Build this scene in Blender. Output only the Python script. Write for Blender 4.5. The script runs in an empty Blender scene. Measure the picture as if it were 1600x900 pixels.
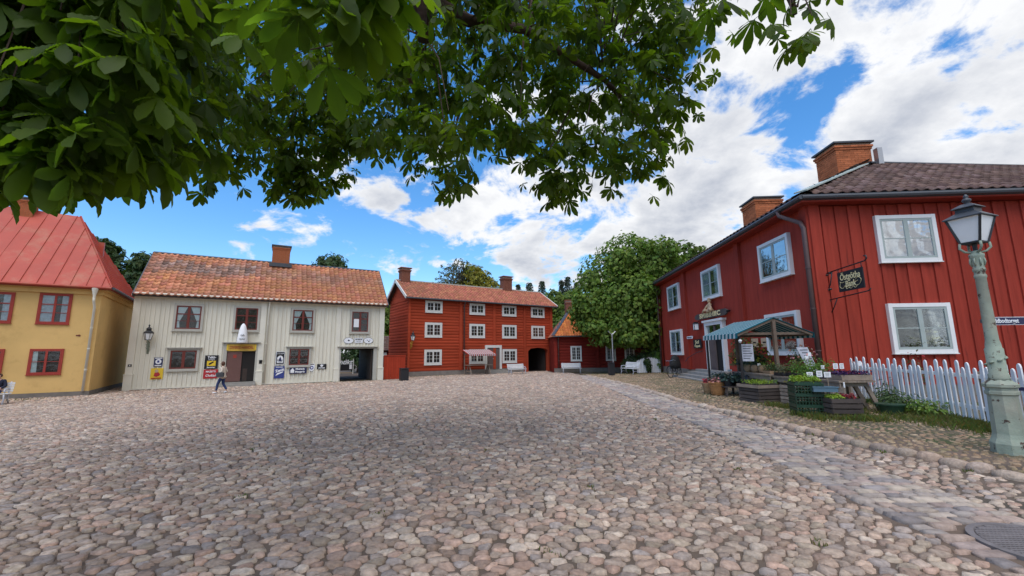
import bpy, math, random
import numpy as np
from mathutils import Vector, Matrix, Euler
rnd = random.Random(7)
rng = np.random.default_rng(7)
SC = bpy.context.scene
COL = SC.collection
# ---------------------------------------------------------------- camera
FPX, PITCH, ROLL, CAMH = 650.0, math.atan(100/650.0), math.radians(0.6), 1.65
cam_data = bpy.data.cameras.new('camera')
cam_data.sensor_width = 36.0
cam_data.lens = 36.0*FPX/1600.0
cam_data.clip_start = 0.05
cam_data.clip_end = 3000
cam = bpy.data.objects.new('camera', cam_data); COL.objects.link(cam)
_f = Vector((0, math.cos(PITCH), math.sin(PITCH))); _r = Vector((1, 0, 0)); _u = _r.cross(_f)
_R = _r*math.cos(ROLL) - _u*math.sin(ROLL); _U = _u*math.cos(ROLL) + _r*math.sin(ROLL)
cam.matrix_world = Matrix(((_R.x, _U.x, -_f.x, 0), (_R.y, _U.y, -_f.y, 0), (_R.z, _U.z, -_f.z, CAMH), (0, 0, 0, 1)))
SC.camera = cam
# ---------------------------------------------------------------- light
SUN_EL, SUN_AZ = math.radians(62), math.radians(192)     # azimuth clockwise from +Y: behind the camera, to the left
sd = bpy.data.lights.new('sun', 'SUN'); sd.energy = 1.35; sd.angle = math.radians(55.0); sd.color = (1.0, 0.95, 0.87)
so = bpy.data.objects.new('sun', sd); COL.objects.link(so)
sdir = Vector((math.sin(SUN_AZ)*math.cos(SUN_EL), math.cos(SUN_AZ)*math.cos(SUN_EL), math.sin(SUN_EL)))
so.rotation_euler = sdir.to_track_quat('Z', 'Y').to_euler()
so.location = sdir*60
W = bpy.data.worlds.new('World'); SC.world = W; W.use_nodes = True
def build_world():
    nt = W.node_tree; N = nt.nodes; L = nt.links; N.clear()
    out = N.new('ShaderNodeOutputWorld'); bg = N.new('ShaderNodeBackground'); bg.inputs['Strength'].default_value = 0.10
    sky = N.new('ShaderNodeTexSky'); sky.sky_type = 'NISHITA'; sky.sun_disc = False
    sky.sun_elevation = SUN_EL; sky.sun_rotation = SUN_AZ; sky.air_density = 1.0; sky.dust_density = 0.6; sky.ozone_density = 3.0
    hs = N.new('ShaderNodeHueSaturation'); hs.inputs['Saturation'].default_value = 1.30; hs.inputs['Value'].default_value = 1.2
    L.new(sky.outputs[0], hs.inputs['Color'])
    tc = N.new('ShaderNodeTexCoord'); sep = N.new('ShaderNodeSeparateXYZ'); L.new(tc.outputs['Generated'], sep.inputs[0])
    def m(op, a, b=None, clamp=False):
        n = N.new('ShaderNodeMath'); n.operation = op; n.use_clamp = clamp
        for i, v in enumerate((a, b)):
            if v is None: continue
            if isinstance(v, (int, float)): n.inputs[i].default_value = v
            else: L.new(v, n.inputs[i])
        return n.outputs[0]
    z = m('MAXIMUM', sep.outputs['Z'], 0.0); zz = m('ADD', z, 0.34)
    u = m('DIVIDE', sep.outputs['X'], zz); v = m('DIVIDE', sep.outputs['Y'], zz)
    cb = N.new('ShaderNodeCombineXYZ'); L.new(u, cb.inputs[0]); L.new(v, cb.inputs[1]); cb.inputs[2].default_value = 1.7
    def noise(scale, detail, rough, off, dist=0.0, lac=2.0):
        mp = N.new('ShaderNodeMapping'); mp.inputs['Location'].default_value = off; L.new(cb.outputs[0], mp.inputs['Vector'])
        n = N.new('ShaderNodeTexNoise'); n.inputs['Scale'].default_value = scale; n.inputs['Detail'].default_value = detail
        n.inputs['Roughness'].default_value = rough; n.inputs['Distortion'].default_value = dist; n.inputs['Lacunarity'].default_value = lac
        L.new(mp.outputs[0], n.inputs['Vector']); return n.outputs['Fac']
    OFF = (3.1, 7.7, 0)
    big = noise(1.15, 2, 0.5, OFF)
    det = noise(4.2, 12, 0.60, OFF, 0.25)
    d = m('ADD', m('MULTIPLY', big, 0.50), m('MULTIPLY', det, 0.70))
    d = m('ADD', d, m('MULTIPLY', sep.outputs['X'], 0.165))             # the cloud field is thicker towards +X, as on that day
    lowband = m('MULTIPLY', m('SUBTRACT', 0.26, z, True), 0.22)
    d = m('ADD', d, lowband)
    rp = N.new('ShaderNodeMapRange'); rp.interpolation_type = 'SMOOTHSTEP'
    rp.inputs['From Min'].default_value = 0.594; rp.inputs['From Max'].default_value = 0.672; L.new(d, rp.inputs['Value'])
    # self shading of the cloud masses: thicker reads greyer
    th = N.new('ShaderNodeMapRange'); th.inputs['From Min'].default_value = 0.60; th.inputs['From Max'].default_value = 0.90
    L.new(m('ADD', m('MULTIPLY', d, 0.62), m('MULTIPLY', noise(3.0, 8, 0.58, (9.3, 1.1, 2.0), 0.2), 0.48)), th.inputs['Value'])
    cr = N.new('ShaderNodeValToRGB'); cr.color_ramp.elements[0].color = (5.1, 5.15, 5.25, 1); cr.color_ramp.elements[1].color = (2.8, 3.0, 3.45, 1)
    cr.color_ramp.elements[0].position = 0.05; cr.color_ramp.elements[1].position = 0.62
    L.new(th.outputs[0], cr.inputs[0])
    mx = N.new('ShaderNodeMix'); mx.data_type = 'RGBA'
    L.new(rp.outputs[0], mx.inputs['Factor']); L.new(hs.outputs[0], mx.inputs['A']); L.new(cr.outputs[0], mx.inputs['B'])
    L.new(mx.outputs['Result'], bg.inputs['Color']); L.new(bg.outputs[0], out.inputs[0])
build_world()
SC.view_settings.view_transform = 'Standard'; SC.view_settings.look = 'None'
SC.view_settings.exposure = 0.95; SC.view_settings.gamma = 1.0
SC.cycles.max_bounces = 6; SC.cycles.transparent_max_bounces = 12
SC.cycles.use_denoising = True

# ---------------------------------------------------------------- materials
def lin(c): return tuple((x/255/12.92 if x/255 <= .04045 else ((x/255+.055)/1.055)**2.4) for x in c)
def mat(name, col, rough=.75, noise=None, col2=None, bump=None, spec=.3, metal=0., tint=False, orand=0., stain=None, transl=None, stretch=None):
    """col linear base; noise=(scale,amount) value mottling; col2 mixes in by a noise (scale, lo, hi); bump=(scale,strength)."""
    m = bpy.data.materials.new(name); m.use_nodes = True
    nt = m.node_tree; N = nt.nodes; L = nt.links; b = N['Principled BSDF']
    b.inputs['Roughness'].default_value = rough; b.inputs['Metallic'].default_value = metal
    b.inputs['Specular IOR Level'].default_value = spec
    geo = N.new('ShaderNodeNewGeometry'); pos = geo.outputs['Position']
    if stretch:
        mp = N.new('ShaderNodeMapping'); mp.inputs['Scale'].default_value = stretch; L.new(pos, mp.inputs[0]); pos = mp.outputs[0]
    def nz(scale, detail=4, rough_=.6):
        n = N.new('ShaderNodeTexNoise'); n.inputs['Scale'].default_value = scale; n.inputs['Detail'].default_value = detail
        n.inputs['Roughness'].default_value = rough_; L.new(pos, n.inputs['Vector']); return n.outputs['Fac']
    rgb = N.new('ShaderNodeRGB'); rgb.outputs[0].default_value = (*col, 1); c = rgb.outputs[0]
    def mixc(a, bcol, fac, mode='MIX'):
        x = N.new('ShaderNodeMix'); x.data_type = 'RGBA'; x.blend_type = mode
        L.new(a, x.inputs['A'])
        if isinstance(bcol, tuple): x.inputs['B'].default_value = (*bcol, 1)
        else: L.new(bcol, x.inputs['B'])
        if isinstance(fac, (int, float)): x.inputs['Factor'].default_value = fac
        else: L.new(fac, x.inputs['Factor'])
        return x.outputs['Result']
    if tint:
        at = N.new('ShaderNodeAttribute'); at.attribute_name = 'tint'; c = mixc(c, at.outputs['Color'], 1.0, 'MULTIPLY')
    if col2:
        cc, sc_, lo, hi = col2
        mr = N.new('ShaderNodeMapRange'); mr.inputs['From Min'].default_value = lo; mr.inputs['From Max'].default_value = hi
        L.new(nz(sc_, 6), mr.inputs['Value']); c = mixc(c, cc, mr.outputs[0])
    if stain:
        cc, sc_, lo, hi = stain
        mr = N.new('ShaderNodeMapRange'); mr.inputs['From Min'].default_value = lo; mr.inputs['From Max'].default_value = hi
        L.new(nz(sc_, 8, .7), mr.inputs['Value']); c = mixc(c, cc, mr.outputs[0])
    if noise or orand:
        hs = N.new('ShaderNodeHueSaturation'); L.new(c, hs.inputs['Color']); val = None
        if noise:
            mr = N.new('ShaderNodeMapRange'); mr.inputs['From Min'].default_value = .25; mr.inputs['From Max'].default_value = .75
            mr.inputs['To Min'].default_value = 1-noise[1]; mr.inputs['To Max'].default_value = 1+noise[1]
            L.new(nz(noise[0]), mr.inputs['Value']); val = mr.outputs[0]
        if orand:
            oi = N.new('ShaderNodeObjectInfo'); mr = N.new('ShaderNodeMapRange')
            mr.inputs['To Min'].default_value = 1-orand; mr.inputs['To Max'].default_value = 1+orand
            L.new(oi.outputs['Random'], mr.inputs['Value'])
            if val:
                mm = N.new('ShaderNodeMath'); mm.operation = 'MULTIPLY'; L.new(val, mm.inputs[0]); L.new(mr.outputs[0], mm.inputs[1]); val = mm.outputs[0]
            else: val = mr.outputs[0]
        L.new(val, hs.inputs['Value']); c = hs.outputs[0]
    L.new(c, b.inputs['Base Color'])
    if bump:
        bp = N.new('ShaderNodeBump'); bp.inputs['Strength'].default_value = bump[1]; bp.inputs['Distance'].default_value = .02
        L.new(nz(bump[0], 6), bp.inputs['Height']); L.new(bp.outputs[0], b.inputs['Normal'])
    if transl:
        t = N.new('ShaderNodeBsdfTranslucent'); mxs = N.new('ShaderNodeMixShader'); mxs.inputs[0].default_value = transl[1]
        L.new(mixc(c, transl[0], 1.0, 'MULTIPLY'), t.inputs['Color'])
        L.new(b.outputs[0], mxs.inputs[1]); L.new(t.outputs[0], mxs.inputs[2]); L.new(mxs.outputs[0], N['Material Output'].inputs[0])
    return m
def glass_mat(name, refl, tintc=(.9, .95, .95)):
    m = bpy.data.materials.new(name); m.use_nodes = True; nt = m.node_tree; N = nt.nodes; L = nt.links; N.remove(N['Principled BSDF'])
    tr = N.new('ShaderNodeBsdfTransparent'); tr.inputs[0].default_value = (*tintc, 1)
    gl = N.new('ShaderNodeBsdfGlossy'); gl.inputs['Roughness'].default_value = .03; gl.inputs['Color'].default_value = (.95, .97, 1, 1)
    fr = N.new('ShaderNodeFresnel'); fr.inputs[0].default_value = 1.5
    nz = N.new('ShaderNodeTexNoise'); nz.inputs['Scale'].default_value = 2.2; nz.inputs['Detail'].default_value = 1; bp = N.new('ShaderNodeBump'); bp.inputs['Strength'].default_value = .11; bp.inputs['Distance'].default_value = .05
    L.new(nz.outputs['Fac'], bp.inputs['Height']); L.new(bp.outputs[0], gl.inputs['Normal'])
    ad = N.new('ShaderNodeMath'); ad.operation = 'ADD'; ad.use_clamp = True; ml = N.new('ShaderNodeMath'); ml.operation = 'MULTIPLY'; L.new(fr.outputs[0], ml.inputs[0]); ml.inputs[1].default_value = .6; L.new(ml.outputs[0], ad.inputs[0]); ad.inputs[1].default_value = refl
    mx = N.new('ShaderNodeMixShader'); L.new(ad.outputs[0], mx.inputs[0]); L.new(tr.outputs[0], mx.inputs[1]); L.new(gl.outputs[0], mx.inputs[2])
    L.new(mx.outputs[0], N['Material Output'].inputs[0]); return m
M = {}
UPD = (1, 1, .12)
M['red_board'] = mat('red_board_paint', (.31, .042, .026), .85, (1.4, .20), stretch=(6, 6, .5), orand=.13, stain=((.10, .018, .014), 1.1, .60, .80), bump=(30, .25), spec=.15)
M['red_log'] = mat('red_log_paint', (.37, .056, .023), .85, (.9, .16), stretch=(.6, .6, 6), orand=.12, stain=((.27, .03, .014), 1.2, .60, .8), bump=(18, .25), spec=.15)
M['red_dark'] = mat('dark_red_paint', (.20, .022, .014), .85, (.9, .15), stretch=(.6, .6, 6), orand=.10, bump=(18, .25), spec=.15)
M['red_gate'] = mat('red_gate_paint', (.38, .045, .02), .85, (1.4, .15), orand=.12, spec=.15)
M['cream'] = mat('cream_board_paint', (.72, .68, .56), .8, (1.3, .04), stretch=(5, 5, .6), orand=.04, stain=((.50, .47, .39), 1.0, .70, .9), spec=.2)
M['cream_trim'] = mat('cream_trim_paint', (.72, .68, .565), .75, (2, .05), spec=.2)
M['grey_casing'] = mat('grey_beige_casing_paint', (.44, .42, .36), .75, (2, .06), spec=.2)
M['yellow'] = mat('yellow_lime_plaster', (.70, .45, .17), .9, (.7, .09), stain=((.54, .33, .12), 1.3, .54, .80), bump=(14, .15), spec=.1)
M['white'] = mat('white_trim_paint', (.74, .73, .70), .6, (3, .05), orand=.03)
M['white_far'] = mat('old_white_window_paint', (.66, .65, .60), .7, (3, .06))
M['fence_white'] = mat('weathered_white_fence_paint', (.75, .745, .735), .7, (5, .08), orand=.06, stain=((.45, .43, .38), 7, .64, .78))
M['sash_grey'] = mat('grey_green_sash_paint', (.36, .41, .38), .6, (3, .06))
M['sash_brown'] = mat('brown_red_sash_paint', (.16, .035, .025), .6, (3, .1))
M['sash_red'] = mat('red_sash_paint', (.34, .045, .03), .6, (3, .1))
M['door_brown'] = mat('brown_door_paint', (.15, .075, .062), .6, (3, .1), orand=.06)
M['door_grey'] = mat('grey_brown_door_paint', (.13, .095, .085), .65, (3, .1), orand=.05)
M['black'] = mat('black_iron', (.016, .016, .018), .5, spec=.5)
M['dark_void'] = mat('dark_interior', (.022, .019, .017), .9)
M['dark_wood'] = mat('dark_stained_wood', (.05, .035, .028), .8, (4, .2))
M['interior'] = mat('room_interior_brown', (.065, .042, .032), .9, (1.5, .4))
M['curtain'] = mat('white_curtain', (.70, .70, .68), .9, (8, .1))
M['lace'] = mat('grey_lace_curtain', (.48, .48, .52), .9, (9, .25))
M['glass'] = glass_mat('window_glass', .015)
M['glass_sky'] = glass_mat('upper_window_glass', .42)
M['lamp_glass'] = mat('frosted_lamp_glass', (.93, .95, .94), .15, (2, .04), spec=.8, transl=((1, 1, 1), .08))
M['tile'] = mat('clay_pantile', (.52, .225, .125), .85, (6, .16), tint=True, orand=.2, bump=(40, .2), spec=.15)
M['tile_dark'] = mat('old_brown_pantile', (.135, .085, .072), .85, (6, .2), tint=True, orand=.25, bump=(40, .3), spec=.15, stain=((.22, .19, .17), 5, .58, .74))
M['tile_red'] = mat('red_pantile', (.42, .16, .095), .85, (4, .15), tint=True, orand=.2, bump=(40, .2), spec=.15)
M['tile_orange'] = mat('orange_pantile', (.66, .21, .065), .85, (4, .12), tint=True, orand=.15, spec=.15)
M['metal_roof'] = mat('red_sheet_metal_roof', (.40, .058, .030), .55, (.6, .14), stain=((.40, .15, .085), .9, .50, .75), spec=.4, bump=(3, .1))
M['metal_dark'] = mat('dark_grey_sheet_metal', (.055, .06, .068), .45, (2, .15), spec=.5)
M['metal_green'] = mat('grey_green_flashing', (.36, .42, .38), .5, (2, .1), spec=.4)
M['pipe_brown'] = mat('brown_downpipe_paint', (.10, .055, .048), .5, (3, .15), spec=.4)
M['brick'] = mat('orange_chimney_brick', (.42, .135, .058), .9, (9, .15), orand=.22, bump=(40, .3), spec=.1)
M['brick_old'] = mat('brown_chimney_brick', (.24, .095, .062), .9, (9, .2), orand=.22, bump=(40, .3), spec=.1)
M['mortar'] = mat('brick_mortar', (.33, .25, .19), .95, (9, .15))
M['plinth'] = mat('grey_stone_plinth', (.20, .175, .15), .9, (3, .2), orand=.15, bump=(12, .4))
M['step'] = mat('worn_stone_step', (.29, .27, .24), .9, (4, .15), bump=(12, .3))
M['wood'] = mat('weathered_timber', (.25, .195, .15), .85, (3, .25), stretch=(2, 2, 2), orand=.2, bump=(25, .3), spec=.15)
M['stall_wood'] = mat('brown_stall_timber', (.15, .11, .082), .85, (3, .25), orand=.15, bump=(25, .3), spec=.15)
M['wood_dark'] = mat('dark_weathered_timber', (.085, .068, .06), .85, (3, .25), orand=.22, bump=(25, .3), spec=.15)
M['wood_light'] = mat('pale_raw_timber', (.33, .25, .17), .85, (3, .15), orand=.12, bump=(25, .2))
M['lamp_green'] = mat('flaking_pale_green_paint', (.28, .325, .25), .75, (5, .16), col2=((.33, .31, .24), 1.3, .45, .7), stain=((.085, .055, .04), 6.5, .60, .63), bump=(20, .4))
M['awning_blue'] = mat('turquoise_awning_cloth', (.008, .14, .175), .9, (3, .06), transl=((1, 1, 1), .25))
M['awning_white'] = mat('white_awning_cloth', (.50, .57, .57), .9, (3, .04), transl=((1, 1, 1), .25))
M['awning_red'] = mat('red_awning_cloth', (.46, .06, .05), .9, (3, .06), transl=((1, 1, 1), .2))
M['basket'] = mat('tan_woven_basket', (.40, .19, .075), .85, (12, .25), bump=(60, .5))
M['basket2'] = mat('pale_woven_basket', (.36, .22, .12), .85, (12, .25), bump=(60, .5))
M['green_plastic'] = mat('dark_green_plastic', (.012, .045, .022), .45, (2, .1), spec=.5)
M['black_plastic'] = mat('black_plastic', (.018, .018, .022), .5, spec=.4)
M['blue_plastic'] = mat('blue_grey_plastic', (.10, .17, .22), .5, spec=.4)
M['card'] = mat('white_card', (.78, .78, .78), .8)
M['card_tan'] = mat('tan_card', (.52, .36, .22), .85, (9, .15))
M['ink'] = mat('black_print', (.02, .02, .022), .8)
M['navy'] = mat('navy_enamel', (.018, .022, .075), .45, (2, .15), spec=.5)
M['blue_enamel'] = mat('blue_enamel', (.03, .05, .22), .4, spec=.5)
M['sign_yellow'] = mat('yellow_enamel', (.74, .50, .035), .5, (3, .08))
M['sign_gold'] = mat('old_gold_sign_paint', (.58, .36, .055), .6, (3, .12))
M['sign_red'] = mat('red_enamel', (.42, .03, .035), .5)
M['gold'] = mat('gold_lettering', (.80, .66, .34), .5, spec=.5)
M['print_white'] = mat('white_lettering', (.80, .80, .80), .7)
M['print_red'] = mat('red_lettering', (.45, .05, .03), .7)
M['skin'] = mat('skin', (.55, .32, .23), .55)
M['hair'] = mat('brown_hair', (.09, .04, .022), .55, (20, .3))
M['coat'] = mat('beige_coat', (.58, .49, .39), .9, (9, .08))
M['jeans'] = mat('blue_jeans', (.035, .055, .14), .9, (12, .15))
M['bag'] = mat('dark_grey_bag', (.06, .06, .062), .7)
M['sleeve'] = mat('dark_navy_jacket', (.02, .022, .04), .9)
M['shoe'] = mat('white_shoe', (.75, .75, .75), .6)
M['rubber'] = mat('black_rubber', (.02, .02, .02), .8)
M['chrome'] = mat('worn_steel', (.45, .45, .46), .35, metal=.8)
M['burlap'] = mat('burlap_pot_cover', (.30, .20, .12), .95, (20, .25), bump=(60, .5))
M['soil'] = mat('potting_soil', (.035, .025, .02), .95)
M['pave_stone'] = mat('worn_pavement_stone', (.80, .74, .62), .9, (14, .25), tint=True, bump=(40, .6), spec=.1, col2=((.10, .105, .05), 1.2, .46, .72), stain=((.12, .10, .075), 4.0, .52, .7))
M['stone'] = mat('cobble_stone', (1, 1, 1), .85, (22, .34), tint=True, bump=(38, .7), spec=.12, col2=((.16, .125, .10), .8, .48, .95), stain=((.17, .15, .13), 3.0, .56, .8))
M['sett'] = mat('granite_sett', (1, 1, 1), .9, (13, .24), tint=True, bump=(40, .7), spec=.12, col2=((.15, .12, .10), .9, .50, .95), stain=((.16, .14, .125), 4, .62, .8))
M['dirt'] = mat('joint_grit_and_earth', (.155, .112, .083), .95, (2.5, .25), bump=(60, .6), col2=((.085, .072, .055), .35, .45, .65))
M['pave_earth'] = mat('mossy_joint_earth', (.115, .095, .062), .95, (2.5, .25), bump=(60, .6), col2=((.07, .085, .03), 1.1, .46, .60))
M['grass'] = mat('grass_blades', (.12, .145, .04), .8, tint=True, transl=((.9, 1.2, .5), .35))
M['iron_cover'] = mat('worn_cast_iron', (.17, .15, .145), .7, (9, .25), spec=.3)
M['bark'] = mat('chestnut_bark', (.085, .055, .042), .95, (6, .3), bump=(18, .8))
M['bark_grey'] = mat('grey_bark', (.12, .095, .08), .95, (6, .3), bump=(18, .8))
def leafmat(n, c, t, k=.4): return mat(n, c, .6, tint=True, orand=.25, transl=(t, k), spec=.25, stain=((.11, .065, .018), 16, .66, .78))
M['leaf'] = leafmat('chestnut_leaf', (.050, .088, .013), (3.8, 3.9, .9), .48)
M['leaf_mid'] = leafmat('chestnut_crown_leaf', (.135, .205, .038), (1.3, 1.6, .6), .3)
M['leaf_dark'] = leafmat('dark_green_leaf', (.05, .085, .03), (1.1, 1.4, .6), .25)
M['leaf_yellow'] = leafmat('yellow_green_leaf', (.26, .25, .03), (1.1, 1.2, .5), .3)
M['leaf_grey'] = leafmat('grey_green_leaf', (.10, .115, .06), (1.1, 1.2, .8), .25)
M['needle'] = leafmat('hazed_spruce_needles', (.055, .08, .055), (1, 1.2, .6), .15)  # distance haze is put into the needle colour, which is lightened for it
M['lettuce'] = leafmat('bright_lettuce_leaf', (.28, .42, .05), (1.1, 1.2, .5), .3)
M['herb'] = leafmat('herb_leaf', (.13, .24, .045), (1.1, 1.3, .5), .3)
M['kale'] = leafmat('blue_green_kale_leaf', (.035, .065, .055), (1, 1, 1), .2)
M['petal_pink'] = leafmat('pink_petal', (.55, .26, .25), (1, 1, 1), .3)
M['petal_purple'] = leafmat('purple_petal', (.05, .02, .09), (1, 1, 1), .2)
M['petal_red'] = leafmat('dark_red_petal', (.28, .02, .035), (1, 1, 1), .2)

# ---------------------------------------------------------------- mesh helpers
class MB:
    def __init__(s): s.v = []; s.f = []
    def add(s, v, f):
        o = len(s.v); s.v += [tuple(p) for p in v]; s.f += [tuple(i+o for i in q) for q in f]; return s
    def box(s, x0, x1, y0, y1, z0, z1, Mx=None):
        v = [Vector((x, y, z)) for z in (z0, z1) for y in (y0, y1) for x in (x0, x1)]
        if Mx: v = [Mx @ p for p in v]
        return s.add(v, [(0, 2, 3, 1), (4, 5, 7, 6), (0, 1, 5, 4), (2, 6, 7, 3), (0, 4, 6, 2), (1, 3, 7, 5)])
    def beam(s, a, b, w, h, up=(0, 0, 1)):
        a = Vector(a); b = Vector(b); d = (b-a); ln = d.length; d.normalize(); up = Vector(up)
        if abs(d.dot(up)) > .95: up = Vector((0, 1, 0))
        x = d.cross(up).normalized(); y = x.cross(d)
        Mx = Matrix(((x.x, y.x, d.x, a.x), (x.y, y.y, d.y, a.y), (x.z, y.z, d.z, a.z), (0, 0, 0, 1)))
        return s.box(-w/2, w/2, -h/2, h/2, 0, ln, Mx)
    def tube(s, pts, r, n=8, caps=True):
        pts = [Vector(p) for p in pts]; rs = r if isinstance(r, (list, tuple)) else [r]*len(pts); V = []; Fc = []
        prev = None
        for i, p in enumerate(pts):
            d = (pts[min(i+1, len(pts)-1)] - pts[max(i-1, 0)]).normalized()
            if prev is None:
                a = Vector((0, 0, 1)) if abs(d.z) < .9 else Vector((1, 0, 0)); x = d.cross(a).normalized()
            else:
                x = (prev - d*prev.dot(d)).normalized()
            prev = x; y = d.cross(x)
            V += [p + (x*math.cos(2*math.pi*k/n) + y*math.sin(2*math.pi*k/n))*rs[i] for k in range(n)]
        for i in range(len(pts)-1):
            for k in range(n): Fc.append((i*n+k, i*n+(k+1) % n, (i+1)*n+(k+1) % n, (i+1)*n+k))
        if caps: Fc.append(tuple(range(n-1, -1, -1))); Fc.append(tuple((len(pts)-1)*n+k for k in range(n)))
        return s.add(V, Fc)
    def lathe(s, prof, n=12, c=(0, 0, 0), sx=1, sy=1, caps=True, rot=0):
        V = []; Fc = []; c = Vector(c)
        for r, z in prof: V += [c + Vector((r*sx*math.cos(2*math.pi*k/n+rot), r*sy*math.sin(2*math.pi*k/n+rot), z)) for k in range(n)]
        for i in range(len(prof)-1):
            for k in range(n): Fc.append((i*n+k, i*n+(k+1) % n, (i+1)*n+(k+1) % n, (i+1)*n+k))
        if caps: Fc.append(tuple(range(n-1, -1, -1))); Fc.append(tuple((len(prof)-1)*n+k for k in range(n)))
        return s.add(V, Fc)
    def prism(s, poly, y0, y1, plane='xz'):
        n = len(poly)
        f = (lambda a, b, y: (a, y, b)) if plane == 'xz' else ((lambda a, b, y: (y, a, b)) if plane == 'yz' else (lambda a, b, y: (a, b, y)))
        V = [f(a, b, y0) for a, b in poly] + [f(a, b, y1) for a, b in poly]
        Fc = [tuple(range(n)), tuple(range(2*n-1, n-1, -1))] + [(i, i+n, (i+1) % n+n, (i+1) % n) for i in range(n)]
        return s.add(V, Fc)
    def slab(s, q, t):
        """a quad or polygon q (list of points) thickened by t below its normal"""
        q = [Vector(p) for p in q]; nrm = (q[1]-q[0]).cross(q[2]-q[0]).normalized(); n = len(q)
        V = q + [p - nrm*t for p in q]
        return s.add(V, [tuple(range(n)), tuple(range(2*n-1, n-1, -1))] + [((i+1) % n, i, i+n, (i+1) % n+n) for i in range(n)])
    def mesh(s, name, m, smooth=False):
        me = bpy.data.meshes.new(name); me.from_pydata(s.v, [], s.f); me.materials.append(m)
        import bmesh
        b = bmesh.new(); b.from_mesh(me); bmesh.ops.recalc_face_normals(b, faces=b.faces); b.to_mesh(me); b.free()
        if smooth: me.polygons.foreach_set('use_smooth', [True]*len(me.polygons))
        me.update(); return me
ZB = {}
def thing(name, label, cat, loc=(0, 0, 0), rz=0., group=None, kind=None):
    o = bpy.data.objects.new(name, None); COL.objects.link(o); o.empty_display_size = .1
    o.location = loc; o.rotation_euler = (0, 0, rz); ZB[o.name] = loc[2]
    tag(o, label, cat, group, kind); return o
def tag(o, label=None, cat=None, group=None, kind=None):
    if label: o['label'] = label
    if cat: o['category'] = cat
    if group: o['group'] = group
    if kind: o['kind'] = kind
    return o
def link(name, me, parent=None, label=None, kind=None):
    o = bpy.data.objects.new(name, me); COL.objects.link(o)
    if parent: o.parent = parent
    if label: o['label'] = label
    if kind: o['kind'] = kind
    return o
def part(name, mb, m, parent, smooth=False, label=None, kind=None, zb=0.):
    """mesh part in its parent's frame; zb is subtracted from z (facades are drawn in world heights)"""
    if zb: mb.v = [(x, y, z-zb) for x, y, z in mb.v]
    return link(name, mb.mesh(name, m, smooth), parent, label, kind)
def copy_tree(o, parent=None):
    c = o.copy(); COL.objects.link(c)
    if parent: c.parent = parent
    for ch in list(o.children): copy_tree(ch, c)
    return c
def mesh_np(name, V, quads, tris, m, tint=None, smooth=True):
    me = bpy.data.meshes.new(name); V = np.asarray(V, np.float32)
    quads = np.asarray(quads, np.int32).reshape(-1, 4); tris = np.asarray(tris, np.int32).reshape(-1, 3)
    me.vertices.add(len(V)); me.vertices.foreach_set('co', V.ravel())
    nl = quads.size + tris.size; npoly = len(quads)+len(tris)
    me.loops.add(nl); me.loops.foreach_set('vertex_index', np.concatenate([quads.ravel(), tris.ravel()]))
    me.polygons.add(npoly)
    tot = np.concatenate([np.full(len(quads), 4), np.full(len(tris), 3)]).astype(np.int32)
    st = np.concatenate([[0], np.cumsum(tot)[:-1]]).astype(np.int32) if npoly else tot
    me.polygons.foreach_set('loop_start', st)
    me.polygons.foreach_set('loop_total', tot)
    if smooth: me.polygons.foreach_set('use_smooth', np.ones(npoly, bool))
    me.update(calc_edges=True)
    if tint is not None:
        a = me.attributes.new('tint', 'FLOAT_COLOR', 'POINT'); t = np.ones((len(V), 4), np.float32); t[:, :3] = tint
        a.data.foreach_set('color', t.ravel())
    me.materials.append(m); return me
def const_tint(me, c=(1, 1, 1)):
    a = me.attributes.new('tint', 'FLOAT_COLOR', 'POINT')
    a.data.foreach_set('color', np.tile(np.array([*c, 1], np.float32), len(me.vertices))); return me
def text_mesh(body, size, m, ext=.006, shear=0., bold=0., sx=1., space=1.):
    cu = bpy.data.curves.new('lettering', 'FONT'); cu.body = body; cu.size = size; cu.extrude = ext; cu.align_x = 'CENTER'; cu.align_y = 'CENTER'
    cu.shear = shear; cu.offset = bold; cu.resolution_u = 3; cu.space_character = space
    o = bpy.data.objects.new('lettering', cu); me = bpy.data.meshes.new_from_object(o)
    me.transform(Matrix(((sx, 0, 0, 0), (0, 0, -1, 0), (0, 1, 0, 0), (0, 0, 0, 1))))
    bpy.data.objects.remove(o); bpy.data.curves.remove(cu)
    me.materials.clear(); me.materials.append(m); return me
def letters(parent, body, size, m, x=0, y=0, z=0, **k):
    o = link('lettering', text_mesh(body, size, m, **k), parent); o.location = (x, y, z); return o
# ---------------------------------------------------------------- terrain
def smst(a, b, t): t = np.clip((np.asarray(t, float)-a)/(b-a), 0, 1); return t*t*(3-2*t)
KERB = np.array([(7.2, 1.0), (6.75, 3.0), (6.35, 5.5), (6.2, 6.5), (6.0, 7.4), (5.9, 8.9), (5.7, 11.0), (5.4, 13.9), (5.6, 18.9), (5.65, 23.7), (6.0, 38.0)])
SLO = np.array([(3.7, 1.0), (3.7, 4.3), (3.75, 5.2), (3.92, 6.7), (4.1, 9.3), (4.13, 14.0), (4.6, 28.0), (5.6, 36.0)])
SHI = np.array([(4.9, 1.0), (4.93, 4.4), (4.97, 5.7), (5.18, 7.1), (5.26, 9.0), (5.34, 12.0), (5.5, 18.9), (5.62, 28.0), (6.0, 36.0)])
def kx(y): return np.interp(y, KERB[:, 1], KERB[:, 0])
def slo(y): return np.interp(y, SLO[:, 1], SLO[:, 0])
def shi(y): return np.minimum(np.interp(y, SHI[:, 1], SHI[:, 0]), kx(y)-.12)
def gz(x, y):
    g = -.38*smst(10, 27, .75*np.asarray(y, float)-.6*np.asarray(x, float))
    return g + .06*smst(-.02, .16, np.asarray(x)-kx(y))*(1-smst(34, 38, y))
def gzf(x, y): return float(gz(x, y))
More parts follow.
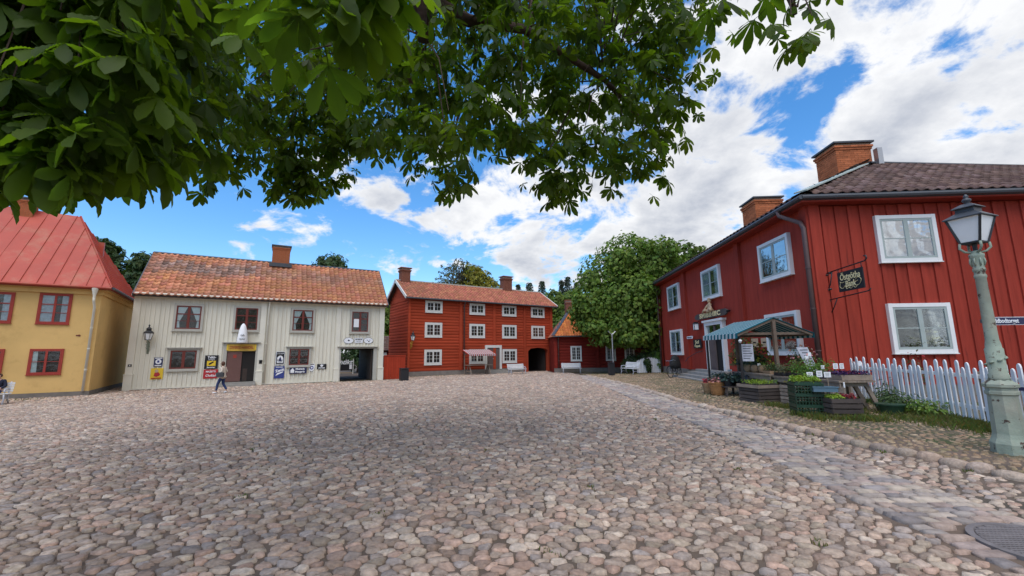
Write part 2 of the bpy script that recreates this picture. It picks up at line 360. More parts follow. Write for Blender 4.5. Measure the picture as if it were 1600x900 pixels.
class Fr:
    """a facade frame: origin A, u along the wall seen from the square, b into the building, z up"""
    def __init__(s, A, B, zb):
        s.A = Vector(A); d = Vector(B)-s.A; s.L = d.length; s.d = d.normalized(); s.ang = math.atan2(s.d.y, s.d.x); s.zb = zb
    def w(s, u, b, z): return (s.A.x + s.d.x*u - s.d.y*b, s.A.y + s.d.y*u + s.d.x*b, z)
    def thing(s, name, label, cat, u, b, z, group=None, rz=0.): return thing(name, label, cat, s.w(u, b, z), s.ang+rz, group)
FW = Fr((-22.92, 25.04), (-10.03, 32.58), -.38)
FC = Fr((-9.0, 36.53), (4.74, 45.75), -.38)
FR = Fr((12.17, 34.24), (11.01, 14.85), 0.)
_a = FR.ang+math.pi/2
FS = Fr((11.01, 14.85), (11.01+10*math.cos(_a), 14.85+10*math.sin(_a)), 0.)
FL = Fr((4.0, 41.02), (14.0, 41.32), -.36)
_d = Vector((1.5, 1)).normalized()
FY = Fr((-22.36-10*_d.x, 22.44-10*_d.y), (-22.36, 22.44), -.38)
FYS = Fr((-22.36, 22.44), (-22.36-_d.y*9, 22.44+_d.x*9), -.38)

# ================================================================ GROUND
def build_ground():
    xs = np.unique(np.concatenate([np.linspace(-700, -40, 12), np.linspace(-40, -6, 30), np.linspace(-6, 3, 12), np.linspace(3, 9, 31), np.linspace(9, 30, 16), np.linspace(30, 700, 12)]))
    ys = np.unique(np.concatenate([np.linspace(-300, -8, 10), np.linspace(-8, 45, 60), np.linspace(45, 900, 16)]))
    X, Y = np.meshgrid(xs, ys); Z = gz(X, Y) - .012
    V = np.stack([X, Y, Z], -1).reshape(-1, 3); nx = len(xs)
    i = np.arange(len(ys)-1)[:, None]*nx + np.arange(nx-1)[None]
    Q = np.stack([i, i+1, i+nx+1, i+nx], -1).reshape(-1, 4)
    g = link('ground', mesh_np('ground', V, Q, [], M['dirt'])); g['kind'] = 'structure'
    return g
GROUND = build_ground()
def pos_thing(name, kind='structure'):
    o = bpy.data.objects.new(name, None); COL.objects.link(o); o['kind'] = kind; o.empty_display_size = .1; return o
PAL = np.array([lin(c) for c in ((152, 138, 128), (138, 126, 120), (160, 138, 124), (146, 122, 112), (126, 120, 120), (168, 154, 142), (132, 112, 102), (116, 116, 122), (150, 140, 126), (176, 166, 156), (158, 128, 116), (120, 108, 100))])*1.42*np.array((1.0, .955, .865))
PAL = PAL*.50 + PAL.mean(0)*np.array((1.0, .99, .97))*.5
def pick_tints(n, p=None):
    k = rng.choice(len(PAL), n, p=p); return PAL[k]*rng.uniform(.72, 1.24, (n, 1))
# frustum test with a margin, so that a step to the side still finds stones
def in_view(P, m=2.5):
    x, y = P[:, 0], P[:, 1]
    return (y > 1.9) & (np.abs(x) < 1.30*y + m)
def side(P, A, B):        # > 0 : on the square's side (right of A->B is the outside of the facade)
    return (P[:, 0]-A[0])*(B[1]-A[1]) - (P[:, 1]-A[1])*(B[0]-A[0])
def square_mask(P):
    ok = in_view(P)
    for F in (FW, FC, FL): 
        e = F.A + F.d*F.L
        s_ = side(P, F.A, e)/F.L
        u = (P[:, 0]-F.A.x)*F.d.x + (P[:, 1]-F.A.y)*F.d.y
        ok &= ~((s_ < .05) & (u > -.3) & (u < F.L+(6 if F is FL else .2)))
    s_ = side(P, FY.A, FY.A+FY.d*FY.L)/FY.L; u = (P[:, 0]-FY.A.x)*FY.d.x + (P[:, 1]-FY.A.y)*FY.d.y
    ok &= ~((s_ < .05) & (u < 10.1))
    ok &= (P[:, 1] < 46) & (P[:, 0]*.5 - P[:, 1] > -50)
    return ok
def stones(sx, sy, x0, x1, y0, y1, maskf, K, rings, h=.034, gap=.010, hvar=.4, flat=.92, jit=.36, rot=0., zoff=0., palp=None, sunk=0., el=1.35):
    nx = int((x1-x0)/sx); ny = int((y1-y0)/sy)
    I, J = np.meshgrid(np.arange(-2, nx+2), np.arange(-2, ny+2))
    gx = x0 + (I + .5*(J % 2) + rng.uniform(-jit, jit, I.shape))*sx
    gy = y0 + (J + rng.uniform(-jit, jit, I.shape))*sy
    gx = gx + .10*np.sin(gy*1.7+.3*gx) ; gy = gy + .09*np.sin(gx*1.3+1.1) + .05*np.sin(gx*3.1)
    P = np.stack([gx, gy], -1); c = P[2:-2, 2:-2].reshape(-1, 2); NB = []
    for dj in range(-2, 3):
        for di in range(-2, 3):
            if di or dj: NB.append(P[2+dj:P.shape[0]-2+dj, 2+di:P.shape[1]-2+di].reshape(-1, 2)-c)
    NB = np.stack(NB, 1)
    k = maskf(c); c = c[k]; NB = NB[k]; n = len(c)
    th = np.linspace(0, 2*np.pi, K, endpoint=False)[None] + rng.uniform(0, 6.28, (n, 1))
    D = np.stack([np.cos(th), np.sin(th)], -1)
    r = np.full((n, K), 9.); NB = NB*np.array([1/el, 1.]); ST = np.array([el, 1.])
    d2 = (NB**2).sum(-1)/2
    for j in range(NB.shape[1]):
        dp = (D*NB[:, j:j+1]).sum(-1)
        r = np.where(dp > 1e-4, np.minimum(r, d2[:, j:j+1]/np.maximum(dp, 1e-4)), r)
    r = np.maximum(r-gap*rng.uniform(.3, 2.2, (n, 1)), .018)
    mean = r.mean(1, keepdims=True); r = np.minimum(r, mean*1.45)
    r = .86*r + .07*np.roll(r, 1, 1) + .07*np.roll(r, -1, 1)
    H = h*(1+rng.uniform(-hvar, hvar, (n, 1))); H = H*np.clip(mean/.07, .6, 1.4)
    z0 = gz(c[:, 0], c[:, 1])[:, None] + zoff - rng.random((n, 1))**2*sunk
    tilt = rng.normal(0, .09, (n, 2))
    parts = []
    prof = {3: [(1., -.03), (.91, .60), (.58, flat)], 2: [(1., -.02), (.74, .8)], 1: [(1., -.02)]}[rings]
    for i, (s_, hz) in enumerate(prof):
        rr = r*s_*(1+rng.uniform(-.08, .08, r.shape)) if i else r
        xy = D*rr[..., None]*ST
        z = z0 + (hz*H if hz > 0 else hz) + (tilt[:, None]*xy).sum(-1)*(1 if i else .3) + (rng.normal(0, .0034, r.shape) if i else 0)
        parts.append(np.concatenate([xy + c[:, None], z[..., None]], -1))
    top = np.concatenate([c[:, None], (z0+H)[..., None]], -1)
    V = np.concatenate(parts+[top], 1)                       # n x (K*rings+1) x 3
    per = V.shape[1]
    q = []; a = np.arange(K); b = (a+1) % K
    for i in range(rings-1): q.append(np.stack([i*K+a, i*K+b, (i+1)*K+b, (i+1)*K+a], -1))
    q = np.concatenate(q) if q else np.zeros((0, 4), int)
    t = np.stack([(rings-1)*K+a, (rings-1)*K+b, np.full(K, per-1)], -1)
    return c, V, q, t, pick_tints(n, palp)
def merge_stones(name, sets, m, parent):
    Vs = []; Q = []; T = []; C = []; o = 0
    for c, V, q, t, col in sets:
        n, per = V.shape[:2]; off = (np.arange(n)*per)[:, None, None] + o
        Vs.append(V.reshape(-1, 3)); Q.append((q[None]+off).reshape(-1, 4)); T.append((t[None]+off).reshape(-1, 3)); C.append(np.repeat(col, per, 0)); o += n*per
    me = mesh_np(name, np.concatenate(Vs), np.concatenate(Q), np.concatenate(T), m, np.concatenate(C))
    return link(name, me, parent, kind='stuff')
def single_stones(name, S, idx, m, parent):
    c, V, q, t, col = S
    for i in idx:
        p = V[i].mean(0); me = mesh_np(name, V[i]-p, q, t, m, np.tile(col[i], (V.shape[1], 1)))
        link(name, me, parent).location = p
def split_set(S, k):
    return tuple(x[k] if i in (0, 1, 4) else x for i, x in enumerate(S))
def nearest(S, n, xlim=1.235):
    c = S[0]; inside = (np.abs(c[:, 0]) < xlim*c[:, 1]+.05) & (c[:, 1] > 2.95)
    d = np.where(inside, np.hypot(c[:, 0], c[:, 1])/np.sqrt(np.maximum(1e-3, 1)), 1e9)
    o = np.argsort(d)[:n]; k = np.ones(len(c), bool); k[o] = False; return o, k
square = pos_thing('cobbled_square')
mA = lambda P: square_mask(P) & (P[:, 0] < slo(P[:, 1])-.03) & (P[:, 1] < 9)
S1 = stones(.146, .094, -15, 6, 1.5, 9.4, mA, 11, 3, h=.017, gap=.0045, jit=.47, sunk=.008)
near_i, keep = nearest(S1, 300)
single_stones('cobblestone', S1, near_i, M['stone'], square)
mB = lambda P: square_mask(P) & (P[:, 0] < slo(P[:, 1])-.03) & (P[:, 1] >= 9) & (P[:, 1] < 20)
S2 = stones(.152, .100, -29, 6, 8.6, 20.6, mB, 7, 2, h=.019, gap=.006, jit=.44, sunk=.008)
mC = lambda P: square_mask(P) & (P[:, 0] < slo(P[:, 1])-.03) & (P[:, 1] >= 20)
S3 = stones(.17, .15, -42, 8, 19.4, 46, mC, 6, 2, h=.036)
merge_stones('cobblestones', [split_set(S1, keep), S2, S3], M['stone'], square)
# gutter strip between the sett path and the kerb, rougher and flatter
gut = pos_thing('gutter_strip')
mG = lambda P: in_view(P) & (P[:, 0] > shi(P[:, 1])+.02) & (P[:, 0] < kx(P[:, 1])-.16) & (P[:, 1] < 36)
S4 = stones(.17, .10, 4, 8, 1.5, 36, mG, 8, 2, h=.015, gap=.009, flat=.95, sunk=.010)
merge_stones('cobblestones', [S4], M['stone'], gut)
# raised pavement in front of the bank
pav = pos_thing('pavement')
def mP(P):
    s_ = (P[:, 0]-FR.A.x)*FR.d.y - (P[:, 1]-FR.A.y)*FR.d.x
    fx = np.interp(P[:, 1], [5.5, 6.0, 7.75, 9.0, 10.1, 11.7, 13.85], [8.7, 8.75, 9.15, 9.75, 10.15, 10.6, 11.0])
    return in_view(P) & (P[:, 0] > kx(P[:, 1])+.10) & (s_ > .03) & (P[:, 1] < 38) & ((P[:, 1] > 13.8) | (P[:, 0] < fx-.25)) & (rng.random(len(P)) < .93)
S5 = stones(.135, .095, 5, 13, 1.5, 38, mP, 7, 2, h=.013, gap=.013, sunk=.012, palp=np.array([2, 1, 2, 1, .6, 2, 1, .5, 2, 1.4, 1, .8])/15.3)
merge_stones('cobblestones', [S5], M['pave_stone'], pav)
# the earth under the pavement: greener than the joints of the square
ys_ = np.linspace(1, 38, 75); V = []; Q = []
for y in ys_:
    a = float(kx(y))+.05
    for f in np.linspace(0, 1, 7): x = a+(13.6-a)*f; V.append((x, y, gzf(x, y)-.004))
for i in range(len(ys_)-1):
    for j in range(6): k = i*7+j; Q.append((k, k+1, k+8, k+7))
link('pavement_bed', mesh_np('pavement_bed', V, Q, [], M['pave_earth']), pav)
# kerb: one row of large rounded stones
kerb = pos_thing('kerb')
y = 2.4; kn = 0
while y < 34:
    ln = rnd.uniform(.22, .40)*(1 if y < 20 else 1.3); yc = y+ln/2; x = float(kx(yc)); K = 9
    sl = (float(kx(yc+.2))-float(kx(yc-.2)))/.4
    wd = rnd.uniform(.10, .15); hh = rnd.uniform(.07, .12); V = []; th0 = rnd.random()*6
    for s_, hz in ((1., -.05), (1.0, .35), (.88, .78), (.5, 1.)):
        for k in range(K):
            t = th0+2*math.pi*k/K; e = (abs(math.cos(t))**2.6+abs(math.sin(t))**2.6)**(-1/2.6)*(1+rnd.uniform(-.05, .05))
            yy = math.sin(t)*e*ln*.49*s_; V.append((math.cos(t)*e*wd*s_+yy*sl, yy, hz*hh))
    V.append((0, 0, hh*1.04)); a = np.arange(K); b = (a+1) % K
    Q = np.concatenate([np.stack([i*K+a, i*K+b, (i+1)*K+b, (i+1)*K+a], -1) for i in range(3)]); T = np.stack([3*K+a, 3*K+b, np.full(K, 4*K)], -1)
    col = PAL[rnd.choice((0, 1, 2, 5, 8, 9, 2, 0))]*rnd.uniform(.85, 1.15)
    link('kerbstone', mesh_np('kerbstone', V, Q, T, M['stone'], np.tile(col, (len(V), 1))), kerb).location = (x, yc, gzf(x-.15, yc)-.01)
    y += ln*1.02
# the path of dressed granite setts
path = pos_thing('sett_path')
def setts():
    Vb = []; tint = []; y = 1.6; row = 0
    while y < 35:
        dy = rnd.uniform(.11, .17); x0 = float(slo(y)); x1 = float(shi(y)); x = x0
        first = True
        while x < x1-.06:
            w_ = rnd.uniform(.15, .27) if not first else rnd.uniform(.14, .3); 
            if x+w_ > x1-.08: w_ = x1-x
            Vb.append((x+.007, x+w_-.007, y+.007+rnd.uniform(-.012, .012), y+dy-.007+rnd.uniform(-.01, .006), rnd.uniform(-.012, .010), rnd.uniform(-.05, .05))); x += w_; first = False
        y += dy
    return Vb
def sett_geom(s):
    x0, x1, y0, y1, dz, tl = s; cx = (x0+x1)/2; cy = (y0+y1)/2; V = []
    for ins, hz in ((0, -.02), (.006, .016), (.028, .024)):
        for (a, b) in ((x0+ins, y0+ins), (x1-ins, y0+ins), (x1-ins, y1-ins), (x0+ins, y1-ins)):
            j = .010; V.append((a-cx+rnd.uniform(-j, j), b-cy+rnd.uniform(-j, j), hz+dz*(hz > 0)+tl*(a-cx)))
    Q = []
    for i in (0, 1):
        for k in range(4): Q.append((i*4+k, i*4+(k+1) % 4, i*4+4+(k+1) % 4, i*4+4+k))
    Q.append((8, 9, 10, 11)); return (cx, cy), V, Q
SB = setts(); MH = (4.42, 3.74, .47)
SB = [s for s in SB if math.hypot((s[0]+s[1])/2-MH[0], (s[2]+s[3])/2-MH[1]) > MH[2]+.10]
SB.sort(key=lambda s: (s[2] < 3.2 or s[0] > 1.24*s[2], s[2]))
spal = np.array([lin(c) for c in ((158, 146, 138), (148, 138, 132), (168, 154, 142), (158, 140, 132), (138, 130, 128), (174, 160, 146), (164, 144, 132))])*1.12*np.array((1.0, .995, .965))
Vs = []; Qs = []; Ts = []
for i, s in enumerate(SB):
    (cx, cy), V, Q = sett_geom(s); col = spal[rnd.randrange(len(spal))]*rnd.uniform(.85, 1.12); z = gzf(cx, cy)
    if i < 300: link('sett', mesh_np('sett', V, Q, [], M['sett'], np.tile(col, (12, 1))), path).location = (cx, cy, z)
    else:
        o = len(Vs); Vs += [(a+cx, b+cy, c+z) for a, b, c in V]; Qs += [tuple(k+o for k in q) for q in Q]; Ts += [col]*12
link('setts', mesh_np('setts', Vs, Qs, [], M['sett'], np.array(Ts)), path, kind='stuff')
# manhole cover
mh = thing('manhole_cover', 'round ribbed iron manhole cover at the edge of the sett path', 'manhole cover', (MH[0], MH[1], gzf(MH[0], MH[1])))
mb = MB().lathe([(MH[2], -.03), (MH[2], .022), (MH[2]-.05, .026), (MH[2]-.055, .012), (0.01, .012)], 36, caps=False); part('rim', mb, M['iron_cover'], mh)
mb = MB()
for k in range(-11, 12):
    o = k*.036; hw = math.sqrt(max(0, (MH[2]-.065)**2-o*o))
    if hw > .03:
        mb.box(-hw, hw, o-.011, o+.011, .010, .022); mb.box(o-.007, o+.007, -hw, hw, .010, .019)
part('rib_grid', mb, M['iron_cover'], mh)
# grass: against the fence, round the crates, along the kerb and the house walls
def grass_mesh(name, pts, hmin, hmax, m):
    pts = np.asarray(pts); n = len(pts); a = rng.uniform(0, 6.28, n); h = rng.uniform(hmin, hmax, n); w_ = rng.uniform(.004, .009, n); ln = rng.uniform(.2, .8, n)*h; b = rng.uniform(0, 6.28, n)
    z = gz(pts[:, 0], pts[:, 1]) if pts.shape[1] == 2 else pts[:, 2]
    d = np.stack([np.cos(a)*w_, np.sin(a)*w_], -1)
    V = np.zeros((n, 4, 3)); V[:, 0, :2] = pts[:, :2]-d; V[:, 1, :2] = pts[:, :2]+d; V[:, 0, 2] = V[:, 1, 2] = z-.01
    l = np.stack([np.cos(b)*ln, np.sin(b)*ln], -1)
    V[:, 2, :2] = pts[:, :2]+d*.6+l*.45; V[:, 2, 2] = z+h*.65; V[:, 3, :2] = pts[:, :2]+l; V[:, 3, 2] = z+h
    T = (np.array([[0, 1, 2], [0, 2, 3]])[None]+(np.arange(n)*4)[:, None, None]).reshape(-1, 3)
    t = np.repeat(np.stack([rng.uniform(.7, 1.5, n), rng.uniform(.75, 1.25, n), rng.uniform(.5, 1.2, n)], -1), 4, 0)
    o = link(name, mesh_np(name, V.reshape(-1, 3), [], T, m, t)); o['kind'] = 'stuff'
    return tag(o, cat='grass')
def strip(a, b, n, w_): 
    t = rng.random(n); p = np.array(a)[None]+(np.array(b)-np.array(a))[None]*t[:, None]; return p+rng.normal(0, w_, (n, 2))
gp = np.concatenate([strip((11.0, 13.6), (10.2, 11.3), 900, .16), strip((10.1, 11.2), (9.55, 9.0), 2600, .17), strip((9.5, 8.9), (8.95, 7.6), 2200, .16), strip((8.9, 10.2), (8.9, 8.2), 900, .22), strip((7.3, 10.0), (8.2, 9.5), 1100, .16), strip((7.3, 12.4), (7.6, 11.5), 500, .12), strip((7.0, 10.6), (6.9, 9.6), 500, .12), strip((8.3, 10.3), (9.0, 11.6), 500, .2)])
o = grass_mesh('grass', gp, .04, .15, M['grass']); tag(o, 'tufts of green grass along the foot of the white picket fence', 'grass')
gp = np.concatenate([strip((-22.9, 20.6), (-26, 18.6), 400, .15), strip((-15, 29.4), (-10.2, 32.2), 350, .1), strip((-8.6, 36.3), (-5.2, 38.6), 350, .12), strip((4.2, 40.8), (9.5, 40.9), 500, .15), strip((6.2, 36.5), (10.5, 32), 600, .5), strip((11.7, 33.5), (11.3, 22), 500, .15)])
o = grass_mesh('grass', gp, .03, .12, M['grass']); tag(o, 'sparse grass growing along the foot of the house walls', 'grass')

gp = np.concatenate([np.array([[cx_, cy_]])+rng.normal(0, .035, (26, 2)) for cx_, cy_ in [(2.62, 3.85), (-1.4, 4.6), (.9, 5.4), (-3.2, 5.2), (3.1, 6.1), (-.4, 7.4), (1.9, 8.6), (-4.6, 7.7), (-2.2, 9.8), (3.4, 10.4), (.3, 3.75), (5.75, 8.4), (5.65, 10.2), (5.9, 7.0), (5.6, 12.6), (6.1, 5.9)]])
o = grass_mesh('grass', gp, .015, .045, M['grass']); tag(o, 'small green tufts growing in the joints of the cobbled square', 'grass')

# ================================================================ BUILDING PARTS
def plank_wall(parent, u0, u1, z0, zf, pitch, m, zb, bw=.07, bth=.028, th=.025, openings=(), name='plank'):
    """vertical boards with a cover strip, one object per board; zf(u) gives the top"""
    cache = {}; u = u0
    while u < u1-.02:
        w_ = min(pitch*rnd.choice((.92, 1, 1, 1.08)), u1-u); c = u+w_/2; segs = [(z0, zf(c))]
        for a, b, c0, c1 in openings:
            if a-w_*.3 < c < b+w_*.3:
                segs = [s for lo, hi in segs for s in ((lo, min(hi, c0)), (max(lo, c1), hi)) if s[1]-s[0] > .05]
        for lo, hi in segs:
            key = (round(w_, 3), round(hi-lo, 3))
            if key not in cache:
                mb = MB().box(.003, w_-.003, -th, 0, 0, hi-lo).box(-bw/2, bw/2, -th-bth, -th+.001, .002, hi-lo-.002)
                cache[key] = mb.mesh(name, m)
            link(name, cache[key], parent).location = (u, -rnd.uniform(0, .006), lo-zb)
        u += w_
def window(parent, u0, u1, z0, z1, zb, cas, sash, cw=.12, mull=1, rows=2, cols=1, bb=-.06, proud=.07, glass='glass', curtain=None, join=False, transom=None, sw=.05, hood=None, label=None, back='interior', sill=True):
    """casing (the part), sash, panes, room behind; u0..z1 are the outside of the casing"""
    e = .004
    mb = MB().box(u0, u0+cw, bb-proud, 0, z0, z1).box(u1-cw, u1, bb-proud, 0, z0, z1).box(u0+cw+.001, u1-cw-.001, bb-proud+e, 0, z1-cw, z1-e).box(u0+cw+.001, u1-cw-.001, bb-proud+e, 0, z0+e, z0+cw)
    if sill: mb.box(u0-.02, u1+.02, bb-proud-.025, -.001, z0-.03, z0-.001)
    w = part('window', mb, M[cas], parent, zb=zb, label=label)
    if hood:
        part('hood_board', MB().box(u0-.10, u1+.10, bb-proud-.10, 0, z1+.002, z1+.06).box(u0-.05, u1+.05, bb-proud-.04, 0, z1-.06, z1-.001), M[hood], w, zb=zb)
    part('room', MB().box(u0+cw-.01, u1-cw+.01, bb, bb+.003, z0+cw-.01, z1-cw+.01), M[back], w, zb=zb)
    a0, a1, c0, c1 = u0+cw+.004, u1-cw-.004, z0+cw+.004, z1-cw-.004
    n = mull+1; sb = MB(); panes = []; g = -.0
    lw = (a1-a0)/n
    f0 = bb-.052; f1 = bb-.018
    for i in range(n):
        x0 = a0+i*lw; x1 = x0+lw
        sb.box(x0, x0+sw, f0, f1, c0, c1).box(x1-sw, x1, f0, f1, c0, c1).box(x0+sw, x1-sw, f0+.002, f1, c0, c0+sw).box(x0+sw, x1-sw, f0+.002, f1, c1-sw, c1)
        mw = max(.022, sw*.42); xi0, xi1, zi0, zi1 = x0+sw, x1-sw, c0+sw, c1-sw
        zs = [zi0+(zi1-zi0)*k/rows for k in range(rows+1)] if not transom else [zi0, zi0+(zi1-zi0)*transom[0], zi0+(zi1-zi0)*transom[1], zi1]
        for k in range(1, len(zs)-1):
            tw = mw if not (transom and k == 2) else sw
            sb.box(xi0, xi1, f0+.008, f1-.004, zs[k]-tw/2, zs[k]+tw/2)
        us = [xi0+(xi1-xi0)*k/cols for k in range(cols+1)]
        for k in range(1, cols): sb.box(us[k]-mw/2, us[k]+mw/2, f0+.010, f1-.002, zi0, zi1)
        for k in range(len(zs)-1):
            for j in range(cols): panes.append((us[j]+.001, us[j+1]-.001, zs[k]+.001, zs[k+1]-.001))
    part('sash', sb, M[sash], w, zb=zb)
    yp = bb-.030
    if join:
        mb = MB()
        for p in panes: mb.box(p[0], p[1], yp-.002, yp+.002, p[2], p[3])
        part('glazing', mb, M[glass], w, zb=zb)
    else:
        for p in panes: part('pane', MB().box(p[0], p[1], yp-.002, yp+.002, p[2], p[3]), M[glass], w, zb=zb)
    if curtain:
        kind_, cm = curtain
        for i in range(n):
            x0 = a0+i*lw+sw*.6; x1 = a0+(i+1)*lw-sw*.6
            if kind_ == 'tied':       # drawn to the outer side
                s_ = 1 if i == 0 else -1; X = x0 if i == 0 else x1
                poly = [(X, c0), (X+s_*lw*.30, c0), (X+s_*lw*.22, c0+(c1-c0)*.3), (X+s_*lw*.55, c0+(c1-c0)*.66), (X+s_*lw*.86, c1), (X, c1)]
            elif kind_ == 'lace': 
                s_ = 1 if i == 0 else -1; X = x0 if i == 0 else x1; q = .92 if i == 0 else .5
                poly = [(X, c0), (X+s_*lw*q*.94, c0), (X+s_*lw*q, c1), (X, c1)]
            elif kind_ == 'left':
                if i: continue
                poly = [(x0, c0), (x0+lw*.42, c0), (x0+lw*.35, c1), (x0, c1)]
            elif kind_ == 'half':
                poly = [(x0, c0+(c1-c0)*.5), (x1, c0+(c1-c0)*.5), (x1, c1), (x0, c1)]
            else: poly = [(x0, c0), (x0+(x1-x0)*.7, c0), (x0+(x1-x0)*.8, c1), (x0, c1)]
            part('curtain', MB().prism(poly, bb-.012, bb-.008), M[cm], w, zb=zb)
    return w
def tile_geom(w_, l, th=.018, amp=.035, n=7):
    """one S-shaped pantile in (x across, y up the slope, z out)"""
    V = []; F = []
    for iy, yy in enumerate((-.03, l*1.02)):
        for k in range(n+1):
            t = k/n; V.append((t*w_*1.06-.03*w_, yy, amp*(.5+.5*math.cos(2*math.pi*(t*.98+.12)))*(1 if t < .72 else .9) + (.030 if iy == 0 else .004)))
    for k in range(n): F.append((k, k+1, n+2+k, n+1+k))
    o = len(V)
    for k in range(n+1): V.append((V[k][0], V[k][1]+.004, V[k][2]-.030))
    for k in range(n): F.append((k+1, k, o+k, o+k+1))
    return V, F
def tile_roof(parent, q, m, tw, tl, zb, nobj=0, clip=None, tintf=None, amp=.035, near=None):
    """pantiles on the bilinear patch q = (eave left, eave right, ridge right, ridge left), parent frame"""
    q = [Vector(p) for p in q]; E = (q[1]-q[0]).length; S = (q[3]-q[0]).length
    nc = max(1, round(E/tw)); nr = max(1, round(S/tl)); V0, F0 = tile_geom(E/nc, S/nr, amp=amp)
    base = [mesh_np('tile', V0, F0, [], M[m]) for _ in range(1)]
    var = []
    for k in range(8):
        me = mesh_np('tile', V0, F0, [], M[m]); b_ = rnd.uniform(.72, 1.2); const_tint(me, (b_, b_*rnd.uniform(.92, 1.08), b_*rnd.uniform(.9, 1.1))); var.append(me)
    items = []
    for r in range(nr):
        for c in range(nc):
            s = (c+.0)/nc; t = (r+.0)/nr; sm_, tm = (c+.5)/nc, (r+.5)/nr
            if clip and not clip(sm_*E, tm*S): continue
            P = lambda a, b: (q[0]*(1-a)+q[1]*a)*(1-b) + (q[3]*(1-a)+q[2]*a)*b
            p = P(s, t); ex = (P(s+1/nc, t)-p).normalized(); ey = (P(s, t+1/nr)-p); ey = (ey-ex*ey.dot(ex)).normalized(); ez = ex.cross(ey)
            a = rnd.uniform(-.012, .012); ex2 = ex+ey*a
            Mx = Matrix(((ex2.x, ey.x, ez.x, p.x), (ex2.y, ey.y, ez.y, p.y), (ex2.z, ey.z, ez.z, p.z-zb+rnd.uniform(0, .006)), (0, 0, 0, 1)))
            items.append((near(sm_*E, tm*S) if near else r+rnd.random(), Mx, sm_, tm))
    items.sort(key=lambda x: x[0])
    A = np.array(V0); Vs = []; Qs = []; Ts = []; F0 = np.array(F0)
    for i, (_, Mx, s, t) in enumerate(items):
        tint = tintf(s, t) if tintf else None
        if i < nobj:
            me = rnd.choice(var)
            if tint is not None:
                me = mesh_np('tile', V0, F0, [], M[m]); const_tint(me, tint)
            link('tile', me, parent).matrix_local = Mx
        else:
            R = np.array(Mx)[:3, :3]; Vs.append(A @ R.T + np.array(Mx)[:3, 3]); Qs.append(F0+(len(Vs)-1)*len(A))
            tt = tint if tint is not None else (lambda b_: (b_, b_*rnd.uniform(.92, 1.08), b_*rnd.uniform(.9, 1.1)))(rnd.uniform(.72, 1.22))
            Ts.append(np.tile(np.array(tt), (len(A), 1)))
    if Vs: link('tiles', mesh_np('tiles', np.concatenate(Vs), np.concatenate(Qs), [], M[m], np.concatenate(Ts)), parent, kind='stuff')
def chimney(parent, u0, u1, b0, b1, z0, z1, zb, bm='brick', bl=.26, bh=.085, objs=False, cap=.09, capm='metal_dark', flare=.07):
    c = part('chimney', MB().box(u0+.012, u1-.012, b0+.012, b1-.012, z0, z1-.02), M['mortar'], parent, zb=zb)
    faces = [('u', b0, -1), ('u', b1, 1), ('b', u0, -1), ('b', u1, 1)]
    allb = MB(); nr = int((z1-z0-.1)/bh); cache = {}
    for ax, pos, sg in faces:
        lo, hi = (u0, u1) if ax == 'u' else (b0, b1)
        for r in range(nr):
            out = flare*max(0, (r-(nr-3))/3) if r >= nr-2 else 0
            a = lo+(0 if r % 2 else -bl/2)
            while a < hi-.02:
                x0 = max(a, lo)+.006-(out if a <= lo else 0); x1 = min(a+bl, hi)-.006+(out if a+bl >= hi else 0); a += bl
                if x1-x0 < .03: continue
                zz0 = z0+r*bh+.005; zz1 = zz0+bh-.011; d0, d1 = sorted((pos+sg*(rnd.uniform(0, .006)+out), pos-sg*.04))
                if objs:
                    key = (ax, round(x1-x0, 2), round(d1-d0, 2))
                    if key not in cache:
                        w_ = x1-x0; t = d1-d0
                        cache[key] = (MB().box(0, w_, 0, t, 0, bh-.011) if ax == 'u' else MB().box(0, t, 0, w_, 0, bh-.011)).mesh('brick', M[bm])
                    link('brick', cache[key], c).location = (x0, d0, zz0-zb) if ax == 'u' else (d0, x0, zz0-zb)
                else:
                    if ax == 'u': allb.box(x0, x1, d0, d1, zz0, zz1)
                    else: allb.box(d0, d1, x0, x1, zz0, zz1)
    if not objs: part('brickwork', allb, M[bm], c, zb=zb, kind='stuff')
    part('cap', MB().box(u0-cap, u1+cap, b0-cap, b1+cap, z1-.03, z1+.05), M[capm], c, zb=zb)
    return c
def gutter(parent, a, b, m, zb, r=.07):
    part('gutter', MB().tube([(a[0], a[1], a[2]-zb), (b[0], b[1], b[2]-zb)], r, 8), M[m], parent)
def downpipe(parent, pts, m, zb, r=.05):
    p = part('downpipe', MB().tube([(x, y, z-zb) for x, y, z in pts], r, 8), M[m], parent, smooth=True)
    z0, z1 = pts[-1][2], pts[-2][2]; x, y = pts[-1][0], pts[-1][1]
    mb = MB()
    for k in range(1, 4):
        zz = z0+(z1-z0)*k/4; mb.lathe([(r*1.25, zz-zb-.02), (r*1.25, zz-zb+.02)], 8, (x, y, 0)); mb.box(x-.012, x+.012, y, y+.1, zz-zb-.01, zz-zb+.01)
    part('bracket', mb, M[m], p)
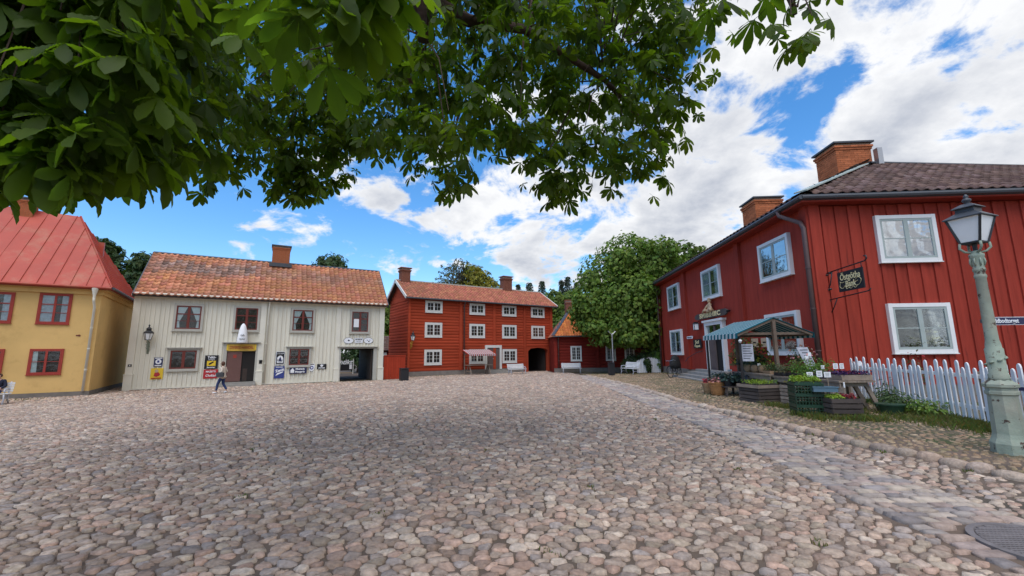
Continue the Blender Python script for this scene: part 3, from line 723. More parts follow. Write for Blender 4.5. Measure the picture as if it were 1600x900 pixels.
# ---------------------------------------------------------------- the cream boarded house
def cream_house():
    zb = FW.zb; L = FW.L; D = 6.4; EZ = 5.42; RZ = 8.62
    t = FW.thing('cream_house', 'cream board house with orange tiled roof and arched through passage', 'house', 0, 0, zb); t['label'] = 'cream vertical boarded house with orange tile roof and brown windows'
    P = (11.76, 14.30, zb, 2.03); DO = (4.91, 6.49, -.09, 1.84)
    w = MB().box(0, P[0]-.04, .003, D, zb-.3, EZ).box(P[1]+.04, L, .003, D, zb-.3, EZ).box(P[0]-.039, P[1]+.039, .003, D, P[3]+.03, EZ)
    w.prism([(.0, EZ+.001), (D, EZ+.001), (D/2, RZ-.12)], .02, L-.02, 'yz')
    part('wall', w, M['cream'], t, zb=zb)
    part('passage_lining', MB().box(P[0]-.038, P[0]-.01, .12, D-.05, zb, P[3]+.028).box(P[1]+.01, P[1]+.038, .12, D-.05, zb, P[3]+.028).box(P[0]-.009, P[1]+.009, .12, D-.05, P[3]-.01, P[3]+.027), M['dark_wood'], t, zb=zb)
    plank_wall(t, 0.30, L-.30, zb+.14, lambda u: EZ-.16, .243, M['cream'], zb, bw=.065, bth=.05, th=.02, openings=((P[0]-.06, P[1]+.06, zb-1, 2.12), (DO[0]-.1, DO[1]+.1, zb-1, 2.42)))
    part('sill_beam', MB().box(.3, 4.75, -.075, 0, zb+.05, zb+.139).box(6.65, 11.5, -.075, 0, zb+.05, zb+.139), M['cream_trim'], t, zb=zb)
    part('foundation', MB().box(.0, 11.5, -.02, .002, zb-.2, zb+.049), M['plinth'], t, zb=zb)
    for u0, u1, cap in ((0, .34, .40), (6.62, 6.96, .55), (11.45, 11.76, .68), (14.56, 14.93, .75)):
        zt = EZ-.16 if u0 != 6.62 else EZ-.16
        pl = part('pilaster', MB().box(u0, u1, -.11, -.001, zb+.62+.3, zt).box(u0-.03, u1+.03, -.15, -.001, zb-.02, zb+.90).box(u0-.05, u1+.05, -.17, -.001, zb+.902, zb+.96), M['cream_trim'], t, zb=zb)
    part('cornice', MB().box(-.1, L+.1, -.34, 0, EZ-.158, EZ-.06).box(-.05, L+.05, -.2, -.001, EZ-.24, EZ-.159), M['cream_trim'], t, zb=zb)
    gutter(t, (-.05, -.40, EZ-.02), (L+.1, -.40, EZ-.02), 'cream_trim', zb, .06)
    downpipe(t, [(7.10, -.40, EZ-.05), (7.10, -.30, EZ-.2), (7.10, -.20, EZ-.4), (7.10, -.20, zb+.15)], 'cream_trim', zb, .055)
    # windows
    for u0, u1 in ((2.09, 3.34), (5.21, 6.45), (8.59, 9.85)):
        window(t, u0-.14, u1+.14, 3.30-.13, 4.77+.12, zb, 'grey_casing', 'sash_brown', cw=.13, mull=1, rows=2, bb=-.078, transom=(.33, .66), sw=.07, curtain=('tied', 'curtain') if u0 != 5.21 else None)
    w4 = window(t, 12.53-.14, 13.69+.14, 3.28-.13, 4.80+.12, zb, 'grey_casing', 'sash_brown', cw=.13, mull=1, rows=2, bb=-.078, transom=(.33, .66), sw=.07)
    part('notice', MB().box(12.66, 13.02, -.125, -.12, 3.62, 4.24), M['card'], w4, zb=zb)
    l1 = window(t, 2.03-.14, 3.32+.14, .82-.12, 1.96+.13, zb, 'grey_casing', 'sash_brown', cw=.13, mull=1, rows=1, bb=-.078, sw=.08, hood='grey_casing')
    part('shop_card', MB().box(2.78, 3.20, -.072, -.068, .95, 1.62), M['brick'], l1, zb=zb)
    part('displayed_hat', MB().prism([(2.22, 1.48), (2.62, 1.48), (2.58, 1.58), (2.52, 1.72), (2.42, 1.76), (2.32, 1.72), (2.27, 1.58)], -.072, -.066), M['print_white'], l1, zb=zb)
    l2 = window(t, 8.52-.14, 9.74+.14, .90-.12, 2.01+.13, zb, 'grey_casing', 'sash_brown', cw=.13, mull=1, rows=2, bb=-.078, sw=.07, hood='grey_casing')
    mb = MB()
    for u, z, w_, h in ((8.66, .98, .07, .16), (8.80, .98, .06, .2), (8.93, .98, .16, .10), (9.25, .98, .14, .05), (8.66, 1.50, .05, .16), (8.76, 1.5, .2, .08), (9.0, 1.5, .08, .2), (9.28, 1.5, .09, .08), (9.44, 1.5, .06, .08), (9.6, 1.5, .05, .18), (9.36, 1.17, .16, .1)):
        mb.box(u, u+w_, -.075, -.066, z, z+h)
    part('displayed_jars', mb, M['card'], l2, zb=zb)
    # shop door
    fr = MB().box(4.72, 4.90, -.12, 0, zb+.3, 2.42).box(6.50, 6.62, -.12, 0, zb+.3, 2.42).box(4.901, 6.499, -.115, 0, 2.36, 2.42)
    d = part('shop_door', fr, M['grey_casing'], t, zb=zb)
    part('hood_board', MB().box(4.6, 6.75, -.26, 0, 2.43, 2.49), M['grey_casing'], d, zb=zb)
    part('doorway', MB().box(4.901, 6.499, -.03, -.004, -.09, 1.88), M['dark_void'], d, zb=zb)
    lf = MB().box(4.93, 5.74, -.075, -.035, -.07, 1.85)
    for k in range(10):
        zz = -.02+k*.19
        if zz < 1.6: lf.add([(4.97, -.078, zz), (5.70, -.078, zz+.28), (5.70, -.078, zz+.30), (4.97, -.078, zz+.02)], [(0, 1, 2, 3)])
    part('door_leaf', lf, M['door_brown'], d, zb=zb); part('peep_hole', MB().box(5.26, 5.45, -.082, -.074, 1.45, 1.66), M['sash_red'], d, zb=zb)
    part('inside_counter', MB().box(5.85, 6.1, -.034, -.031, -.05, .75), M['dark_wood'], d, zb=zb)
    for k, (a, dd) in enumerate(((0, .62), (.0, .34))):
        part('step', MB().box(4.66, 6.62, -dd, -.16, zb-.02+k*.15, zb+.13+k*.148), M['step'], t, zb=zb)
    ps = part('passage_frame', MB().box(P[0]-.005, P[0]+.10, -.13, .12, zb, P[3]).box(P[1]-.10, P[1]+.14, -.13, .12, zb, P[3]).box(P[0]-.005, P[1]+.14, -.131, .12, P[3]+.001, P[3]+.10), M['grey_casing'], t, zb=zb)
    part('hood_board', MB().box(11.6, 14.5, -.26, 0, 2.132, 2.19), M['grey_casing'], ps, zb=zb)
    part('open_gate_leaf', MB().box(P[1]-.22, P[1]-.14, .2, 1.6, zb+.05, P[3]-.1), M['dark_wood'], t, zb=zb)
    # roof
    ov = .46; k = (RZ-EZ)/(D/2)
    q = [(.02, -ov, EZ-ov*k*.25), (L+.12, -ov, EZ-ov*k*.25), (L+.12, D/2, RZ), (.02, D/2, RZ)]
    rf = part('roof', MB().slab([(a, b, c-.03) for a, b, c in q], .08).slab([(.02, D/2+.002, RZ-.03), (L+.12, D/2+.002, RZ-.03), (L+.12, D+ov, EZ-ov*k*.25), (.02, D+ov, EZ-ov*k*.25)], .08), M['wood_dark'], t, zb=zb)
    from mathutils import noise as mn
    def tf(s, tt):
        n = mn.noise(Vector((s*9, tt*3.2, 2.2)))+.5*mn.noise(Vector((s*40, tt*20, 5)))
        lich = max(0., min(1., (1-abs(tt-.68)/.26)*1.5 + n*1.0 - .15)) if .40 < tt < .93 else 0.
        lich *= 1 if s < .42 else .55
        b = rnd.uniform(.80, 1.15); o = np.array((b, b*rnd.uniform(.88, 1.08), b*rnd.uniform(.85, 1.1))); g = np.array((.52, .85, 1.30))*rnd.choice((.62, .75, .9, 1.05, 1.6, .7))
        if tt < .06: g = np.array((.8, 1.1, 1.5))*.75; lich = .45
        lich *= rnd.uniform(.55, 1)
        return tuple(o*(1-lich)+g*lich)
    tile_roof(rf, q, 'tile', .335, .36, zb, 300, tintf=tf, near=lambda a, b: a*.5-b*1.2 + rnd.random(), amp=.095)
    part('ridge_cap', MB().tube([(0, D/2, RZ+.03-zb), (L+.15, D/2, RZ+.03-zb)], .09, 8), M['metal_dark'], rf)
    for u in (-.05, L+.10):
        part('verge_board', MB().slab([(u, -ov-.08, EZ-ov*k*.25+.05), (u+.09, -ov-.08, EZ-ov*k*.25+.05), (u+.09, D/2, RZ+.09), (u, D/2, RZ+.09)], .26).slab([(u, D/2+.001, RZ+.09), (u+.09, D/2+.001, RZ+.09), (u+.09, D+ov, EZ), (u, D+ov, EZ)], .26), M['metal_dark'], rf, zb=zb)
    chimney(t, 7.02, 8.2, 2.75, 3.65, RZ-.35, 9.93, zb, objs=False, bl=.27, bh=.09)
    part('chimney_flashing', MB().box(6.85, 8.37, 2.5, 2.74, RZ-.36, RZ-.08), M['metal_dark'], rf, zb=zb)
cream_house()
# ---------------------------------------------------------------- the tall red log house
def red_log_house():
    zb = FC.zb; L = FC.L+.0; D = 5.3; EZ = 6.50; RZ = 8.40; U0 = -.12; U1 = 16.1
    t = FC.thing('red_log_house', 'three storey red timber house with white windows and a dark gateway', 'house', 0, 0, zb)
    A = (12.55, 15.43, zb, 2.10)
    w = MB().box(U0+.05, A[0], .02, D, zb-.3, EZ).box(A[1], U1-.05, .02, D, zb-.3, EZ).box(A[0]+.001, A[1]-.001, .02, D, A[3]+.05, EZ)
    w.prism([(.02, EZ+.001), (D, EZ+.001), (D/2+.02, RZ-.1)], U0+.06, U1-.06, 'yz'); w.box(A[0]+.001, A[1]-.001, 3.6, 3.7, zb-.3, A[3]+.05)
    part('wall', w, M['red_log'], t, zb=zb)
    lh = .27; z = .05; k = 0; cache = {}
    while z < EZ-.1:
        h = min(lh, EZ-z); spans = [(U0, U1)] if z > A[3] else [(U0, A[0]-.02), (A[1]+.02, U1)]
        for a, b in spans:
            key = (a, b, round(h, 2))
            if key not in cache: cache[key] = MB().prism([(.02, 0), (-.03, .03), (-.045, h*.5), (-.03, h-.02), (.02, h)], 0, b-a, 'yz').mesh('log', M['red_log'])
            link('log', cache[key], t).location = (a, rnd.uniform(-.008, .008), z-zb)
        if ('s', round(h, 2)) not in cache: cache[('s', round(h, 2))] = MB().prism([(.02, 0), (-.03, .03), (-.045, h*.5), (-.03, h-.02), (.02, h)], .03, D, 'xz').mesh('log', M['red_log'])
        link('log', cache[('s', round(h, 2))], t).location = (U0+.03, 0, z-zb+.02)
        z += lh
    gz_ = EZ; k = 0
    while gz_ < RZ-.35:      # gable boards on the end wall
        f = (gz_-EZ)/(RZ-EZ); b0 = .1+f*D/2; b1 = D-.1-f*D/2
        link('log', MB().box(U0-.01, U0+.05, b0, b1, 0, .25).mesh('log', M['red_log']), t).location = (0, 0, gz_-zb); gz_ += .26
    part('plinth', MB().box(U0, A[0]-.1, -.10, .05, zb-.2, .045).box(U0-.02, U0+.1, .051, D, zb-.2, .045), M['plinth'], t, zb=zb)
    posts = [(-.42+.25, .20), (4.78, .28), (8.48, .28), (12.18, .26), (15.7, .30)]
    for u, w_ in posts: part('corner_post', MB().box(u, u+w_, -.14, -.0, (.05 if u < 12 else zb), EZ), M['red_log'], t, zb=zb)
    downpipe(t, [(5.26, -.45, EZ-.05), (5.26, -.3, EZ-.3), (5.26, -.17, EZ-.5), (5.26, -.17, .1)], 'pipe_brown', zb, .065)
    for u0, u1 in ((1.38, 3.04), (5.86, 7.55), (9.56, 11.28), (13.18, 14.94)):
        for z0, z1, r in ((5.26, 6.34, 2), (3.03, 4.36, 3), (.59, 1.94, 3)):
            if z0 < 1 and u0 > 13: continue
            window(t, u0, u1, z0, z1, zb, 'white_far', 'white_far', cw=.15, mull=1, rows=r, cols=2, bb=-.06, proud=.05, join=True, sw=.065)
    d = part('door_frame', MB().box(7.58, 7.80, -.16, 0, zb+.4, 2.33).box(9.22, 9.44, -.16, 0, zb+.4, 2.33).box(7.801, 9.219, -.155, 0, 2.08, 2.33), M['white_far'], t, zb=zb)
    for a, b in ((7.81, 8.50), (8.51, 9.21)):
        lf = part('door_leaf', MB().box(a, b, -.10, -.062, -.02, 2.07).box(a+.1, b-.1, -.115, -.10, .15, .95).box(a+.1, b-.1, -.115, -.10, 1.1, 1.95), M['door_grey'], d, zb=zb)
    part('handle', MB().lathe([(.035, 0), (.05, .02), (.03, .05)], 8, (8.44, -.16, 1.0-zb)), M['chrome'], d)
    for k in range(3): part('step', MB().box(7.55-.0, 9.7-.0+.25*(2-k), -.35-.33*(2-k), -.101-.0, zb-.02+.12*k, zb+.10+.12*k), M['step'], t, zb=zb)
    gt = part('gateway', MB().box(A[0]-.1, A[0]+.12, -.15, .3, zb, A[3]+.1).box(A[1]-.12, A[1]+.14, -.15, .3, zb, A[3]+.1).prism([(A[0]+.121, 1.72), (A[0]+.45, 1.98), (A[0]+1.45, 2.08), (A[1]-.45, 1.98), (A[1]-.121, 1.72), (A[1]-.121, A[3]+.1), (A[0]+.121, A[3]+.1)], -.149, .29), M['red_log'], t, zb=zb)
    part('open_gate_leaf', MB().box(A[0]+.16, A[0]+.23, .35, 1.7, zb+.08, 1.8), M['dark_wood'], gt, zb=zb); part('open_gate_leaf', MB().box(A[1]-.23, A[1]-.16, .35, 1.7, zb+.08, 1.8), M['dark_wood'], gt, zb=zb)
    part('passage_lining', MB().box(A[0]+.001, A[0]+.03, .31, 3.59, zb, A[3]+.04).box(A[1]-.03, A[1]-.001, .31, 3.59, zb, A[3]+.04).box(A[0]+.031, A[1]-.031, 3.55, 3.595, zb, A[3]+.04).box(A[0]+.031, A[1]-.031, .31, 3.54, A[3]+.01, A[3]+.045), M['dark_wood'], t, zb=zb)
    # roof
    ov = .45; k = (RZ-EZ)/(D/2); UL, UR = U0-.42, U1+.42; ez = EZ-.02
    q = [(UL, -ov, ez), (UR, -ov, ez), (UR, D/2, RZ), (UL, D/2, RZ)]
    rf = part('roof', MB().slab([(a, b, c-.03) for a, b, c in q], .09).slab([(UL, D/2+.002, RZ-.03), (UR, D/2+.002, RZ-.03), (UR, D+ov, ez), (UL, D+ov, ez)], .09), M['wood_dark'], t, zb=zb)
    def tf(s, tt):
        b = rnd.uniform(.8, 1.2); g = max(0, 1-s*3.2)*rnd.uniform(.0, .6); o = np.array((b, b*rnd.uniform(.85, 1.1), b)); return tuple(o*(1-g)+np.array((.62, 1.05, 1.05))*.8*g)
    tile_roof(rf, q, 'tile_red', .30, .34, zb, 0, tintf=tf, amp=.075)
    part('ridge_board', MB().box(UL, UR, D/2-.10, D/2+.10, RZ+.02, RZ+.12), M['grey_casing'], rf, zb=zb)
    for u in (UL-.05, UR-.04):
        part('verge_board', MB().slab([(u, -ov-.06, ez+.09), (u+.09, -ov-.06, ez+.09), (u+.09, D/2, RZ+.12), (u, D/2, RZ+.12)], .24).slab([(u, D/2+.001, RZ+.12), (u+.09, D/2+.001, RZ+.12), (u+.09, D+ov, ez+.05), (u, D+ov, ez+.05)], .24), M['white_far'], rf, zb=zb)
    gutter(t, (UL, -.50, ez-.04), (UR, -.50, ez-.04), 'metal_dark', zb, .07)
    chimney(t, -.08, .78, 2.3, 3.1, RZ-.35, 9.62, zb, bm='brick_old', bl=.26, bh=.1, cap=.12, capm='brick_old', flare=.12)
    chimney(t, 11.32, 12.40, 2.3, 3.1, RZ-.35, 9.85, zb, bm='brick_old', bl=.26, bh=.1, cap=.12, capm='brick_old', flare=.12)
red_log_house()
# ---------------------------------------------------------------- the low dark red house with the orange roof
def low_red_house():
    zb = FL.zb; D = 7.6; EZ = 3.12; RZ = 6.10; U1 = 13.
    t = FL.thing('low_red_house', 'low dark red timber house with bright orange roof behind the chestnut tree', 'house', 0, 0, zb)
    part('wall', MB().box(.05, U1, .02, D, zb-.3, EZ), M['red_dark'], t, zb=zb)
    z = .06; ln = MB().prism([(.02, 0), (-.03, .03), (-.045, .14), (-.03, .26), (.02, .28)], 0, U1, 'yz').mesh('log', M['red_dark'])
    while z < EZ-.15: link('log', ln, t).location = (0, rnd.uniform(-.008, .008), z-zb); z += .28
    part('plinth', MB().box(0, U1, -.12, .03, zb-.2, .055), M['plinth'], t, zb=zb)
    mb = MB()
    for u in (.05, 4.15, 8.6, 11.): part('corner_post', MB().box(u, u+.26, -.15, 0, .06, EZ-.02), M['red_dark'], t, zb=zb)
    for u0, u1 in ((1.64, 2.71), (5.09, 6.06), (6.95, 7.9)):
        window(t, u0, u1, .72, 2.17, zb, 'white_far', 'white_far', cw=.10, mull=1, rows=4, cols=2, bb=-.06, proud=.05, join=True, sw=.055)
    downpipe(t, [(.45, -.4, EZ), (.45, -.3, EZ-.2), (.45, -.18, EZ-.4), (.45, -.18, .1)], 'pipe_brown', zb, .05)
    ez = EZ+.02
    q = [(-.1, -.45, ez), (U1, -.45, ez), (U1, D/2, RZ), (-.1, D/2, RZ)]
    hx = 2.35
    rf = part('roof', MB().slab([(-.1, -.45, ez-.03), (U1, -.45, ez-.03), (U1, D/2, RZ-.03), (hx, D/2, RZ-.03)], .08).slab([(-.1, D+.45, ez-.03), (-.1, -.45, ez-.035), (hx, D/2, RZ-.035)], .08).slab([(U1, D+.45, ez-.03), (-.1, D+.45, ez-.03), (hx, D/2, RZ-.03), (U1, D/2, RZ-.03)], .08), M['tile_red'], t, zb=zb)
    const_tint(rf.data)
    S = Vector((0, D/2+.45, RZ-ez)).length
    tile_roof(rf, q, 'tile_orange', .26, .30, zb, 0, clip=lambda a, b: a > b/S*(hx+.1)-.05, amp=.05)
    part('hip_flashing', MB().beam((-.1, -.45, ez+.06-zb), (hx, D/2, RZ+.06-zb), .34, .05), M['metal_dark'], rf)
    gutter(t, (-.1, -.50, ez-.05), (U1, -.50, ez-.05), 'metal_dark', zb, .06)
    chimney(t, 1.9, 2.75, 3.5, 4.5, 5.3, 7.1, zb, bl=.26, bh=.1, bm='brick_old', cap=.06, capm='brick_old')
low_red_house()
# ---------------------------------------------------------------- the yellow house on the left
def yellow_house():
    zb = FY.zb; L = 10.; EZ = 5.30; RZ = 10.15; DS = 9.
    t = FY.thing('yellow_house', 'yellow plastered house with red window frames and red sheet metal roof', 'house', 0, 0, zb)
    part('wall', MB().box(-3, L, 0, DS, zb+.24, EZ), M['yellow'], t, zb=zb)
    part('plinth', MB().box(-3, L-.02, -.05, .0, zb-.2, zb+.235).box(L-.02, L+.04, -.05, DS, zb-.2, zb+.235), M['plinth'], t, zb=zb)
    part('cornice', MB().box(-3, L+.10, -.11, -.0, EZ-.36, EZ-.14).box(-3, L+.25, -.26, -.001, EZ-.139, EZ-.02).box(L+.001, L+.10, .001, DS, EZ-.36, EZ-.14).box(L+.001, L+.25, .001, DS, EZ-.139, EZ-.02), M['yellow'], t, zb=zb)
    for u0, u1, z0, z1, tr in ((7.70, 8.90, 3.32, 4.92, (.34, .66)), (7.67, 8.88, .76, 2.06, None), (5.66, 6.86, 3.33, 4.87, (.34, .66)), (5.62, 6.83, .78, 2.06, None)):
        window(t, u0, u1, z0, z1, zb, 'sash_red', 'sash_red', cw=.075, mull=1, rows=2, bb=-.004, proud=.055, transom=tr, sw=.045, curtain=('lace', 'lace') if tr else ('left', 'curtain'))
    ez = EZ+.02; ov = .42; HX, HB = 7.75, 4.1; BK = DS+.4
    e0 = (-3, -ov, ez); e1 = (L+ov, -ov, ez); e2 = (L+ov, BK, ez); a1 = (HX, HB, RZ); a0 = (-3, HB, RZ+.35)
    rf = part('roof', MB().slab([e0, e1, a1, a0], .05).slab([e1, e2, a1], .05).slab([e2, (-3, BK, ez), a0, a1], .05), M['metal_roof'], t, zb=zb)
    V = Vector
    for k in range(22):      # standing seams of the front slope
        u = L+ov-.42-k*.60; top = 1 if u < HX else (L+ov-u)/(L+ov-HX)
        if u < -3: break
        b = V((u, -ov, ez)); tp = V((u if u < HX else u, -ov+(HB+ov)*top, ez+(RZ-ez)*top))
        part('standing_seam', MB().beam(b+V((0, 0, .03-zb)), tp+V((0, 0, .03-zb)), .025, .05), M['metal_roof'], rf)
    for k in range(1, 16):   # and of the end slope
        v = -ov+k*.6; top = (v+ov)/(HB+ov) if v < HB else (BK-v)/(BK-HB)
        if v > BK-.1: break
        part('standing_seam', MB().beam(V((L+ov, v, ez+.03-zb)), V((L+ov-(L+ov-HX)*top, v, ez+(RZ-ez)*top+.03-zb)), .025, .05), M['metal_roof'], rf)
    part('hip_seam', MB().beam(V(e1)+V((0, 0, .03-zb)), V(a1)+V((0, 0, .03-zb)), .07, .07), M['metal_roof'], rf)
    part('eaves_board', MB().box(-3, L+ov, -ov-.02, -ov+.01, ez-.13, ez-.052).box(L+ov-.01, L+ov+.02, -ov+.011, BK, ez-.13, ez-.052), M['sash_red'], rf, zb=zb)
    gutter(t, (-3, -ov-.08, ez-.03), (L+ov+.02, -ov-.08, ez-.03), 'metal_roof', zb, .07); gutter(t, (L+ov+.08, -ov, ez-.03), (L+ov+.08, BK, ez-.03), 'metal_dark', zb, .07)
    dp = part('rainwater_head', MB().lathe([(.05, 4.72-zb), (.07, 4.9-zb), (.14, 5.2-zb), (.15, 5.26-zb)], 10, (9.80, -.45, 0)), M['cream_trim'], t)
    downpipe(t, [(9.80, -.45, 4.75), (9.80, -.40, 4.55), (9.80, -.12, 4.25), (9.80, -.12, zb+.24)], 'cream_trim', zb, .055)
    part('wall_hole', MB().lathe([(.05, -.012), (.05, .012)], 8).box(-.12, .02, -.03, .03, -.01, .01), M['sash_brown'], t).matrix_local = Matrix.Translation((9.35, -.012, 2.75-zb)) @ Matrix.Rotation(math.pi/2, 4, 'X')
    part('roof_vent', MB().box(L-1.1, L-.85, 3.2, 3.45, 7.4, 8.5), M['metal_roof'], rf, zb=zb)
    chimney(t, 5.1, 5.9, 3.6, 4.3, 9.6, 10.75, zb)
yellow_house()
# ---------------------------------------------------------------- the big red bank house on the right
SOUTH_WINDOW = []
def bank_house():
    EZ = 7.15; RZ = 10.28; L = FR.L
    t = FS.thing('red_bank_house', 'large red board and batten house with white window casings and brown tiled roof', 'house', 0, 0, 0)
    WU = 15.; LW = FR.L; D = 8.
    # in the frame of the south wall: u right, b back; the west wall runs along b from 0 to L
    part('wall', MB().box(.03, WU, .03, D, -.3, EZ-.05).box(.03, 8., D+.001, L, -.3, EZ-.05), M['red_board'], t)
    part('foundation', MB().box(-.02, WU, -.04, .029, -.3, .40).box(-.04, .029, .03, L, -.3, .40), M['plinth'], t)
    plank_wall(t, .02, WU, .40, lambda u: EZ-.30, .455, M['red_board'], 0, bw=.15, bth=.05, th=.02)
    west = link('west_wall', MB().box(0, L, .0, .02, .35, EZ-.06).mesh('west_wall', M['red_board']), t)
    west.rotation_euler = (0, 0, -math.pi/2); west.location = (0, L, 0)     # its x runs from the far corner to the near one
    plank_wall(west, .02, L-.02, .40, lambda u: EZ-.30, .50, M['red_board'], 0, bw=.15, bth=.05, th=.02, openings=((9.6, 11.7, 0, 3.1),))
    for u0, u1 in ((5.92, 6.45), (13.75, 14.2), (L-.30, L+.085), (-.02, .28)): part('pilaster', MB().box(u0, u1, -.16, -.0, .40, EZ-.25), M['red_board'], west)
    part('pilaster', MB().box(-.07, .30, -.15, 0, .40, EZ-.25), M['red_board'], t)
    for z0, z1, g, cu in ((4.68, 6.42, 'glass_sky', None), (1.46, 3.20, 'glass', None)):
        window(t, 2.22, 4.28, z0, z1, 0, 'white', 'sash_grey', cw=.135, mull=1, rows=2, bb=-.08, proud=.07, glass=g, sw=.075, curtain=cu)
        window(t, 8.6, 10.66, z0, z1, 0, 'white', 'sash_grey', cw=.135, mull=1, rows=2, bb=-.08, proud=.07, glass=g, sw=.075)
    SOUTH_WINDOW.append(t)
    w1 = [(2.65, 5.15, 4.60, 6.40), (9.36, 11.80, 4.57, 6.33), (15.97, 18.24, 4.57, 6.24), (2.67, 5.09, 1.35, 3.12), (15.99, 18.29, 1.43, 3.14)]
    for i, (a, b, c, d) in enumerate(w1):
        w = window(west, a, b, c, d, 0, 'white', 'sash_grey', cw=.135, mull=1, rows=2, bb=-.08, proud=.07, glass='glass_sky' if i in (2,) else 'glass', sw=.075, curtain=('lace', 'lace') if i in (0, 1, 3) else None)
        if i == 4:
            mb = MB()
            for k in range(9): mb.box(16.7+k*.14, 16.81+k*.14, -.09, -.084, 2.05, 2.05+.26)
            part('displayed_cards', mb, M['petal_pink'], w); const_tint(w.children[-1].data)
    # entrance
    dr = part('entrance', MB().box(9.42, 9.66, -.20, 0, .50, 3.05).box(11.62, 11.86, -.20, 0, .50, 3.05).box(9.42, 11.86, -.21, 0, 3.051, 3.24).box(9.30, 11.98, -.28, 0, 3.241, 3.36), M['white'], west)
    part('doorway', MB().box(9.661, 11.619, -.02, .02, .45, 3.05), M['dark_void'], dr)
    lf = part('door_leaf', MB().box(9.68, 10.60, -.10, -.06, .5, 2.45).box(9.78, 10.5, -.12, -.10, .65, 1.4).box(9.78, 10.5, -.12, -.10, 1.55, 2.35), M['door_grey'], dr)
    part('transom_bar', MB().box(9.661, 11.619, -.16, -.05, 2.46, 2.56).box(10.60, 10.70, -.15, -.05, 2.561, 3.05), M['door_grey'], dr)
    part('pane', MB().box(9.665, 10.598, -.10, -.095, 2.565, 3.045), M['glass'], dr); part('pane', MB().box(10.702, 11.615, -.10, -.095, 2.565, 3.045), M['glass'], dr)
    for k in range(4):
        part('step', MB().box(8.5-.3*(3-k), 12.5+.2*(3-k), -.55-.38*(3-k), -.165, -.03+.14*k, .105+.14*k), M['step'], west)
    part('handrail', MB().tube([(9.0, -.2, 1.6), (8.75, -.5, 1.5), (8.4, -.9, 1.2), (8.3, -1.0, 1.02), (8.36, -1.05, .96)], .02, 6), M['black'], west, smooth=True)
    # eaves: soffit, gutters
    ov = .5
    part('soffit', MB().box(-ov, WU, -ov, 0.02, EZ-.26, EZ-.20).box(-ov, .02, .021, L+.3, EZ-.26, EZ-.20), M['red_board'], t)
    part('gutter', MB().tube([(WU, -ov-.06, EZ-.10), (-ov-.02, -ov-.06, EZ-.10)], .085, 8).box(-ov, WU, -ov-.02, -ov+.02, EZ-.20, EZ+.02), M['metal_dark'], t)
    part('gutter', MB().tube([(-ov-.06, -ov-.10, EZ-.10), (-ov-.06, L+.35, EZ-.10)], .085, 8).box(-ov-.02, -ov+.02, -ov+.021, L+.3, EZ-.20, EZ+.02), M['metal_dark'], t)
    downpipe(west, [(18.55, -.56, EZ-.15), (18.6, -.56, EZ-.35), (19.3, -.24, EZ-.85), (19.42, -.22, EZ-1.1), (19.42, -.22, .10)], 'pipe_brown', 0, .085)
    downpipe(west, [(.55, -.56, EZ-.15), (.52, -.5, EZ-.35), (.45, -.24, EZ-.7), (.42, -.24, EZ-.9), (.42, -.24, .10)], 'pipe_brown', 0, .07)
    # hipped roof round the corner
    ez = EZ+.02; AP = (5.7, 4.0, RZ); rr = (WU, 4.0, RZ-.60); rn = (5.7, L+.3, RZ-.45)
    q = [(-ov, -ov, ez), (WU, -ov, ez), (WU, 4., RZ-.60), (-ov, 4., RZ+.30)]
    rf = part('roof', MB().slab([(-ov, -ov, ez-.02), (WU, -ov, ez-.02), (rr[0], rr[1], rr[2]-.04), (AP[0], AP[1], AP[2]-.04)], .1).slab([(-ov, L+.3, ez-.02), (-ov, -ov, ez-.021), (AP[0], AP[1], AP[2]-.04), (rn[0], rn[1], rn[2]-.04)], .1)
              .slab([(WU, D+.5, ez), (9., D+.5, ez), (AP[0], 4.002, AP[2]-.05), (rr[0], 4.002, rr[2]-.05)], .1).slab([(9., D+.5, ez), (9., L+.3, ez), (rn[0]+.002, rn[1], rn[2]-.05), (AP[0]+.002, AP[1], AP[2]-.05)], .1), M['wood_dark'], t)
    S = (Vector(q[3])-Vector(q[0])).length
    tile_roof(rf, q, 'tile_dark', .36, .40, 0, 260, clip=lambda a, b: a > b/S*(AP[0]+ov)+.15, near=lambda a, b: a+b*.3, amp=.075)
    q2 = [(-ov, L+.3, ez), (-ov, -ov, ez), (AP[0], -ov, RZ+.3), (rn[0], L+.3, RZ-.45)]
    S2 = (Vector(q2[3])-Vector(q2[0])).length
    tile_roof(rf, q2, 'tile_dark', .36, .40, 0, 0, clip=lambda a, b: (L+.8-a) > b/S2*4.5+.1, amp=.075)
    part('hip_flashing', MB().beam((-ov-.02, -ov-.02, ez+.10), (AP[0]-.9, AP[1]-.7, RZ-.40), .42, .05), M['metal_green'], rf)
    part('ridge_cap', MB().tube([AP, rr], .08, 8), M['metal_dark'], rf); part('ridge_cap', MB().tube([AP, rn], .1, 8), M['metal_dark'], rf)
    chimney(t, 4.25, 5.85, 4.05, 5.45, 8.9, 11.35, 0, objs=True, bl=.33, bh=.105, cap=.12, flare=.12)
    part('vent_pipe', MB().box(5.86, 6.08, 3.7, 3.95, 9.7, 10.9), M['chrome'], rf)
    chimney(t, 3.4, 5.0, 9.9, 11.5, 8.0, 10.9, 0, objs=True, bl=.40, bh=.125, cap=.12, flare=.12)
    Mw = west.matrix_basis.copy()                     # the west wall's parts hang directly on the house
    for ch in list(west.children):
        ch.parent = t; ch.matrix_local = Mw @ ch.matrix_local
    return t
BANK = bank_house()

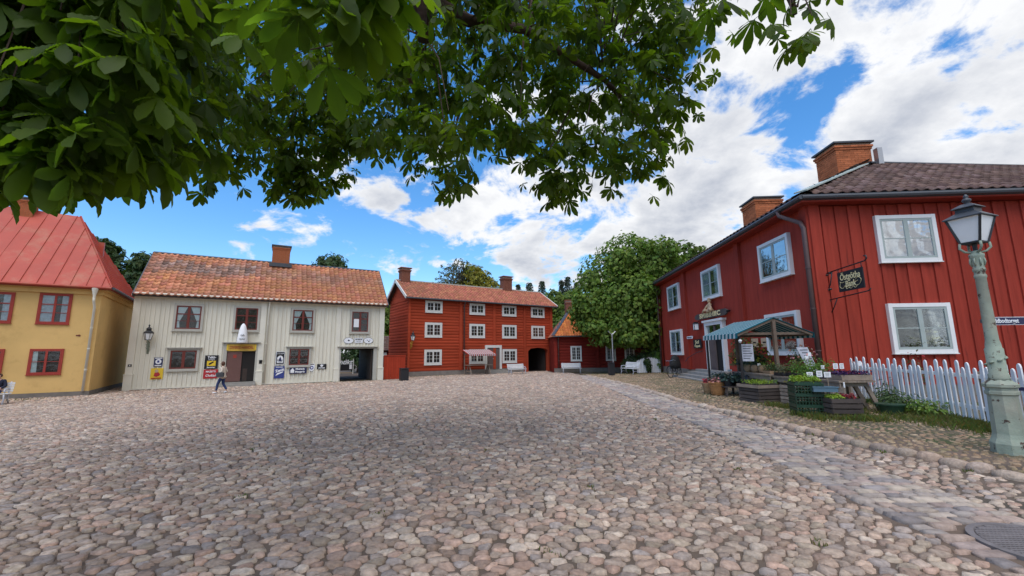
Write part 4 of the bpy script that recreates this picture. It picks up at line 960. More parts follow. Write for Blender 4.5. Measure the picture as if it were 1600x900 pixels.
# ================================================================ THINGS IN THE SQUARE
# ---- signs on the cream house
def plate(F, name, label, u0, u1, z0, z1, m, b=-.075, cat='sign', group=None, rim=None):
    t = F.thing(name, label, cat, (u0+u1)/2, b, (z0+z1)/2, group); w, h = (u1-u0)/2, (z1-z0)/2
    part('panel', MB().box(-w, w, -.018, 0, -h, h), M[m], t)
    if rim: part('border', MB().box(-w, w, -.024, -.0185, h-.03, h).box(-w, w, -.024, -.0185, -h, -h+.03).box(-w, -w+.03, -.024, -.0185, -h+.031, h-.031).box(w-.03, w, -.024, -.0185, -h+.031, h-.031), M[rim], t)
    return t, w, h
def shape(t, name, poly, m, y0=-.026, y1=-.0185): return part(name, MB().prism(poly, y0, y1), M[m], t)
def ell(cx, cz, rx, rz, n=16): return [(cx+rx*math.cos(2*math.pi*k/n), cz+rz*math.sin(2*math.pi*k/n)) for k in range(n)]
t, w, h = plate(FW, 'shop_sign', 'yellow shop sign lettered DIVERSE-HANDEL above the brown shop door', 4.93, 6.46, 1.90, 2.35, 'sign_gold', b=-.12)
letters(t, 'DIVERSE-HANDEL', .27, M['sash_red'], 0, -.024, 0, sx=.62, bold=.004)
part('end_scroll', MB().box(-w-.06, -w+.02, -.03, 0, -h*.8, h*.9), M['sign_yellow'], t); part('end_scroll', MB().box(w-.02, w+.06, -.03, 0, -h*.8, h*.9), M['sign_yellow'], t)
t = FW.thing('sugar_loaf_sign', 'white cone shaped sugar loaf sign hanging over the brown shop door', 'sign', 5.70, -.45, 2.42)
part('cone', MB().lathe([(.31, 0), (.32, .04), (.29, .35), (.22, .85), (.13, 1.15), (.05, 1.26), (.01, 1.28)], 16), M['print_white'], t, smooth=True)
for s_, zz in (('Kaffe', .50), ('Socker', .26)): o = letters(t, s_, .15, M['ink'], 0, -.31, zz, shear=.2, sx=.8); o.rotation_euler = (-.12, 0, 0)
part('hanger', MB().beam((0, .02, .98), (0, .40, .98), .03, .03), M['black'], t)
t, w, h = plate(FW, 'enamel_sign', 'square navy enamel sign with white disc beside the wall lantern', 1.27, 1.69, 1.0, 1.55, 'navy')
shape(t, 'disc', ell(0, .02, .145, .155), 'print_white'); shape(t, 'emblem', [(-.05, -.05), (.06, -.03), (.03, .10), (-.06, .08)], 'blue_enamel', -.030, -.0262); shape(t, 'band', [(-.16, -.24), (.16, -.24), (.16, -.19), (-.16, -.19)], 'print_white'); shape(t, 'band', [(-.17, .2), (.17, .2), (.17, .25), (-.17, .25)], 'print_white')
t, w, h = plate(FW, 'enamel_sign', 'yellow enamel sign with red and blue figure below the navy one', 1.17, 1.76, .24, .90, 'sign_yellow')
shape(t, 'red_print', [(-.14, -.14), (.02, -.19), (.17, -.08), (.12, .04), (.02, .13), (-.10, .06)], 'sign_red'); shape(t, 'pale_print', ell(-.02, .16, .09, .1), 'card_tan', -.030, -.0262); shape(t, 'band', [(-.24, -.30), (.22, -.30), (.22, -.235), (-.24, -.235)], 'sash_red')
t, w, h = plate(FW, 'enamel_sign', 'tall black enamel sign with yellow square above a red sign left of the shop door', 3.77, 4.48, .78, 1.64, 'ink')
letters(t, 'Tvätt-', .20, M['print_white'], 0, -.024, .30, bold=.006, sx=.9); letters(t, 'Sunlight', .12, M['print_white'], 0, -.024, .16, sx=.9)
shape(t, 'yellow_square', [(-.23, -.24), (.23, -.24), (.23, .08), (-.23, .08)], 'sign_yellow'); shape(t, 'dark_print', [(-.12, -.18), (-.02, -.14), (.14, .0), (.10, .05), (-.03, -.02), (-.13, -.08)], 'ink', -.03, -.0262); letters(t, 'Sommar', .13, M['print_white'], 0, -.024, -.33, bold=.004)
t, w, h = plate(FW, 'enamel_sign', 'red enamel sign with white lettering behind the walking woman', 3.76, 4.52, .18, .75, 'sign_red')
letters(t, 'MAZETTI', .15, M['print_white'], 0, -.024, .14, bold=.004, sx=.85); letters(t, 'Choklad', .2, M['print_white'], 0, -.024, -.10, shear=.3, bold=.004, sx=.8)
t, w, h = plate(FW, 'enamel_sign', 'black and white enamel sign with a lantern picture, upper of two beside the lower window', 7.70, 8.25, .97, 1.85, 'ink', rim='print_white')
shape(t, 'white_print', ell(0, -.08, .19, .24), 'print_white'); shape(t, 'white_print', [(-.19, -.33), (.19, -.33), (.19, -.08), (-.19, -.08)], 'print_white'); shape(t, 'dark_print', [(-.10, -.22), (.10, -.22), (.04, 0), (0, .1), (-.04, 0)], 'navy', -.03, -.0262); letters(t, 'CIGARR', .12, M['print_white'], 0, -.024, .30)
t, w, h = plate(FW, 'enamel_sign', 'blue enamel sign with slanting white lettering, lower of two beside the lower window', 7.67, 8.28, .04, .86, 'blue_enamel')
o = letters(t, 'Zenit', .24, M['print_white'], .02, -.024, .12, bold=.01); o.rotation_euler = (0, -.25, 0); letters(t, 'SVENSKA', .11, M['print_white'], 0, -.024, .33, bold=.002); shape(t, 'pennant', [(-.22, -.24), (.22, -.02), (.24, .05), (-.12, -.06)], 'print_white')
t, w, h = plate(FW, 'enamel_sign', 'long navy enamel sign with white lettering under the lower window', 8.58, 9.66, .32, .77, 'navy', b=-.13)
shape(t, 'white_print', [(-.47, -.16), (-.24, -.16), (-.24, .02), (-.30, .10), (-.33, .17), (-.40, .10), (-.47, .02)], 'print_white'); letters(t, 'Mustads', .17, M['print_white'], .12, -.024, .09, bold=.006); letters(t, 'Margarin', .17, M['print_white'], .12, -.024, -.10, bold=.006)
t = FW.thing('enamel_sign', 'shield shaped white and blue sign right of the lower window', 'sign', 9.97, -.075, .72)
part('panel', MB().prism([(-.19, .27), (.19, .27), (.19, -.05), (.13, -.20), (0, -.28), (-.13, -.20), (-.19, -.05)], -.018, 0), M['print_white'], t)
shape(t, 'blue_print', ell(0, -.02, .12, .13), 'blue_enamel'); shape(t, 'pale_print', ell(0, -.02, .06, .07), 'print_white', -.03, -.0262); shape(t, 'band', [(-.15, .19), (.15, .19), (.15, .24), (-.15, .24)], 'ink')
t, w, h = plate(FW, 'enamel_sign', 'small black enamel sign with white emblem farthest from the shop door', 10.31, 10.93, .58, .94, 'ink')
shape(t, 'white_print', [(-.13, .15), (-.05, .10), (0, .20), (.05, .10), (.13, .15), (.07, .02), (0, -.03), (-.07, .02)], 'print_white'); letters(t, 'SYSTEM', .12, M['print_white'], 0, -.024, -.10, bold=.004)
for nm, lb, u, mk in (('oval_sign', 'left oval white sign with dark emblem above the passage', 12.36, 0), ('oval_sign', 'right oval white sign with dotted emblem above the passage', 13.78, 1)):
    t = FW.thing(nm, lb, 'sign', u, -.075, 2.62); part('panel', MB().prism(ell(0, 0, .33, .21, 24), -.02, 0), M['print_white'], t); part('border', MB().prism(ell(0, 0, .335, .215, 24), -.012, 0.001), M['ink'], t).scale = (1.05, 1, 1.07)
    if mk == 0: shape(t, 'emblem', [(-.07, -.04), (.09, -.04), (.05, .03), (0, .08), (-.04, .03)], 'ink', -.026, -.021)
    else: shape(t, 'emblem', ell(.03, -.06, .05, .05, 8), 'ink', -.026, -.021); shape(t, 'emblem', ell(-.08, .03, .045, .03, 8), 'blue_enamel', -.026, -.021); shape(t, 'emblem', ell(.10, .04, .035, .03, 8), 'blue_enamel', -.026, -.021)
t, w, h = plate(FW, 'passage_sign', 'rectangular white lettered sign between the two ovals above the passage', 12.77, 13.39, 2.44, 2.81, 'print_white', rim='lace')
letters(t, 'MUSEUM', .12, M['ink'], 0, -.024, .07, bold=.003); letters(t, 'Hantverkare', .07, M['ink'], 0, -.024, -.07)
t, w, h = plate(FW, 'number_plate', 'small black house number plate on the left corner of the cream house', .10, .27, 1.02, 1.16, 'ink', b=-.115); shape(t, 'white_print', [(-.04, -.03), (.04, -.03), (0, .04)], 'print_white')
t, w, h = plate(FW, 'letter_box', 'small black box on the pilaster right of the shop door', 6.74, 6.92, 1.05, 1.28, 'ink', b=-.115, cat='box'); part('lid', MB().box(-.10, .10, -.08, 0, .10, .125), M['black'], t)
# ---- lanterns on walls
def wall_lantern(F, name, label, u, z, s=1., scroll='lamp_green', reach=.42):
    t = F.thing(name, label, 'lantern', u, -reach, z)
    def ring(r, zz): return (r*s, zz*s)
    part('frame', MB().lathe([ring(.15, 0), ring(.155, .03), ring(.15, .035)], 6).lathe([ring(.25, .42), ring(.27, .44), ring(.24, .47)], 6), M['black'], t)
    gm = MB().lathe([ring(.14, .03), ring(.235, .42)], 6, caps=False); part('glass', gm, M['lamp_glass'], t)
    bars = MB()
    for k in range(6):
        a = 2*math.pi*k/6; bars.beam((.15*s*math.cos(a), .15*s*math.sin(a), .02*s), (.245*s*math.cos(a), .245*s*math.sin(a), .43*s), .02*s, .02*s)
    part('glazing_bars', bars, M['black'], t)
    part('roof', MB().lathe([ring(.28, .46), ring(.17, .58), ring(.13, .60), ring(.13, .70), ring(.16, .71), ring(.05, .82), ring(.03, .88), ring(.055, .92), ring(.02, .99)], 8), M['black'], t)
    mb = MB().tube([(0, 0, -.02*s), (0, .02, -.12*s), (0, reach*.5, -.34*s), (0, reach-.06, -.40*s)], .025*s, 6)
    mb.tube([(0, reach*.35, -.10*s), (.0, reach*.65, -.04*s), (0, reach-.04, -.15*s), (0, reach-.04, -.75*s)], .022*s, 6)
    for k in range(8): mb.tube([(.12*s*math.sin(k*2.1), reach*.2+.06*k*s*.6, -.12*s-.07*k*s), (.02, reach*.3+.05*k*s*.5, -.18*s-.07*k*s), (-.09*s*math.cos(k*1.7), reach*.25+.05*k*s*.5, -.10*s-.06*k*s)], .02*s, 5)
    mb.box(-.06*s, .06*s, reach-.05, reach-.02, -.85*s, -.1*s)
    part('bracket', mb, M[scroll], t, smooth=True); return t
wall_lantern(FW, 'wall_lantern', 'black wall lantern on pale green scroll bracket on the cream house', .92, 2.58, .95)
wall_lantern(FC, 'wall_lantern', 'black wall lantern on ornate bracket on the tall red log house', .12, 2.72, .85, 'sign_gold', .55)
t = FS.thing('wall_lantern', 'small square black lantern left of the bank entrance', 'lantern', -.32, FR.L-8.45, 2.86)
part('frame', MB().box(-.13, .13, -.13, .13, 0, .03).box(-.15, .15, -.15, .15, .40, .44).box(-.10, .10, -.10, .10, .441, .50).box(-.13, -.11, -.13, -.11, .031, .399).box(.11, .13, -.13, -.11, .031, .399).box(-.13, -.11, .11, .13, .031, .399).box(.11, .13, .11, .13, .031, .399), M['black'], t)
part('glass', MB().box(-.115, .115, -.115, .115, .035, .395), M['lamp_glass'], t); part('bracket', MB().beam((0, 0, .44), (.28, 0, .60), .03, .03), M['black'], t)
# ---- signs on the bank
class FWest:      # frame helper: u measured from the far corner of the bank's west wall, as in the wall itself
    pass
def west_thing(name, label, cat, u, b, z, group=None): return FR.thing(name, label, cat, u, b, z, group)
t = west_thing('carved_sign', 'carved wooden name board over the bank entrance with a seated figure on top', 'sign', 10.5, -.22, 3.62)
part('board', MB().prism([(-2.15, -.10), (-1.95, -.16), (1.95, -.16), (2.15, -.08), (2.3, .02), (2.15, .13), (1.9, .19), (-1.9, .19), (-2.15, .12), (-2.3, .0)], -.05, .03), M['wood_dark'], t)
letters(t, 'SHIBIHIIC', .36, M['gold'], 0, -.056, .015, sx=1.75, bold=.012, space=1.1)
part('end_knob', MB().lathe([(.10, -.05), (.10, .02)], 8), M['petal_red'], t).location = (2.32, -.02, .03); const_tint(t.children[-1].data)
fg = MB().lathe([(.34, .17), (.36, .25), (.20, .42), (.17, .52), (.22, .60), (.10, .70), (.06, .74)], 10, sy=.5).lathe([(.04, .70), (.10, .76), (.12, .84), (.09, .92), (.12, .93), (.02, .99)], 10)
fg.tube([(-.15, -.05, .58), (-.42, -.10, .40), (-.40, -.14, .28)], .055, 6).tube([(.15, -.05, .58), (.40, -.1, .42), (.50, -.12, .30)], .055, 6).tube([(-.1, -.1, .28), (-.45, -.16, .30), (-.62, -.16, .20)], .07, 6).tube([(.1, -.1, .28), (.42, -.16, .32), (.60, -.16, .22)], .07, 6)
part('carved_figure', fg, M['card_tan'], t, smooth=True)
t = west_thing('black_board', 'black lettered board on the red wall left of the bank entrance', 'sign', 7.93, -.10, 2.04)
part('panel', MB().box(-.66, .66, -.02, 0, -.28, .28), M['ink'], t); letters(t, 'Sol', .30, M['gold'], 0, -.026, .10, sx=1.7, bold=.008); letters(t, 'Öppet', .20, M['gold'], 0, -.026, -.14, sx=1.7, bold=.006)
t = west_thing('name_plate', 'narrow white plate on the red wall near the corner pilaster', 'sign', 6.80, -.14, 2.47); part('panel', MB().box(-.52, .52, -.02, 0, -.085, .085), M['card'], t); letters(t, 'Museum', .13, M['ink'], 0, -.026, 0, sx=1.7)
# ---- the hanging bank sign
t = FS.thing('bank_sign', 'black hanging sign with gold lettering Östgötha Bank on wrought iron bracket', 'sign', .30, 0, 3.9)
# local y runs into the wall; the panel stands across, facing the square's centre
pn = part('panel', MB().box(-.02, .02, -1.78, -.66, -.34, .33), M['ink'], t)
tx = text_mesh('Östgötha', .30, M['gold'], ext=.004, shear=.12, bold=.003, sx=.80); o = link('lettering', tx, t); o.matrix_local = Matrix.Translation((-.026, -1.22, .13)) @ Matrix.Rotation(-math.pi/2, 4, 'Z')
tx = text_mesh('Bank', .29, M['gold'], ext=.004, shear=.12, bold=.004, sx=.80); o = link('lettering', tx, t); o.matrix_local = Matrix.Translation((-.026, -1.22, -.12)) @ Matrix.Rotation(-math.pi/2, 4, 'Z')
sw = MB(); X = -.028
def spl(pts, n=6):
    P = [Vector((X, p[0], p[1])) for p in pts]; out = []
    for i in range(len(P)-1):
        a, b, c, d = P[max(i-1, 0)], P[i], P[i+1], P[min(i+2, len(P)-1)]
        for k in range(n):
            s = k/n; out.append(.5*((2*b)+(c-a)*s+(2*a-5*b+4*c-d)*s*s+(3*b-a-3*c+d)*s**3))
    return out+[P[-1]]
for pts in ([(-.80, -.02), (-.74, -.16), (-.86, -.24), (-.98, -.16), (-1.04, -.27), (-1.14, -.24), (-1.22, -.28), (-1.34, -.23), (-1.44, -.28), (-1.52, -.20)], [(-1.46, -.02), (-1.58, .04), (-1.70, -.05), (-1.62, -.18), (-1.48, -.22), (-1.42, -.12), (-1.56, -.06)], [(-.76, .0), (-.86, -.04), (-.98, -.02)]):
    sw.tube(spl(pts), .007, 5)
part('flourish', sw, M['gold'], t, smooth=True)
br = MB().tube([(0, 0, .42), (0, -1.9, .50), (0, -2.0, .56), (0, -1.97, .66), (0, -1.88, .66)], .022, 6).tube([(0, -.05, -.54), (0, -1.9, -.46), (0, -2.0, -.40)], .020, 6)
br.tube([(0, -.70, .33), (0, -.70, .44)], .014, 6).tube([(0, -1.74, .33), (0, -1.74, .48)], .014, 6).tube([(0, -.40, .42), (0, -.25, .0), (0, -.05, -.2)], .018, 6).tube([(0, -.5, -.52), (0, -.3, -.8), (0, -.04, -1.1)], .018, 6)
for c in ((-.15, .36), (-.3, .40), (-.12, -.18), (-.22, -.16), (-.1, -.58)): br.lathe([(.04, -.03), (.055, 0), (.04, .03)], 8, (0, c[0], c[1]))
part('bracket', br, M['black'], t, smooth=True)
# ---- the big street lamp
LX, LY = 7.56, 6.62; lz = gzf(LX, LY)-.02
t = thing('street_lamp', 'tall street lamp with flaking pale green cast iron post and black lantern', 'street lamp', (LX, LY, lz), -.45)
part('pedestal', MB().lathe([(r_*.72, z_) for r_, z_ in [(.31, -.05), (.31, .16), (.265, .24), (.245, .30), (.225, .86), (.23, .875), (.255, .89), (.255, .93), (.235, .945), (.235, .985), (.275, 1.0), (.275, 1.04), (.19, 1.09), (.175, 1.11)]], 8, rot=math.pi/8), M['lamp_green'], t)
ps = [(.165, 1.10), (.15, 1.14), (.155, 1.18), (.135, 1.20), (.138, 1.58), (.12, 1.60), (.115, 1.66), (.10, 1.72), (.084, 2.70), (.098, 2.72), (.098, 2.75), (.086, 2.77), (.086, 2.81), (.100, 2.83), (.100, 2.86), (.088, 2.88), (.108, 3.04), (.118, 3.06), (.118, 3.10), (.08, 3.12), (.06, 3.16)]
part('post', MB().lathe([(r_*.76, z_) for r_, z_ in ps], 16), M['lamp_green'], t, smooth=True)
orn = MB()
for k in range(9):
    a = k*.9; orn.tube([(.106*math.cos(a), .106*math.sin(a), 1.22+.035*k), (.122*math.cos(a+.25), .122*math.sin(a+.25), 1.235+.035*k), (.106*math.cos(a+.5), .106*math.sin(a+.5), 1.25+.035*k)], .016, 5)
for k in range(8):
    a = k*math.pi/4; orn.tube([(.074*math.cos(a), .074*math.sin(a), 2.91), (.092*math.cos(a), .092*math.sin(a), 2.97), (.083*math.cos(a), .083*math.sin(a), 3.03)], .012, 5)
part('ornament', orn, M['lamp_green'], t, smooth=True)
yk = MB(); q = .70
for k in range(4):
    a = k*math.pi/2; yk.tube([(.05*math.cos(a), .05*math.sin(a), 3.13), (.13*math.cos(a), .13*math.sin(a), 3.15), (.185*math.cos(a), .185*math.sin(a), 3.21), (.175*math.cos(a), .175*math.sin(a), 3.29)], .018, 6)
part('yoke', yk, M['lamp_green'], t, smooth=True)
part('bottom_frame', MB().lathe([(.15, 3.275), (.175, 3.28), (.175, 3.30), (.15, 3.31)], 4), M['black'], t)
part('burner', MB().lathe([(.03, 3.15), (.035, 3.30), (.05, 3.36), (.03, 3.40)], 8), M['black'], t)
for k in range(4):
    a0, a1 = k*math.pi/2, (k+1)*math.pi/2
    p = [(.16*math.cos(a0), .16*math.sin(a0), 3.31), (.16*math.cos(a1), .16*math.sin(a1), 3.31), (.29*math.cos(a1), .29*math.sin(a1), 3.70), (.29*math.cos(a0), .29*math.sin(a0), 3.70)]
    part('lantern_pane', MB().add(p, [(0, 1, 2, 3)]), M['lamp_glass'], t)
    part('corner_bar', MB().beam((.166*math.cos(a0), .166*math.sin(a0), 3.29), (.298*math.cos(a0), .298*math.sin(a0), 3.71), .026, .026), M['black'], t)
part('lantern_roof', MB().lathe([(.29, 3.695), (.345, 3.70), (.34, 3.715), (.29, 3.74), (.18, 3.80), (.165, 3.805), (.16, 3.87), (.215, 3.875), (.21, 3.888), (.09, 3.95), (.045, 3.96)], 4), M['metal_dark'], t)
part('finial', MB().lathe([(.04, 3.955), (.033, 3.975), (.05, 3.995), (.06, 4.02), (.043, 4.045), (.018, 4.055), (.036, 4.075), (.026, 4.10), (.008, 4.125)], 12), M['metal_dark'], t, smooth=True)
t = thing('street_sign', 'blue street name sign reading Kryddbodtorget sticking out behind the street lamp', 'sign', (8.215, 6.93, 2.075), -.02)
part('panel', MB().box(-.335, .335, -.006, .006, -.066, .066), M['print_white'], t); part('face', MB().box(-.332, .328, -.009, -.0065, -.058, .058), M['navy'], t)
letters(t, 'Kryddbodtorget', .10, M['print_white'], -.075, -.012, 0, bold=.002, ext=.002, sx=.78); part('clamp', MB().box(-.42, -.336, -.012, .012, -.03, .03), M['metal_dark'], t)
t = thing('litter_bin', 'dark blue bin standing against the picket fence beyond the street lamp', 'bin', (9.02, 7.05, gzf(8.9, 7.05)), -.1)
part('body', MB().prism([(-.26, 0), (.26, 0), (.29, .84), (-.29, .84)], -.26, .26), M['navy'], t); part('lid', MB().box(-.32, .32, -.30, .30, .841, .90), M['navy'], t)
# ---- the white picket fence
t = thing('picket_fence', 'white wooden picket fence of alternating tall and short pickets in front of the bank', 'fence', (11.05, 13.85, gzf(11, 13.8)))
pl_ = [(11.05, 13.85), (10.55, 11.75), (10.15, 10.10), (9.76, 9.0), (9.16, 7.6), (8.5, 6.1), (7.9, 4.7)]
me_s = {}
def picket_mesh(h): return MB().prism([(-.052, .04), (.052, .04), (.052, h-.07), (.035, h-.02), (0, h), (-.035, h-.02), (-.052, h-.07)], -.012, .012).mesh('picket', M['fence_white'])
PM = {k: [picket_mesh(h+j) for j in (0, .015, -.015)] for k, h in ((0, 1.30), (1, 1.16))}
n_ = 0
for i in range(len(pl_)-1):
    a, b = Vector(pl_[i]), Vector(pl_[i+1]); d = b-a; ln = d.length; d.normalize(); ang = math.atan2(d.y, d.x); k = .07 if i else 0.02
    nrm = Vector((d.y, -d.x))                 # points to the square
    for z in (.32, .98):
        p0 = a-nrm*.04; p1 = b-nrm*.04; part('rail', MB().box(0, ln, -.02, .02, -.04, .04), M['fence_white'], t).matrix_local = Matrix.Translation((p0.x-11.05, p0.y-13.85, z+gzf(a.x, a.y)-gzf(11, 13.8))) @ Matrix.Rotation(ang, 4, 'Z')
    q = a-nrm*.11; part('fence_post', MB().box(-.05, .05, -.05, .05, -.2, 1.08), M['wood'], t).location = (q.x-11.05, q.y-13.85, 0)
    while k < ln:
        p = a+d*k; o = link('picket', rnd.choice(PM[n_ % 2]), t); o.location = (p.x-11.05, p.y-13.85, gzf(p.x, p.y)-gzf(11, 13.8)+rnd.uniform(-.02, .02)); o.rotation_euler = (rnd.uniform(-.012, .012), rnd.uniform(-.025, .025), ang+math.pi); n_ += 1; k += .192
# ---- red plank gate between the two houses
A = Vector((-10.0, 32.75)); B = Vector((-8.55, 33.6)); ga = math.atan2(B.y-A.y, B.x-A.x); gl = (B-A).length
t = thing('plank_gate', 'red plank gate closing the gap between the cream and the tall red house', 'gate', (A.x, A.y, -.38), ga)
for k in range(9): part('plank', MB().box(k*gl/9+.006, (k+1)*gl/9-.006, -.02, .02, .04, 1.78+rnd.uniform(-.01, .01)), M['red_gate'], t)
part('top_rail', MB().box(-.02, gl+.02, -.05, .05, 1.80, 1.88), M['red_gate'], t); part('cross_rail', MB().box(0, gl, .021, .06, .35, .45).box(0, gl, .021, .06, 1.4, 1.5), M['red_gate'], t)
def bin_(name, label, x, y, w, h, rz, m='black'):
    t = thing(name, label, 'bin', (x, y, gzf(x, y)), rz)
    part('body', MB().prism([(-w/2, .04), (w/2, .04), (w/2, h-.10), (-w/2, h-.10)], -w/2, w/2).box(-w/2+.04, w/2-.04, -w/2+.04, w/2-.04, -.02, .04), M[m], t)
    part('lid', MB().box(-w/2-.02, w/2+.02, -w/2-.02, w/2+.02, h-.06, h).box(-w/2+.05, w/2-.05, -w/2+.05, w/2-.05, h-.10, h-.06), M[m], t)
    part('slot', MB().box(-w*.3, w*.3, -w/2-.024, -w/2-.018, h-.095, h-.065), M['dark_void'], t); return t
bin_('litter_bin', 'black litter bin at the corner of the tall red house by the plank gate', -8.12, 31.6, .58, .93, .5)
bin_('litter_bin', 'black litter bin standing below a thin pole near the chestnut tree', 7.42, 31.9, .40, .96, .1)
t = thing('flag_pole', 'thin grey pole with a forked top rising behind the black bin', 'pole', (7.68, 32.3, gzf(7.7, 32.3)))
part('pole', MB().tube([(0, 0, 0), (0, 0, 3.1)], .045, 8), M['chrome'], t); part('fork', MB().tube([(-.3, 0, 3.35), (-.05, 0, 3.1), (.05, 0, 3.1), (.28, 0, 3.32)], .03, 6), M['chrome'], t)
# ---- benches
def bench(x, y, rz, label, w=1.85):
    t = thing('park_bench', label, 'bench', (x, y, gzf(x, y)), rz, 'white park benches round the square')
    for k in range(4): part('seat_slat', MB().box(-w/2, w/2, -.44+k*.115, -.345+k*.115, .43+.01*abs(k-1.5), .46+.01*abs(k-1.5)), M['white'], t)
    for k in range(4): part('back_slat', MB().box(-w/2, w/2, .03+.035*k, .055+.035*k, .52+k*.105, .61+k*.105), M['white'], t)
    for s in (-1, 1):
        X = s*(w/2-.12)
        part('end_frame', MB().tube([(X, -.46, 0), (X, -.38, .20), (X, -.42, .40), (X, -.2, .42), (X, .02, .44), (X, .08, .60), (X, .17, .95)], .03, 6).tube([(X, .16, 0), (X, .02, .2), (X, .02, .44)], .03, 6).tube([(X, -.38, .2), (X, -.2, .26), (X, .02, .2)], .02, 6).tube([(X, .07, .64), (X, -.2, .66), (X, -.40, .63), (X, -.42, .54), (X, -.36, .50)], .025, 6), M['lace'], t, smooth=True)
    return t
bench(.30, 39.35, FC.ang, 'white slatted bench between the grey door and the dark gateway')
bench(5.55, 40.2, .03, 'white slatted bench against the low dark red house')
bench(9.25, 33.0, math.radians(-72), 'white bench seen end on beside the small white gate')
bench(-23.02, 18.43, FY.ang, 'white bench with a seated person in front of the yellow house')
# ---- the little market stall with the red striped awning
cx, cy = FC.w(6.15, -1.35, 0)[:2]
t = thing('market_stall', 'small market stall with red and white striped awning before the red log house', 'market stall', (cx, cy, gzf(cx, cy)), FC.ang)
part('table_top', MB().box(-1.25, 1.25, -.42, .42, .86, .91), M['wood'], t)
for s in (-1, 1):
    for y0, y1 in ((-.5, -.12), (.5, .12)): part('leg', MB().beam((s*1.0, y0, 0), (s*1.0, y1, .86), .06, .08), M['wood'], t)
    part('trestle_bar', MB().box(s*1.0-.03, s*1.0+.03, -.36, .36, .28, .34), M['wood'], t); part('awning_post', MB().beam((s*1.22, .44, 0), (s*1.22, .44, 2.15), .06, .06), M['wood'], t); part('awning_arm', MB().beam((s*1.22, .44, 1.85), (s*1.22, -.62, 1.95), .05, .05), M['wood'], t)
ns = 27; x0, x1 = -1.45, 1.45
for c in (0, 1):
    mb = MB()
    for k in range(c, ns, 2):
        a = x0+(x1-x0)*k/ns; b = x0+(x1-x0)*(k+1)/ns
        mb.slab([(a, -.75, 1.86), (b, -.75, 1.86), (b, .5, 2.28), (a, .5, 2.28)], .012).slab([(a, -.76, 1.70), (b, -.76, 1.70), (b, -.755, 1.86), (a, -.755, 1.86)], .012)
    part('awning_stripes', mb, M['awning_red' if c == 0 else 'awning_white'], t)
# ---- the plant stall in front of the bank: turquoise awning
AZ = .04
t = thing('awning_stall', 'gabled turquoise and white striped awning over the plant sale tables', 'market stall', (8.5, 13.6, AZ))
E0, E1, RX, YA, YB, ZE, ZR = -1.20, 1.30, .04, 0., 2.45, 2.13, 2.64
for c in (0, 1):
    mb = MB(); n = 10; pr = (YB-YA)/n
    for k in range(n):
        a, b = (YA+k*pr, YA+k*pr+pr*.72) if c == 0 else (YA+k*pr+pr*.72, YA+(k+1)*pr)
        mb.slab([(E0, a, ZE), (RX, a, ZR), (RX, b, ZR), (E0, b, ZE)], .012).slab([(RX, a, ZR), (E1, a, ZE), (E1, b, ZE), (RX, b, ZR)], .012)
        a, b = (YA+k*pr, YA+k*pr+pr*.5) if c == 0 else (YA+k*pr+pr*.5, YA+(k+1)*pr)
        mb.slab([(E0-.012, b, ZE-.16), (E0-.012, a, ZE-.16), (E0-.002, a, ZE), (E0-.002, b, ZE)], .010).slab([(E1+.012, a, ZE-.16), (E1+.012, b, ZE-.16), (E1+.002, b, ZE), (E1+.002, a, ZE)], .010)
    part('awning_stripes', mb, M['awning_blue' if c == 0 else 'awning_white'], t)
for y in (.06, YB-.06):
    part('rafter', MB().beam((E0+.02, y, ZE-.06), (RX, y, ZR-.06), .05, .07), M['stall_wood'], t); part('rafter', MB().beam((E1-.02, y, ZE-.06), (RX, y, ZR-.06), .05, .07), M['stall_wood'], t)
    part('tie_beam', MB().beam((E0+.1, y+.07, ZE-.01), (E1-.1, y+.07, ZE-.01), .05, .08), M['stall_wood'], t); part('post', MB().box(RX-.05, RX+.05, y-.05, y+.05, .0, ZR-.1), M['stall_wood'], t)
    part('post', MB().box(E0+.16, E0+.22, y+.16, y+.22, 0, ZE), M['black'], t)
for x in (E0+.04, E1-.04, RX): part('purlin', MB().beam((x, .06, (ZE if x != RX else ZR)-.05), (x, YB-.06, (ZE if x != RX else ZR)-.05), .05, .06), M['stall_wood'], t)
part('bulb', MB().lathe([(.01, .06), (.05, .03), (.06, 0), (.03, -.05), (.005, -.06)], 8), M['print_white'], t).location = (E0+.14, .12, ZE-.24)
# ---- trestle tables
def table(name, label, x0, x1, y0, y1, h, m='wood', splay=False):
    t = thing(name, label, 'table', ((x0+x1)/2, (y0+y1)/2, AZ)); cx, cy = (x0+x1)/2, (y0+y1)/2; n = 4; w = (x1-x0)/n
    for k in range(n): part('board', MB().box(x0-cx+k*w+.004, x0-cx+(k+1)*w-.004, y0-cy, y1-cy, h-.045, h+rnd.uniform(0, .006)), M[m], t)
    part('apron', MB().box(x0-cx+.03, x0-cx+.06, y0-cy+.02, y1-cy-.02, h-.17, h-.046), M[m], t)
    for y in (y0-cy+.18, y1-cy-.18):
        part('cross_bar', MB().box(x0-cx+.061, x1-cx-.08, y-.04, y+.04, h-.15, h-.047), M[m], t)
        for s in (-1, 1):
            X = x0-cx+.14 if s < 0 else x1-cx-.14
            part('leg', MB().beam((X+s*(.34 if splay else .0), y, 0), (X, y, h-.05), .06, .10), M[m], t)
    return t
table('trestle_table', 'weathered trestle table with burlap pots nearest the bank door', 8.05, 9.2, 13.35, 15.55, .82)
table('trestle_table', 'weathered trestle table carrying trays of green herbs', 8.12, 9.35, 11.55, 13.3, .79)
table('trestle_table', 'trestle table with splayed legs and purple plants at the fence end', 8.22, 9.15, 10.75, 11.5, .80, 'wood', True)
